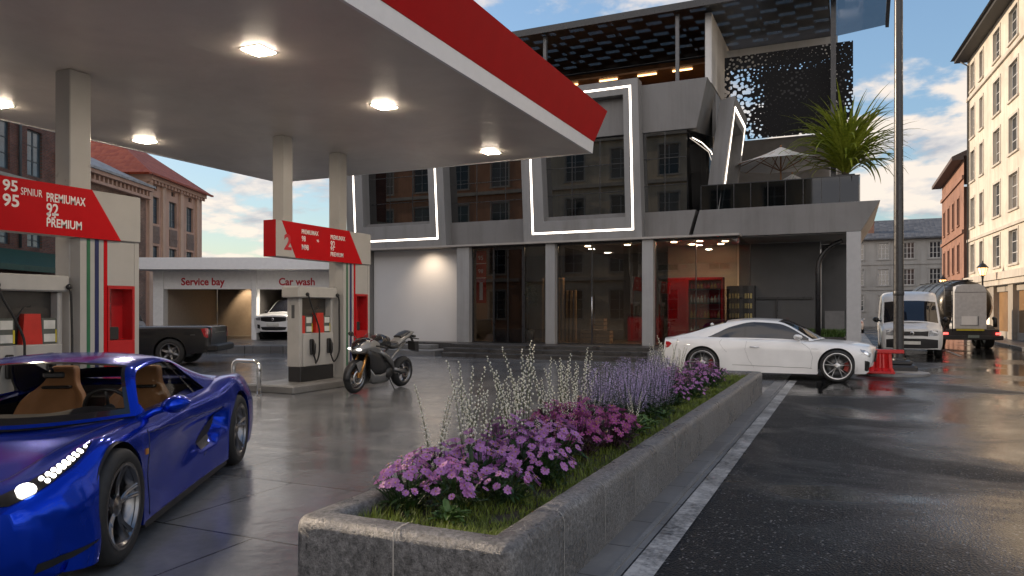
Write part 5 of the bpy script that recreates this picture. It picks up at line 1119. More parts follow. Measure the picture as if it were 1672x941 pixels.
cgh = Loft([
 (.98, [(.83, .915), (.825, .917), (.82, .92), (.78, .93, .02), (.4, .95, .2), (0, .955, .27)]),
 (.2, [(.85, .935), (.765, 1.14), (.665, 1.315), (.60, 1.355), (.32, 1.395, .08), (0, 1.405, .1)]),
 (-.3, [(.86, .945), (.77, 1.155), (.675, 1.345), (.61, 1.39), (.3, 1.42), (0, 1.43)]),
 (-.85, [(.855, .955), (.79, 1.09), (.725, 1.225), (.63, 1.33), (.3, 1.375), (0, 1.39)]),
 (-1.15, [(.85, .965), (.825, 1.02), (.80, 1.08), (.64, 1.26), (.32, 1.30), (0, 1.315)]),
 (-1.36, [(.845, .97), (.842, .982), (.838, .99), (.65, 1.2), (.32, 1.24), (0, 1.255)]),
 (-1.7, [(.82, .97), (.80, .985), (.78, 1.0), (.67, 1.09), (.32, 1.125), (0, 1.135)]),
 (-2.25, [(.76, .93), (.755, .935), (.74, .94), (.70, .95), (.3, .965), (0, .97)])])
gh_shell(cgh, CP, whitep, (-1.35, .88, .12, 1.95), (.22, .94), (-1.95, -.95), 3.05, pillars=((-.52, -.485),), sglass=darkg, frit=.03)
for sg in (1, -1):
    for xx in (1.47, -1.47): make_wheel(CP, xx, sg * .845, .365, .365, .25, .285, 'vee', brightalloy, darkcal, sg, .0); arch_liner(CP, xx, sg, .93, .407, .365)
    b = MB(); b.prism([(1.08, .225), (1.06, .17), (-1.06, .17), (-1.08, .225)], 'y', sg * .78, sg * .905); b.build('side_skirt', whitep, CP)
mirror_part(CP, .63, .93, 1.0, .17, whitep, .95)
seam(CP, clf, [(.92, .28), (.96, .55), (.90, .74), (.70, .89)], r=.0022, mat=shut); seam(CP, clf, [(-.30, .28), (-.42, .45), (-.50, .70), (-.46, .915)], r=.0022, mat=shut); seam(CP, clf, [(-1.02, .93), (-1.08, .85), (-1.0, .72), (-.9, .62)], r=.002, mat=shut)
seam(CP, clf, [(.95, .30), (-.98, .335)], r=.0045, name='sill_line', mat=shut); seam(CP, clf, [(1.95, .62), (2.12, .63)], r=.002, mat=shut)
patch('headlight', cbv, [(1.93, .755), (2.02, .735), (2.10, .70), (2.16, .65)], [(1.96, .70), (2.02, .655), (2.09, .60), (2.14, .57)], hl_clear, CP, 'y', .008, 14, 5)
patch('headlight_lamp', cbv, [(2.02, .70), (2.06, .70), (2.10, .67)], [(2.02, .665), (2.06, .64), (2.10, .625)], M['chrome'], CP, 'y', .012, 8, 4)
patch('bumper_intake', cbv, [(2.03, .50), (2.09, .49), (2.14, .46)], [(2.03, .28), (2.08, .26), (2.13, .27)], carblack, CP, 'y', .008, 10, 5)
patch('grille', cbv, [(0, .70), (.2, .69), (.36, .66)], [(0, .42), (.2, .43), (.34, .46)], grille, CP, 'x', .03, 14, 6, thick=.004)
patch('tail_light', cbv, [(-2.36, .86), (-2.28, .86), (-2.2, .82)], [(-2.36, .72), (-2.32, .71), (-2.27, .73)], tail_red, CP, 'y', .010, 8, 4)
for sg in (1, -1):
    b = MB(); v, p = clf.side(-.33, .765); b.tube([(-.39, sg * (p.y + .004), .765), (-.37, sg * (p.y + .03), .767), (-.20, sg * (p.y + .03), .765), (-.18, sg * (p.y + .004), .765)], [.01, .012, .012, .01], 8); b.build('door_handle', M['chrome'], CP)
    b = MB(); v, p = clf.side(1.02, .745); b.box(.93, 1.14, sg * p.y - .004, sg * p.y + .006, .735, .75); b.build('fender_vent', M['chrome'], CP)
b = MB(); b.cyl((-1.3, -.3, 1.25), (-1.33, -.3, 1.30), .05, .03, 10); b.build('antenna', whitep, CP); b = MB(); b.box(.95, 1.15, -.5, .5, .945, .955); b.build('cowl', carblack, CP)
b = MB(); b.bbox(-1.3, .8, -.80, .80, .25, .92, .05); b.build('cabin_tub', carblack, CP)
# far parked copy down the street
fc = dup(CP, (.1, 57, .1), R(90), 'pale parked car far down the left pavement beyond the terrace')
fc.scale = (.9, .9, .9)

# --- white SUV in the wash
SV = thing('suv', 'white off road car with dark grille standing in the car wash bay', 'car', tuple(cw(-10.3, 35.0, .3)), R(-65.4 - 7)); SV.scale = (1.08, 1.08, 1.1)
slf = Loft([
 (2.28, [(.70, .30, -.22), (.76, .42, -.22), (.80, .6, -.20), (.80, .78, -.18), (.74, .90, -.14), (.5, .98, -.05), (.25, 1.0), (0, 1.0)]),
 (2.05, [(.88, .28, -.08), (.92, .42, -.08), (.94, .6, -.06), (.93, .82, -.04), (.86, .97, -.02), (.5, 1.04), (.25, 1.06), (0, 1.06)]),
 (1.4, [(.94, .28), (.97, .44), (.98, .66), (.97, .90), (.88, 1.06), (.5, 1.10), (.25, 1.12), (0, 1.12)]),
 (.8, [(.93, .28), (.95, .44), (.96, .66), (.96, .92), (.90, 1.08), (.55, 1.14), (.28, 1.15), (0, 1.15)]),
 (-1.4, [(.94, .28), (.96, .44), (.97, .66), (.97, .94), (.90, 1.14), (.55, 1.2), (.28, 1.2), (0, 1.2)]),
 (-2.25, [(.88, .35), (.9, .46), (.91, .7), (.9, .96), (.84, 1.12), (.55, 1.14), (.28, 1.14), (0, 1.14)])])
sbs = body_shell('body', slf, SV, whitep, (1.4, -1.4), .43, .39, hole=(-1.9, .8, 5.3), skirt=(.35, .3)); sbv = bvh_of(sbs)
sgh = Loft([
 (.95, [(.88, 1.08), (.875, 1.085), (.87, 1.09), (.83, 1.1, .02), (.4, 1.12, .16), (0, 1.13, .22)]),
 (.15, [(.89, 1.1), (.80, 1.36), (.72, 1.60), (.66, 1.65), (.33, 1.69, .06), (0, 1.70, .08)]),
 (-1.2, [(.88, 1.15), (.80, 1.38), (.72, 1.60), (.66, 1.66), (.33, 1.70), (0, 1.71)]),
 (-2.1, [(.85, 1.15), (.80, 1.3), (.74, 1.48), (.70, 1.52), (.33, 1.56), (0, 1.57)]),
 (-2.28, [(.83, 1.12), (.82, 1.13), (.80, 1.14), (.74, 1.15), (.33, 1.15), (0, 1.15)])])
gh_shell(sgh, SV, whitep, (-2.0, .85, .12, 1.95), (.18, .92), (-2.25, -2.12), 3.05, pillars=((-.35, -.28), (-1.2, -1.12)), sglass=darkg, frit=.04)
for sg in (1, -1):
    for xx in (1.4, -1.4): make_wheel(SV, xx, sg * .85, .38, .38, .26, .26, 'six', darkalloy, None, sg); arch_liner(SV, xx, sg, .94, .432, .39)
mirror_part(SV, .75, .94, 1.16, .2, carblack, 1.1)
patch('grille', sbv, [(0, .95), (.3, .945), (.56, .93)], [(0, .74), (.3, .745), (.54, .78)], grille, SV, 'x', .012, 12, 5)
patch('headlight', sbv, [(.58, .93), (.7, .92), (.82, .90)], [(.56, .80), (.70, .80), (.80, .82)], hl_clear, SV, 'x', .012, 10, 4)
patch('bumper_intake', sbv, [(0, .54), (.3, .54), (.56, .53)], [(0, .40), (.3, .40), (.5, .42)], carblack, SV, 'x', .012, 10, 4); patch('fog_lamp', sbv, [(.60, .62), (.74, .64)], [(.60, .46), (.74, .48)], carblack, SV, 'x', .014, 6, 4)
b = MB(); b.box(2.285, 2.30, -.26, .26, .585, .69); b.build('number_plate', platem, SV); b = MB(); b.lathe([(.05, 0), (.06, .01), (.03, .012)], (2.29, 0, .85), 'x', 16); b.build('badge', M['chrome'], SV)
b = MB(); b.bbox(-1.9, .8, -.85, .85, .3, 1.08, .05); b.build('cabin_tub', carblack, SV)

# --- black pickup, its load bed towards us
PK = thing('pickup', 'black pickup truck showing its load bed, right of the front kiosk', 'pickup truck', tuple(cw(-11.45, 21.9)), CAMZ + R(180 + 7))
plf = Loft([
 (2.55, [(.80, .35, -.1), (.84, .5, -.1), (.86, .7, -.08), (.85, .9, -.05), (.78, 1.0), (.5, 1.03), (.25, 1.04), (0, 1.04)]),
 (1.6, [(.92, .33), (.96, .5), (.97, .72), (.96, .98), (.88, 1.1), (.5, 1.13), (.25, 1.14), (0, 1.14)]),
 (.6, [(.92, .33), (.95, .5), (.96, .72), (.96, 1.0), (.90, 1.12), (.55, 1.14), (.28, 1.14), (0, 1.14)]),
 (-1.6, [(.92, .33), (.96, .5), (.97, .74), (.965, 1.02), (.92, 1.15), (.6, 1.16), (.28, 1.16), (0, 1.16)]),
 (-2.5, [(.90, .40), (.93, .52), (.945, .74), (.94, 1.02), (.90, 1.15), (.6, 1.16), (.28, 1.16), (0, 1.16)]),
 (-2.62, [(.86, .42), (.89, .52), (.90, .74), (.90, 1.02), (.86, 1.12), (.6, 1.13), (.28, 1.13), (0, 1.13)])])
pbs = body_shell('body', plf, PK, blackp, (1.6, -1.5), .45, .40, skirt=(.4, .42)); pbv = bvh_of(pbs)
pgh = Loft([
 (1.6, [(.88, 1.1), (.87, 1.105), (.86, 1.11), (.82, 1.12, .02), (.4, 1.13, .1), (0, 1.13, .15)]),
 (.95, [(.89, 1.12), (.80, 1.4), (.72, 1.68), (.66, 1.74), (.33, 1.78), (0, 1.79)]),
 (.05, [(.89, 1.13), (.80, 1.4), (.72, 1.68), (.66, 1.74), (.33, 1.78), (0, 1.79)]),
 (-.17, [(.88, 1.13), (.86, 1.18), (.83, 1.24), (.78, 1.26), (.33, 1.28), (0, 1.28)]), (-.23, [(.87, 1.13), (.86, 1.135), (.85, 1.14), (.80, 1.15), (.33, 1.15), (0, 1.15)])])
gh_shell(pgh, PK, blackp, (.05, 1.48, .12, 1.95), (.97, 1.57), (-.16, .03), 3.05, pillars=((.6, .66),), sglass=darkg, frit=.03)
for sg in (1, -1):
    for xx in (1.6, -1.5): make_wheel(PK, xx, sg * .84, .40, .40, .26, .26, 'six', darkalloy, None, sg); arch_liner(PK, xx, sg, .94, .452, .40)
patch('tail_light', pbv, [(-2.56, 1.10), (-2.47, 1.10), (-2.36, 1.08)], [(-2.56, .82), (-2.50, .83), (-2.45, .86)], tail_red, PK, 'y', .010, 8, 6); patch('tail_light', pbv, [(.90, 1.10), (.80, 1.10)], [(.90, .82), (.82, .84)], tail_red, PK, 'nx', .012, 6, 4)
b = MB(); b.bbox(-2.82, -2.5, -.95, .95, .42, .62, .04); b.build('rear_bumper', carblack, PK); b = MB(); b.box(-2.645, -2.635, -.55, .55, .96, .985); b.build('tailgate_handle', darkalloy, PK)
b = MB(); b.box(-2.2, -2.05, .93, .965, .90, .915); b.build('door_handle', darkalloy, PK)
seam(PK, plf, [(-.2, .4), (-.2, 1.1)], r=.004); mirror_part(PK, 1.4, .94, 1.2, .2, blackp, 1.1)

# --- white van
VN = thing('van', 'white panel van with high roof coming towards us, behind the black mast', 'van', (2.02, 31.1, 0), R(-91))
vlf = Loft([
 (2.72, [(.74, .30, -.16), (.80, .42, -.16), (.82, .6, -.12), (.81, .78, -.10), (.74, .90, -.08), (.5, .97, -.03), (.25, .985), (0, .99)]),
 (2.5, [(.88, .28, -.06), (.92, .42, -.06), (.935, .6, -.04), (.93, .80, -.03), (.85, .97, -.01), (.5, 1.05), (.25, 1.07), (0, 1.07)]),
 (1.75, [(.93, .28), (.955, .44), (.965, .66), (.96, .92), (.92, 1.14), (.6, 1.24), (.28, 1.25), (0, 1.25)]),
 (-1.6, [(.93, .28), (.955, .44), (.965, .66), (.965, .92), (.955, 1.15), (.6, 1.25), (.28, 1.25), (0, 1.25)]),
 (-2.6, [(.93, .32), (.95, .44), (.96, .66), (.96, .92), (.95, 1.15), (.6, 1.25), (.28, 1.25), (0, 1.25)])])
vbs = body_shell('body', vlf, VN, whitep, (1.75, -1.75), .40, .35, skirt=(.3, .3)); vbv = bvh_of(vbs)
vgh = Loft([
 (1.98, [(.93, 1.10), (.92, 1.105), (.91, 1.11), (.87, 1.13, .02), (.45, 1.2, .12), (0, 1.22, .17)]),
 (1.15, [(.955, 1.13), (.925, 1.5), (.87, 1.86), (.83, 1.92), (.42, 1.97, .1), (0, 1.98, .14)]),
 (.7, [(.955, 1.14), (.93, 1.55), (.885, 1.98), (.82, 2.16), (.42, 2.22, .06), (0, 2.23, .08)]),
 (.3, [(.955, 1.14), (.93, 1.56), (.89, 2.05), (.82, 2.25), (.42, 2.31), (0, 2.32)]),
 (-2.5, [(.955, 1.14), (.93, 1.56), (.89, 2.05), (.82, 2.25), (.42, 2.31), (0, 2.32)]), (-2.62, [(.94, 1.14), (.92, 1.56), (.87, 2.03), (.80, 2.22), (.42, 2.28), (0, 2.29)])])
gh_shell(vgh, VN, whitep, (.45, 1.75, .25, 1.75), (1.17, 1.94), None, 3.1, pillars=(), sglass=darkg, frit=.03)
for sg in (1, -1):
    for xx in (1.75, -1.75): make_wheel(VN, xx, sg * .85, .34, .34, .22, .21, 'six', darkalloy, None, sg); arch_liner(VN, xx, sg, .93, .402, .35)
mirror_part(VN, 1.6, .98, 1.28, .22, carblack, 1.5)
patch('bumper', vbv, [(0, .66), (.35, .66), (.60, .64), (.78, .62)], [(0, .32), (.35, .32), (.60, .33), (.78, .34)], carblack, VN, 'x', .010, 14, 5); patch('grille', vbv, [(0, .90), (.3, .90), (.5, .92)], [(0, .76), (.3, .76), (.48, .74)], grille, VN, 'x', .012, 10, 4)
patch('headlight', vbv, [(.52, .93), (.66, .95), (.78, .93)], [(.50, .76), (.66, .76), (.78, .78)], hl_clear, VN, 'x', .012, 8, 4)
b = MB(); b.box(2.735, 2.75, -.26, .26, .46, .57); b.build('number_plate', platem, VN); b = MB(); b.lathe([(.055, .0), (.075, .012), (.05, .014)], (2.74, 0, .83), 'x', 18); b.build('badge', M['chrome'], VN)
b = MB(); b.tube([(2.12, -.55, 1.2), (2.0, .05, 1.245)], .012, 6); b.tube([(2.12, .1, 1.22), (1.95, .6, 1.24)], .012, 6); b.build('wiper', carblack, VN)
b = MB(); b.bbox(-2.4, 1.6, -.86, .86, .35, 1.2, .05); b.build('cabin_tub', carblack, VN)

# --- tanker lorry, tail towards us
TK = thing('tanker_lorry', 'dark tank lorry with a white rear housing and ladder, driving away along the street', 'lorry', (4.2, 39.0, 0), R(99)); TK.scale = (.92, .92, .92)
tankm = simple('dark bronze tank', (.045, .04, .033), .3, .5, .12, 2, rvar=.06)
b = MB(); b.lathe([(0, -2.9), (.9, -2.88), (1.12, -2.6), (1.15, -2.3), (1.15, 3.6), (1.0, 3.9), (0, 4.0)], (0, 0, 2.02), 'x', 36)
for xx in (-1.6, -.2, 1.2, 2.6): b.lathe([(1.152, xx - .04), (1.17, xx - .03), (1.17, xx + .03), (1.152, xx + .04)], (0, 0, 2.02), 'x', 36)
b.build('tank', tankm, TK)
b = MB(); b.prism([(-.62, .92), (.66, .92), (.66, 2.62), (.58, 2.86), (.36, 2.95), (-.32, 2.95), (-.54, 2.86), (-.62, 2.62)], 'x', -3.35, -2.5); b.build('rear_housing', simple('pale grey housing', (.5, .5, .5), .4), TK, bev=.02)
b = MB(); b.box(-3.372, -3.352, -.22, .40, 1.10, 1.50); b.build('hatch', whitep, TK); b = MB(); b.box(-3.38, -3.352, -.30, .46, 1.08, 1.10); b.box(-3.38, -3.352, -.3, -.28, 1.1, 1.5); b.build('hatch_frame', M['darkgrey'], TK)
b = MB(); b.box(-3.36, -3.34, -.62, .66, 2.58, 2.60); b.build('housing_trim', M['darkgrey'], TK)
b = MB()
for yy in (.74, 1.06): b.tube([(-3.3, yy, .8), (-3.3, yy, 2.9), (-2.9, yy, 3.15)], .022, 6)
for k in range(9): b.tube([(-3.3, .74, 1.0 + .24 * k), (-3.3, 1.06, 1.0 + .24 * k)], .016, 6)
b.build('ladder', M['blackmetal'], TK)
b = MB(); b.box(-2.8, 3.4, -.05, .05, 3.17, 3.2); b.box(-2.8, 3.4, .55, .6, 3.1, 3.13)
for k in range(6): b.box(-2.6 + k * 1.1, -2.5 + k * 1.1, -.3, .6, 3.14, 3.18)
b.build('catwalk', M['blackmetal'], TK)
b = MB(); b.bbox(-3.3, 6.2, -1.15, 1.15, .55, .90, .03); b.bbox(-3.42, -3.2, -1.28, 1.28, .42, .62, .03); b.build('chassis', carblack, TK)
for yy in (1.05, -1.05): b = MB(); b.box(-3.44, -3.42, yy - .1, yy + .1, .66, .76); b.build('tail_light', emit('brake light', (1, .03, .02), 1.6), TK)
b = MB(); b.box(-3.43, -3.36, -.5, .6, .84, .91); b.build('reflector', yellow, TK); b = MB(); b.box(-3.44, -3.42, -.3, .15, .52, .64); b.build('number_plate', simple('dark plate', (.16, .2, .18), .4), TK)
for sg in (1, -1):
    for xx in (-2.2, -1.0, 5.4): make_wheel(TK, xx, sg * 1.0, .48, .48, .34, .28, 'six', darkalloy, None, sg)
    b = MB(); n = 10; b.grid([[V3((-1.6 + 1.2 * math.cos(a), sg * yy, .48 + .62 * math.sin(a))) for yy in (.75, 1.25)] for a in [PI * k / n for k in range(n + 1)]]); b.build('mudguard', carblack, TK)
b = MB(); b.bbox(4.5, 6.6, -1.2, 1.2, .7, 2.9, .12); b.build('cab', simple('dark cab paint', (.05, .05, .05), .3), TK)
for sg in (1, -1): b = MB(); b.tube([(-2.9, sg * 1.1, 1.0), (-2.9, sg * 1.1, 1.35), (-2.6, sg * 1.15, 1.4)], .09, 8); b.build('hose_reel', carblack, TK)

# --- motorbike
MO = thing('motorbike', 'black and silver sports motorbike leaning on its side stand beside the second pump', 'motorbike', (-8.66, 12.42, 0), R(-94)); MO.rotation_euler = (R(-5), 0, R(-93)); MO.scale = (1.04,) * 3
silver = carpaint('silver fairing paint', (.24, .24, .238), .4, .3); gph = carpaint('graphite fairing paint', (.045, .045, .047), .4, .3); gold = simple('amber fork', (.5, .25, .08), .25, .8); frm = simple('cast alloy frame', (.24, .24, .24), .3, .8)
def rings(mb, secs, n=16, p=2.4):
    R_ = []
    for (x, z, hw, hh, *q) in secs:
        yo = q[0] if q else 0; tl = q[1] if len(q) > 1 else 0; r = []
        for k in range(n + 1):
            a = 2 * PI * k / n; c, s_ = math.cos(a), math.sin(a); c = math.copysign(abs(c) ** (2 / p), c); s_ = math.copysign(abs(s_) ** (2 / p), s_); r.append(V3((x - tl * s_ * hh, yo + c * hw, z + s_ * hh)))
        R_.append(r)
    mb.grid(R_); mb.poly(R_[0][:-1]); mb.poly(R_[-1][:-1][::-1])
def mwheel(x, r, w, rr, lab, disc):
    b = MB(); h = w / 2; b.lathe([(rr, -h * .8), (rr + .02, -h), (r - .06, -h * .95), (r - .02, -h * .6), (r, 0), (r - .02, h * .6), (r - .06, h * .95), (rr + .02, h), (rr, h * .8)], ax='y', n=40); o = b.build('wheel', M['rubber'], MO); o.location = (x, 0, r)
    b = MB(); b.lathe([(rr + .004, -h * .8), (rr - .025, -h * .7), (rr - .03, 0), (rr - .025, h * .7), (rr + .004, h * .8)], ax='y', n=36); b.lathe([(0, -.05), (.045, -.05), (.045, .05), (0, .05)], ax='y', n=16)
    for k in range(5):
        a = 2 * PI * k / 5 + .4; b.tube([(.03 * math.cos(a), 0, .03 * math.sin(a)), (rr * .95 * math.cos(a), 0, rr * .95 * math.sin(a))], [.026, .014], 6)
    b.build('rim', darkalloy, o)
    for yy in disc: b = MB(); b.lathe([(.09, yy - .003), (.15, yy - .003), (.15, yy + .003), (.09, yy + .003)], ax='y', n=28, close=True); b.build('brake_disc', M['steel'], o)
mwheel(.72, .305, .125, .215, '', (.075, -.075)); mwheel(-.72, .315, .19, .215, '', (-.1,))
b = MB()
for sg in (1, -1): b.tube([(.72, sg * .095, .305), (.62, sg * .10, .55), (.53, sg * .10, .80)], [.030, .028, .024], 10); b.bbox(.68, .76, sg * .085 - .02, sg * .085 + .02, .30, .40, .01)
b.build('fork', gold, MO)
b = MB(); n = 12
rows = []
for k in range(n + 1):
    a = lerp(-.15, 2.2, k / n); rr = .335; rows.append([V3((.72 + rr * math.cos(a) * (1 - .25 * abs(t)), .085 * t * (1.0), .305 + rr * math.sin(a) * (1 - .14 * t * t))) for t in (-1, -.6, 0, .6, 1)])
b.grid(rows); b.build('front_fender', gph, MO, solid=.006)
for sg in (1, -1): b = MB(); b.prism([(.84, .58), (.70, .63), (.55, .55), (.62, .34), (.70, .36)], 'y', sg * .085, sg * .098); b.build('fork_cover', silver, MO, bev=.004)
b = MB(); rings(b, [(.86, .80, .02, .02), (.80, .82, .10, .075), (.70, .86, .165, .12), (.58, .88, .20, .155), (.44, .87, .215, .17), (.28, .82, .205, .17)]); b.build('fairing', silver, MO, angle=60)
b = MB(); rings(b, [(.865, .86, .03, .025), (.79, .90, .09, .055), (.66, .965, .125, .055), (.54, 1.0, .14, .05), (.42, .99, .10, .03)]); b.build('nose_panel', M['blackgloss'], MO, angle=60)
for sg in (1, -1):
    b = MB(); b.sphere((.795, sg * .10, .835), (.06, .055, .028), 14, 8); b.build('headlight', emit('motorbike headlamp', (1, .95, .88), .55), MO)
    b = MB(); rows = []     # side fairing
    up = [(.66, .82), (.50, .84), (.34, .80), (.20, .70), (.14, .60)]; lo = [(.52, .50), (.44, .40), (.36, .36), (.20, .34), (.04, .36)]
    for (a, c), (e, f) in zip(up, lo): rows.append([V3((lerp(a, e, t), sg * (.19 + .035 * math.sin(PI * t) - .02 * t), lerp(c, f, t))) for t in (0, .25, .5, .75, 1)])
    b.grid(rows); b.build('side_fairing', gph, MO, solid=.008)
    b = MB(); rows = []
    up = [(.50, .47), (.36, .345), (.18, .335), (.0, .37), (-.10, .42)]; lo = [(.40, .20), (.30, .15), (.12, .14), (-.1, .15), (-.25, .20)]
    for (a, c), (e, f) in zip(up, lo): rows.append([V3((lerp(a, e, t), sg * (.175 - .10 * t * t), lerp(c, f, t))) for t in (0, .25, .5, .75, 1)])
    b.grid(rows); b.build('belly_pan', silver, MO, solid=.008)
    b = MB(); b.tube([(.56, sg * .14, .98), (.54, sg * .24, 1.04), (.53, sg * .30, 1.07)], .010, 6); b.sphere((.52, sg * .34, 1.08), (.02, .075, .045), 12, 8); b.build('mirror', M['black'], MO)
    b = MB(); b.tube([(.46, sg * .12, .90), (.40, sg * .26, .90), (.36, sg * .36, .885)], .016, 8); b.tube([(.39, sg * .27, .90), (.345, sg * .385, .88)], .022, 8); b.build('handlebar', M['black'], MO)
    b = MB(); b.tube([(.30, sg * .16, .80), (.10, sg * .19, .70), (-.12, sg * .17, .56), (-.22, sg * .15, .42)], [.035, .05, .05, .035], 8); b.tube([(-.10, sg * .15, .58), (-.35, sg * .13, .76), (-.62, sg * .10, .92)], .024, 8); b.build('frame', frm, MO)
    b = MB(); b.tube([(-.20, sg * .14, .42), (-.5, sg * .14, .36), (-.72, sg * .13, .315)], [.04, .034, .03], 8); b.build('swingarm', frm, MO)
    b = MB(); b.bbox(-.26, -.16, sg * .16 - .01, sg * .16 + .08, .33, .36, .008); b.build('footrest', M['black'], MO)
b = MB(); rings(b, [(.34, .88, .10, .07), (.24, .945, .16, .10), (.08, .98, .175, .12), (-.08, .95, .15, .12), (-.18, .89, .10, .08)]); b.build('tank', M['blackgloss'], MO, angle=60)
b = MB(); rings(b, [(-.12, .86, .10, .035), (-.26, .84, .14, .05), (-.42, .87, .135, .05), (-.5, .92, .12, .05)]); b.build('seat', M['black'], MO, angle=60)
b = MB(); rings(b, [(-.40, .89, .12, .055), (-.56, .98, .135, .075), (-.76, 1.06, .115, .065), (-.92, 1.10, .075, .04), (-1.0, 1.11, .04, .02)]); b.build('tail', silver, MO, angle=60)
b = MB(); rings(b, [(-.50, 1.02, .10, .03), (-.64, 1.075, .115, .04), (-.80, 1.12, .09, .03)]); b.build('pillion_seat', M['black'], MO, angle=60)
b = MB(); b.bbox(-1.06, -.98, -.06, .06, 1.0, 1.05, .01); b.tube([(-.92, 0, 1.05), (-1.05, 0, .90), (-1.08, 0, .78)], .025, 8); b.prism([(-.98, .92), (-1.12, .92), (-1.15, .70), (-1.02, .74)], 'y', -.09, .09); b.tube([(-1.03, -.15, .98), (-1.03, .15, .98)], .012, 6); b.build('plate_holder', M['black'], MO)
b = MB(); b.bbox(-.22, .28, -.15, .15, .24, .62, .05); b.lathe([(.0, .20), (.09, .20), (.11, .16), (.11, .1)], (-.08, 0, .36), 'y', 18); b.bbox(.0, .3, -.13, .13, .55, .74, .03); b.build('engine', simple('dark engine', (.05, .05, .05), .4, .6), MO)
b = MB(); b.tube([(-.15, -.14, .26), (-.45, -.20, .30), (-.62, -.22, .36)], [.03, .04, .05], 10); b.tube([(-.60, -.22, .36), (-1.0, -.24, .52)], [.055, .06], 12); b.build('exhaust', frm, MO)
b = MB(); b.tube([(-.10, .12, .30), (-.16, .26, .04), (-.18, .28, .0)], .012, 6); b.build('side_stand', M['black'], MO)
b = MB(); rows = []
for k in range(8):
    t = k / 7; rows.append([V3((.72 - .30 * t - .05 * abs(s_) ** 2, .13 * s_ * (1 - .35 * t), .93 + .20 * t - .05 * s_ * s_)) for s_ in (-1, -.5, 0, .5, 1)])
b.grid(rows); b.build('windscreen', glass('smoked screen', (.7, .68, .66), .01, spec=1.3), MO)
b = MB(); b.tube([(-.72, .09, .315), (-.3, .10, .40)], .012, 6); b.lathe([(.09, .085), (.11, .085), (.11, .1), (.09, .1)], (-.72, 0, .315), 'y', 20, close=True); b.build('chain', simple('chain steel', (.25, .23, .2), .4, .9), MO)
# ------------------------------------------------------------------ flower bed
def leafmat(name, c0, c1, rough=.5, sc=9, trans=.25):
    m, nt, b = newmat(name); p = worldpos(nt); n = noise(nt, p, sc, 3, .6); n2 = noise(nt, p, sc * 6, 2, .6)
    ad = N(nt, 'ShaderNodeMath', operation='MULTIPLY_ADD'); ad.inputs[1].default_value = .5; L(nt, n2, ad.inputs[0]); hf = N(nt, 'ShaderNodeMath', operation='MULTIPLY'); hf.inputs[1].default_value = .5; L(nt, n, hf.inputs[0]); L(nt, hf.outputs[0], ad.inputs[2])
    r = ramp(nt, [(.36, c0), (.64, c1)]); L(nt, ad.outputs[0], r.inputs[0]); L(nt, r.outputs[0], b.inputs['Base Color']); b.inputs['Roughness'].default_value = rough
    tr = N(nt, 'ShaderNodeBsdfTranslucent'); L(nt, r.outputs[0], tr.inputs[0]); mx = N(nt, 'ShaderNodeMixShader'); mx.inputs[0].default_value = trans
    L(nt, b.outputs[0], mx.inputs[1]); L(nt, tr.outputs[0], mx.inputs[2]); L(nt, mx.outputs[0], nt.nodes['Material Output'].inputs[0]); return m
PX0, PX1, PY0, PY1 = -2.87, -1.5, 3.28, 14.9
PLN = thing('flower_bed_wall', 'long low granite kerb wall enclosing the flower bed in front of the forecourt', 'planter', (0, 0, 0))
def rrect(d, z, r=.07, n=5):
    x0, x1, y0, y1 = PX0 + d, PX1 - d, PY0 + d, PY1 - d; r = max(r - d, .012); out = []
    for cx, cy, a0 in ((x1 - r, y0 + r, -PI / 2), (x1 - r, y1 - r, 0), (x0 + r, y1 - r, PI / 2), (x0 + r, y0 + r, PI)):
        for k in range(n + 1): a = a0 + PI / 2 * k / n; out.append(V3((cx + r * math.cos(a), cy + r * math.sin(a), z)))
    return out + [out[0]]
# subdivide long runs so the stone can be uneven
def dense(P, step=.09):
    out = []
    for a, c in zip(P[:-1], P[1:]):
        n = max(1, int((c - a).length / step)); out += [a.lerp(c, k / n) for k in range(n)]
    return out + [P[-1]]
from mathutils import noise as mn
rows = []; base = dense(rrect(0, 0)); nb = len(base)
ringp = [(0, -.02), (0, .2), (0, .375), (.008, .405), (.028, .428), (.06, .436), (.15, .436), (.178, .425), (.192, .40), (.195, .3)]
for d, z in ringp:
    P = rrect(d, z); out = []
    for i, (a, c) in enumerate(zip(P[:-1], P[1:])):
        a0, c0 = rrect(0, 0)[i], rrect(0, 0)[i + 1]; n = max(1, int((c0 - a0).length / .09)); out += [a.lerp(c, k / n) for k in range(n)]
    out.append(P[-1]); rows.append([p + V3((mn.noise(p * 9), mn.noise(p * 9 + V3((5, 0, 0))), mn.noise(p * 9 + V3((0, 7, 0))))) * (.004 if z > 0 else 0) for p in out])
for r in rows: r[-1] = r[0]
b = MB(); b.grid(rows, flip=True); b.build('wall', M['granite'], PLN, angle=60, merge=True)
mort = simple('pale mortar', (.40, .38, .35), .7, 0, .15, 20)
b = MB()
prof = [(-.0045, .02), (-.0045, .38), (.006, .413), (.028, .4345), (.06, .442), (.15, .442), (.181, .43), (.197, .40), (.197, .34)]
def joint_y(y):
    for side in (1, -1):
        X = lambda d: PX1 - d if side > 0 else PX0 + d
        w = .0028 + .0015 * rnd.random()
        for (d0, z0), (d1, z1) in zip(prof[:-1], prof[1:]):
            j = rnd.uniform(-.002, .002); b.quad((X(d0), y - w + j, z0), (X(d1), y - w - j, z1), (X(d1), y + w, z1), (X(d0), y + w + j, z0))
yy = PY0 + .72
while yy < PY1 - .3: joint_y(yy); yy += .78 + rnd.uniform(-.05, .05)
for x in (PX0 + .68,):
    for (d0, z0), (d1, z1) in zip(prof[:-1], prof[1:]): b.quad((x - .005, PY0 + d0, z0), (x - .004, PY0 + d1, z1), (x + .005, PY0 + d1, z1), (x + .005, PY0 + d0, z0))
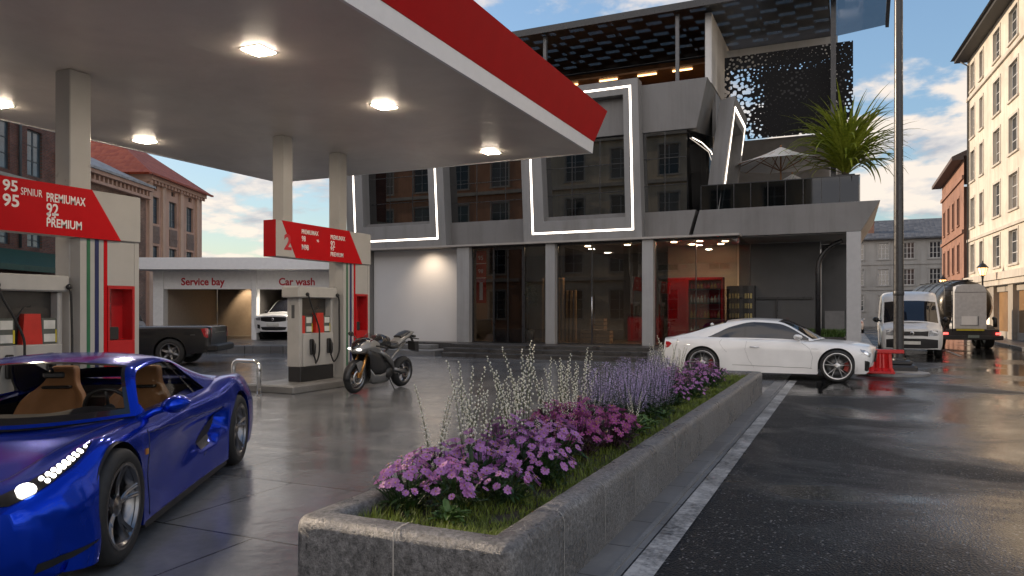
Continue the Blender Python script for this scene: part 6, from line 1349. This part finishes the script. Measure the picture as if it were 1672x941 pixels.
b.build('mortar_joint', mort, PLN)
b = MB(); nx, ny = 14, 110
b.grid([[V3((lerp(PX0 + .19, PX1 - .19, i / nx), lerp(PY0 + .19, PY1 - .19, k / ny), .335 + .03 * mn.noise(V3((i * .5, k * .4, 3))))) for i in range(nx + 1)] for k in range(ny + 1)])
tag(b.build('soil', stone('dark soil', (.012, .009, .007), (.05, .038, .028), 30, .85, .8)), kind='stuff')
grassm = leafmat('grass blades', (.06, .10, .012), (.24, .30, .045), .55, 4, .3)
b = MB()
def blade(x, y, z, h, w, a, lean):
    dx, dy = math.cos(a), math.sin(a); px, py = -dy * w, dx * w; m1, m2 = lean * .35, lean
    i = [b.P(q) for q in ((x - px, y - py, z), (x + px, y + py, z), (x + dx * m1 * h + px * .8, y + dy * m1 * h + py * .8, z + h * .55), (x + dx * m1 * h - px * .8, y + dy * m1 * h - py * .8, z + h * .55), (x + dx * m2 * h, y + dy * m2 * h, z + h))]
    b.F([i[0], i[1], i[2], i[3]]); b.F([i[3], i[2], i[4]])
for k in range(20000):
    y = PY0 + .2 + (PY1 - PY0 - .4) * rnd.random() ** 1.5; x = lerp(PX0 + .2, PX1 - .21, 1 - rnd.random() ** 1.6 if rnd.random() < .75 else rnd.random())
    if mn.noise(V3((x * 5, y * 5, 0))) < -.35: continue
    h = rnd.uniform(.035, .085) * (1.25 if mn.noise(V3((x * 3, y * 3, 9))) > .1 else .9); blade(x, y, .325, h, rnd.uniform(.0016, .0034) * (1 + y * .06), rnd.uniform(0, 2 * PI), rnd.uniform(.15, 1.0))
tag(b.build('grass', grassm), kind='stuff')

leafd = leafmat('dark flower leaves', (.012, .032, .010), (.045, .095, .022), .4, 12); leafl = leafmat('fresh green leaves', (.05, .11, .02), (.13, .22, .06), .4, 8); leafp = leafmat('purple leaves', (.03, .012, .018), (.07, .03, .04), .4, 12)
pinkm = leafmat('pink violet petals', (.27, .085, .30), (.56, .26, .58), .5, 14, .3); magm = leafmat('magenta petals', (.18, .022, .13), (.44, .10, .32), .5, 14, .3); purm = leafmat('lavender petals', (.46, .34, .66), (.80, .68, .90), .6, 14, .3)
whm = leafmat('cream buds', (.90, .88, .76), (.98, .97, .90), .6, 20, .5); stemm = leafmat('flower stems', (.05, .07, .025), (.12, .14, .05), .5, 10); centm = simple('flower centre', (.35, .22, .03), .6)
def leaf(mb, o, a, ln, w, el, droop, n=3):
    d = V3((math.cos(a), math.sin(a), 0)); s_ = V3((-math.sin(a), math.cos(a), 0)); pr = None
    for k in range(n + 1):
        t = k / n; p = o + d * (ln * t * math.cos(el) ) + V3((0, 0, ln * (t * math.sin(el) - droop * t * t))); ww = w * (math.sin(PI * (.12 + .88 * t)) ** .8 if t < 1 else 0)
        L_, M_, R_ = p - s_ * ww / 2 + V3((0, 0, ww * .18)), p, p + s_ * ww / 2 + V3((0, 0, ww * .18)); I = [mb.P(L_), mb.P(M_), mb.P(R_)]
        if pr: mb.F([pr[0], pr[1], I[1], I[0]]); mb.F([pr[1], pr[2], I[2], I[1]])
        pr = I
def daisy(mb, c, nrm, r, n=8, cup=.15, w=.55):
    nrm = nrm.normalized(); u = nrm.cross(V3((.3, .2, 1))).normalized() if abs(nrm.z) < .98 else V3((1, 0, 0)); v = nrm.cross(u); a0 = rnd.random() * 6
    for k in range(n):
        a = a0 + 2 * PI * k / n + rnd.uniform(-.08, .08); d = u * math.cos(a) + v * math.sin(a); s_ = nrm.cross(d); rr = r * rnd.uniform(.85, 1.1); pw = rr * w * .5; up = nrm * (rr * cup)
        i = [mb.P(q) for q in (c, c + d * rr * .45 + s_ * pw * .8 + up * .3, c + d * rr * .8 + s_ * pw + up * .7, c + d * rr + up * .6, c + d * rr * .8 - s_ * pw + up * .7, c + d * rr * .45 - s_ * pw * .8 + up * .3)]
        mb.F(i)
def bead(mb, c, r):
    i = [mb.P(c + V3(q) * r) for q in ((1, 0, 0), (0, 1, 0), (-1, 0, 0), (0, -1, 0), (0, 0, 1.2), (0, 0, -1.2))]
    for q in ((0, 1, 4), (1, 2, 4), (2, 3, 4), (3, 0, 4), (1, 0, 5), (2, 1, 5), (3, 2, 5), (0, 3, 5)): mb.F([i[k] for k in q])
def stem(mb, a, c, r=.003):
    m = (a + c) / 2 + V3((rnd.uniform(-.01, .01), rnd.uniform(-.01, .01), 0)); mb.tube([a, m, c], r, 4, cap=False)
def daisy_plant(label, rad, h, nf, pm, lm, fr=.03, petals=8, group=''):
    o = thing('flowering_plant', label, 'flowers', (0, 0, 0), 0, group); F_, B_ = MB(), MB()
    for k in range(95):
        a = rnd.uniform(0, 2 * PI); q = rad * .55 * rnd.random() ** .5; leaf(F_, V3((q * math.cos(a), q * math.sin(a), rnd.uniform(0, h * .55))), a + rnd.uniform(-.8, .8), rnd.uniform(.09, .19), rnd.uniform(.022, .04), rnd.uniform(.1, 1.1), rnd.uniform(.1, .6))
    for k in range(nf):
        a = rnd.uniform(0, 2 * PI); q = rad * (rnd.random() ** .55); z = h * (1 - .55 * (q / rad) ** 2) * rnd.uniform(.82, 1.06); p = V3((q * math.cos(a), q * math.sin(a), z))
        nr = V3((math.cos(a) * q / rad * .9 + rnd.uniform(-.35, .35), math.sin(a) * q / rad * .9 + rnd.uniform(-.35, .35), .85)); stem(F_, V3((p.x * .35, p.y * .35, .02)), p, .0022)
        daisy(B_, p, nr, fr * rnd.uniform(.75, 1.2), petals); B_.cur = 1; bead(B_, p + nr.normalized() * .004, fr * .17); B_.cur = 0
    F_.build('foliage', lm, o); B_.build('blossoms', [pm, centm], o); return o
def spike_plant(label, n, h, pm, group):
    o = thing('flowering_plant', label, 'flowers', (0, 0, 0), 0, group); F_, B_ = MB(), MB()
    for k in range(60): a = rnd.uniform(0, 2 * PI); q = .12 * rnd.random(); leaf(F_, V3((q * math.cos(a), q * math.sin(a), rnd.uniform(0, h * .45))), a, rnd.uniform(.09, .17), rnd.uniform(.03, .045), rnd.uniform(.1, .9), rnd.uniform(.1, .6))
    for k in range(n):
        a = rnd.uniform(0, 2 * PI); q = .17 * rnd.random() ** .6; hh = h * rnd.uniform(.65, 1.08); top = V3((q * 1.5 * math.cos(a), q * 1.5 * math.sin(a), hh)); bot = V3((q * .4 * math.cos(a), q * .4 * math.sin(a), 0)); stem(F_, bot, top, .003)
        for j in range(20):
            t = lerp(.42, 1, j / 19); c = bot.lerp(top, t); rr = .026 * (1.15 - t) / .6 + .006
            for w in range(4): aa = rnd.uniform(0, 6.28); p = c + V3((math.cos(aa) * rr, math.sin(aa) * rr, rnd.uniform(-.008, .008))); leaf(B_, p, aa, rnd.uniform(.018, .030), .019, .5, .2, 1)
    F_.build('foliage', leafd, o); B_.build('blossoms', pm, o); return o
def wand_plant(label, n, h, group):
    o = thing('flowering_plant', label, 'flowers', (0, 0, 0), 0, group); F_, B_ = MB(), MB()
    for k in range(n):
        a = rnd.uniform(0, 2 * PI); hh = h * rnd.uniform(.6, 1.05); ln = rnd.uniform(.05, .22); P_ = [V3((ln * t * t * math.cos(a) + .03 * math.cos(a), ln * t * t * math.sin(a) + .03 * math.sin(a), hh * t)) for t in (0, .25, .5, .75, 1)]
        F_.tube(P_, [.005, .0045, .004, .003, .002], 4, cap=False)
        for j in range(34):
            t = lerp(.36, 1, j / 33); i = min(3, int(t * 4)); c = P_[i].lerp(P_[i + 1], t * 4 - i); aa = j * 2.4; e = lerp(.042, .008, t) * rnd.uniform(.5, 1.3); p = c + V3((math.cos(aa) * e, math.sin(aa) * e, e * .4)); F_.tube([c, p], .0009, 3, cap=False); bead(B_, p, lerp(.0130, .008, t) * rnd.uniform(.7, 1.15))
    for k in range(26): a = rnd.uniform(0, 2 * PI); leaf(F_, V3((0, 0, rnd.uniform(0, .2))), a, rnd.uniform(.06, .13), .022, rnd.uniform(.3, 1.1), .3)
    F_.build('foliage', stemm, o); B_.build('blossoms', whm, o); return o
def scatter(protos, spots, group):
    for k, (x, y, s_) in enumerate(spots):
        if k < len(protos): o = protos[k]; o.location = (x, y, .33); o.rotation_euler = (0, 0, rnd.uniform(0, 6.28))
        else: o = dup(protos[k % len(protos)], (x, y, .33), rnd.uniform(0, 6.28))
        o.scale = (s_, s_, s_ * rnd.uniform(.92, 1.08))
G1 = 'pink daisies at the near end of the bed'; T1 = 'mound of pink violet daisies at the near end of the flower bed'
A_ = [daisy_plant(T1, .25, .36, 46, pinkm, leafd, .037, 8, G1) for k in range(3)]
scatter(A_, [(-2.55, 3.95, .9), (-2.25, 4.05, .88), (-2.02, 4.35, .85), (-2.6, 4.4, 1.05), (-2.3, 4.5, 1.1), (-2.55, 4.9, 1.15), (-2.22, 5.0, 1.1), (-1.98, 4.95, .85), (-2.5, 5.4, 1.1), (-2.15, 5.5, 1.05), (-2.6, 5.9, 1.05)], G1)
G2 = 'dark magenta mounds'; T2 = 'dark magenta flowering mound with purple leaves behind the pink daisies'
B2 = [daisy_plant(T2, .26, .36, 56, magm, leafp, .040, 6, G2) for k in range(2)]
scatter(B2, [(-2.1, 6.0, 1.0), (-1.98, 6.5, 1.05), (-2.35, 6.4, 1.1), (-2.6, 6.6, 1.1), (-2.05, 7.0, .9), (-2.45, 7.05, 1.1)], G2)
G3 = 'lavender flower spikes'; T3 = 'clump of lavender purple flower spikes in the middle of the bed'
C3 = [spike_plant(T3, 20, .60, purm, G3) for k in range(2)]
scatter(C3, [(-2.45, 7.6, 1.05), (-2.2, 7.9, 1.0), (-2.6, 8.2, 1.1), (-2.3, 8.5, 1.12), (-2.05, 8.2, .85), (-2.55, 8.9, 1.1), (-2.2, 9.1, 1.05), (-2.6, 9.6, 1.05), (-2.3, 9.9, .95), (-2.6, 10.4, .95), (-2.05, 8.9, .8), (-2.6, 11.2, .9)], G3)
G4 = 'white budded wands'; T4 = 'tall thin wands of cream white buds rising over the flower bed'
D4 = [wand_plant(T4, 5, 1.0, G4) for k in range(3)]
scatter(D4, [(-2.66, 4.5, .92), (-2.64, 5.15, 1.05), (-2.6, 4.85, .95), (-2.5, 5.5, 1.0), (-2.62, 5.6, .95), (-2.66, 6.1, 1.05), (-2.6, 6.5, .95), (-2.66, 7.0, 1.08), (-2.5, 6.9, .8), (-2.6, 7.5, 1.02), (-2.4, 7.2, .6), (-2.3, 6.3, .55), (-2.64, 11.9, 1.0), (-2.6, 12.4, .9), (-2.66, 11.0, .85), (-2.0, 7.4, .5), (-2.35, 5.6, .5)], G4)
G5 = 'pink mounds at the far end of the bed'; T5 = 'rounded mound of small pink flowers towards the far end of the bed'
E5 = [daisy_plant(T5, .3, .36, 70, pinkm, leafd, .028, 6, G5) for k in range(2)]
scatter(E5, [(-2.1, 9.7, .9), (-2.35, 10.6, 1.1), (-2.05, 10.5, .95), (-2.2, 11.3, 1.1), (-2.5, 11.6, 1.1), (-2.1, 12.1, 1.05), (-2.4, 12.7, 1.15), (-2.15, 13.1, 1.0), (-2.45, 13.5, 1.05)], G5)
G6 = 'low leafy plants'; T6 = 'low bright green broad leaved plant along the edge of the grass'
def leafy():
    o = thing('leafy_plant', T6, 'plant', (0, 0, 0), 0, G6); F_ = MB()
    for k in range(46): a = rnd.uniform(0, 2 * PI); leaf(F_, V3((.03 * math.cos(a), .03 * math.sin(a), rnd.uniform(0, .12))), a, rnd.uniform(.10, .2), rnd.uniform(.04, .07), rnd.uniform(.2, 1.0), rnd.uniform(.1, .5))
    F_.build('foliage', leafl, o); return o
scatter([leafy()], [(-1.98, 7.35, 1.05), (-2.1, 7.65, 1.0), (-1.95, 7.75, .8), (-2.1, 6.75, .8), (-1.95, 8.5, .7), (-2.35, 6.0, .8), (-2.15, 3.8, .7), (-2.2, 9.3, .7)], G6)

# ------------------------------------------------------------------ terrace plant and parasols
TP = thing('terrace_plant', 'big arching green strap leaved plant in a dark box at the terrace corner', 'plant', (-.08, 25.95, 5.0))
b = MB(); b.bbox(-.3, .28, -.3, .3, .003, .95, .015); b.build('plant_box', simple('anthracite box', (.035, .036, .038), .5), TP)
b = MB(); b.cyl((0, 0, .9), (0, 0, 1.35), .12, .08, 10); b.build('trunk', simple('fibrous trunk', (.10, .08, .05), .8), TP)
b = MB()
for k in range(230):
    a = rnd.uniform(0, 2 * PI); el = R(lerp(88, 26, rnd.random() ** 1.2)); ln = rnd.uniform(1.6, 2.85) * (1.0 if el > .8 else .78); w = rnd.uniform(.045, .075); o = V3((.09 * math.cos(a), .09 * math.sin(a), 1.0 + rnd.uniform(0, .4))); d = V3((math.cos(a), math.sin(a), 0)); s_ = V3((-math.sin(a), math.cos(a), 0)); pr = None; e = el; p = o; dr = rnd.uniform(.03, .17)
    for j in range(10):
        t = j / 9; ww = w * (min(1, .5 + t * 2) * (1 - t ** 2.2)) + .003; up = V3((-d.x * math.sin(e), -d.y * math.sin(e), math.cos(e))) * ww * .35; I = [b.P(p - s_ * ww + up), b.P(p), b.P(p + s_ * ww + up)]
        if pr: b.F([pr[0], pr[1], I[1], I[0]]); b.F([pr[1], pr[2], I[2], I[1]])
        pr = I; p = p + (d * math.cos(e) + V3((0, 0, math.sin(e)))) * ln / 9; e -= dr * (1 + 1.2 * t)
b.build('leaves', leafmat('strap leaves', (.10, .16, .012), (.40, .44, .055), .4, 2.2, .35), TP)
def parasol(x, y, zt, r, label):
    o = thing('parasol', label, 'parasol', (x, y, 5.0), 0, 'white parasols on the terrace'); n = 10; b = MB(); zz = zt - 5
    apex = V3((0, 0, zz)); rows = [[V3((r * q * math.cos(2 * PI * (k + .5 * 0) / n), r * q * math.sin(2 * PI * k / n), zz - .62 * q - .06 * math.sin(PI * q))) for k in range(n + 1)] for q in (.02, .35, .7, 1.0)]
    b.grid(rows, smooth=False); b.build('canopy', leafmat('white parasol cloth', (.80, .79, .76), (.90, .89, .87), .8, 2, .2), o)
    b = MB(); b.cyl((0, 0, 0), (0, 0, zz), .03, .028, 10); b.sphere((0, 0, zz + .03), .04); b.build('pole', wood, o); b = MB()
    for k in range(n):
        a = 2 * PI * k / n; b.tube([(0, 0, zz - .06), (r * .98 * math.cos(a), r * .98 * math.sin(a), zz - .67)], .014, 5); b.tube([(0, 0, zz - .85), (r * .5 * math.cos(a), r * .5 * math.sin(a), zz - .42)], .012, 5)
    b.build('ribs', wood, o); b = MB(); b.lathe([(.28, 0), (.28, .06), (.05, .1)], n=16); b.build('base', M['darkgrey'], o)
parasol(-2.12, 27.0, 7.28, 1.62, 'large open white parasol with wooden ribs on the roof terrace'); parasol(-1.9, 29.3, 6.72, 1.3, 'lower white parasol half hidden behind the balustrade and the larger parasol')
b = MB()
for k in range(2600):
    x = rnd.uniform(-2.2, -.12); y = rnd.uniform(26.3, 27.6); blade(x, y, .72, rnd.uniform(.12, .32), .014, rnd.uniform(0, 6.28), rnd.uniform(.2, 1.2))
tag(b.build('ground_cover', leafl), kind='stuff'); b = MB(); b.bbox(-2.3, -.08, 26.2, 27.7, .401, .74, .02); struct('kerb', b, M['darkstone'])
# ------------------------------------------------------------------ inside the shop
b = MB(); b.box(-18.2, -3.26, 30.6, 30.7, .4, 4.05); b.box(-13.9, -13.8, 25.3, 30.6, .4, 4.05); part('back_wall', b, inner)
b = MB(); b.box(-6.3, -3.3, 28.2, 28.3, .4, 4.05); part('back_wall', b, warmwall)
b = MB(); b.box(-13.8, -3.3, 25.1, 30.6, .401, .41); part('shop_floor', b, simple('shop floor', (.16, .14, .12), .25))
for k, (x, y) in enumerate(((-12.4, 25.9), (-10.4, 26.3), (-8.9, 26.3), (-7.4, 26.4), (-5.6, 26.0), (-4.7, 26.0), (-3.9, 26.4), (-5.2, 27.2), (-4.2, 27.4))):
    b = MB(); b.lathe([(0, 0), (.09, 0), (.11, -.012), (.11, .0)], (0, 0, 0), 'z', 14); dl = b.build('shop_light', M['spot'], None, loc=(x, y, 4.035))
    tag(dl, 'small round warm downlight in the shop ceiling behind the glass front', 'ceiling light', 'round downlights in the shop ceiling')
for x, y, p_ in ((-5.2, 26.6, 110), (-4.2, 26.8, 80), (-9.0, 27, 70), (-11.9, 27.0, 50), (-7.3, 27, 50)): spot('shop_spot', (x, y, 4.0), p_, (1, .68, .40), 130, blend=.8)
bottle_c = [simple('bottle white', (.55, .54, .5), .4), simple('bottle red', (.4, .03, .03), .3), simple('bottle grey', (.25, .25, .27), .3), simple('bottle amber', (.45, .25, .05), .3)]
SHF = thing('shop_shelf', 'red shelf unit stocked with bottles inside the right end of the shop', 'shelf', (-6.0, 26.8, .41))
b = MB(); b.box(0, .75, 0, .5, 0, 2.4); b.build('side_panel', M['red'], SHF); b = MB(); b.box(.76, 1.9, .44, .5, 0, 2.4); b.box(1.9, 1.95, 0, .5, 0, 2.4); b.box(.76, 1.9, 0, .44, 2.3, 2.4); b.build('carcass', M['red'], SHF)
b = MB()
for z in (.35, .9, 1.45, 1.95): b.box(.76, 1.9, 0, .43, z, z + .04)
b.build('shelf_boards', M['blackmetal'], SHF)
protos = []
for m_ in bottle_c:
    b = MB(); b.lathe([(.0, 0), (.045, 0), (.05, .02), (.05, .16), (.02, .22), (.02, .27), (0, .27)], n=10); o = b.build('bottle', m_); tag(o, 'bottle standing on the red shop shelf', 'bottle', 'bottles on the red shelf'); protos.append(o)
n_ = 0
for z in (.39, .94, 1.49, 1.99):
    for k in range(9):
        pos = (-6.0 + .84 + k * .12, 26.8 + .1, .411 + z); q = (n_ * 7 + k * k) % 4; n_ += 1
        if protos[q].get('placed') is None: o = protos[q]; o['placed'] = 1
        else: o = protos[q].copy(); COL.objects.link(o)
        o.location = pos; o.scale = (1, 1, .7 + .3 * ((n_ * 5) % 4) / 3 if z < 1.9 else .8)
for o in protos: del o['placed']
for o in COL.objects:
    if o.name.startswith('bottle') and 'placed' in o: del o['placed']
FR = thing('drinks_fridge', 'dark glass fronted fridge with lit rows of drinks beside the red shelf', 'fridge', (-3.95, 27.5, .41)); b = MB(); b.box(-.06, .9, 0, .6, 0, 2.1); b.build('cabinet', M['black'], FR); b = MB()
for r_ in range(5):
    for k in range(8): b.bbox(.02 + k * .105, .09 + k * .105, -.03, -.001, .2 + r_ * .36, .38 + r_ * .36, .008)
b.build('drinks', simple('drink cans', (.35, .3, .12), .3, 0, .8, 60), FR)
SL = thing('slat_screen', 'upright pale timber slats standing inside the shop left of the doorway', 'screen', (-11.05, 27.0, .41))
for k in range(9): b = MB(); b.box(k * .17, k * .17 + .07, 0, .1, 0, 2.5 if k < 6 else 2.0); b.build('slat', simple('pale slat', (.40, .28, .17), .5) if k == 0 else bpy.data.materials['pale slat'], SL)
for i, (x, y, z, lb) in enumerate(((-8.95, 26.6, .412, 'timber crate on the shop floor, left one of the lower two'), (-8.35, 26.6, .412, 'timber crate on the shop floor, right one of the lower two'), (-8.6, 26.65, .868, 'timber crate stacked on top of two other crates in the shop'))):
    c = thing('crate', lb, 'crate', (x, y, z), 0, 'stacked timber crates'); b = MB(); b.box(-.28, .28, -.2, .2, .0, .03)
    for zz in (.06, .20, .34): b.box(-.28, .28, -.2, -.18, zz, zz + .1); b.box(-.28, .28, .18, .2, zz, zz + .1); b.box(-.28, -.26, -.179, .179, zz, zz + .1); b.box(.26, .28, -.179, .179, zz, zz + .1)
    b.build('slats', bpy.data.materials['pale slat'], c); b = MB()
    for sx in (-1, 1):
        for sy in (-1, 1): b.box(sx * .255 - .02, sx * .255 + .02, sy * .175 - .004, sy * .175 + .004, .03, .45)
    b.build('corner_posts', bpy.data.materials['pale slat'], c)
IP = thing('indoor_tree', 'dark leafy tree in a pot behind the dark shop door', 'plant', (-11.6, 26.9, .41)); b = MB(); b.lathe([(.0, 0), (.2, 0), (.28, .45), (.25, .45), (.0, .4)], n=16); b.build('pot', M['darkgrey'], IP); b = MB(); b.tube([(0, 0, .4), (.03, 0, 1.0), (-.02, .02, 1.6)], [.04, .03, .02], 6); b.build('trunk', bpy.data.materials['fibrous trunk'], IP); b = MB()
for k in range(420): d = V3((rnd.gauss(0, 1), rnd.gauss(0, 1), rnd.gauss(0, 1))).normalized() * rnd.uniform(.2, .6); leaf(b, V3((0, 0, 1.7)) + V3((d.x, d.y, d.z * 1.1)), rnd.uniform(0, 6.28), .14, .07, rnd.uniform(-.5, .8), .2, 2)
b.build('crown', leafd, IP)
BN = thing('window_banner', 'tall red banner with white marks at the left end of the shop front', 'banner', (-13.0, 25.12, 1.9)); b = MB(); b.box(0, .42, 0, .01, 0, 2.0); b.build('cloth', M['red'], BN); b = MB(); b.box(.0, .42, -.003, -.001, 1.5, 1.53); b.box(0, .42, -.003, -.001, .95, .98); b.box(.14, .28, -.003, -.001, .12, .8); b.build('marks', M['letter'], BN)
text('lettering', '98', .22, M['letter'], BN, (.08, -.003, 1.15), (R(90), 0, 0), .004); text('lettering', '95', .22, M['letter'], BN, (.08, -.003, 1.66), (R(90), 0, 0), .004)
CT = thing('shop_counter', 'dark counter with a red front standing behind the shop glass', 'counter', (-7.9, 28.2, .41)); b = MB(); b.bbox(0, 1.3, 0, .6, 0, 1.0, .02); b.build('body', M['darkred'], CT); b = MB(); b.bbox(-.05, 1.35, -.05, .65, 1.001, 1.05, .01); b.build('top', M['blackmetal'], CT)
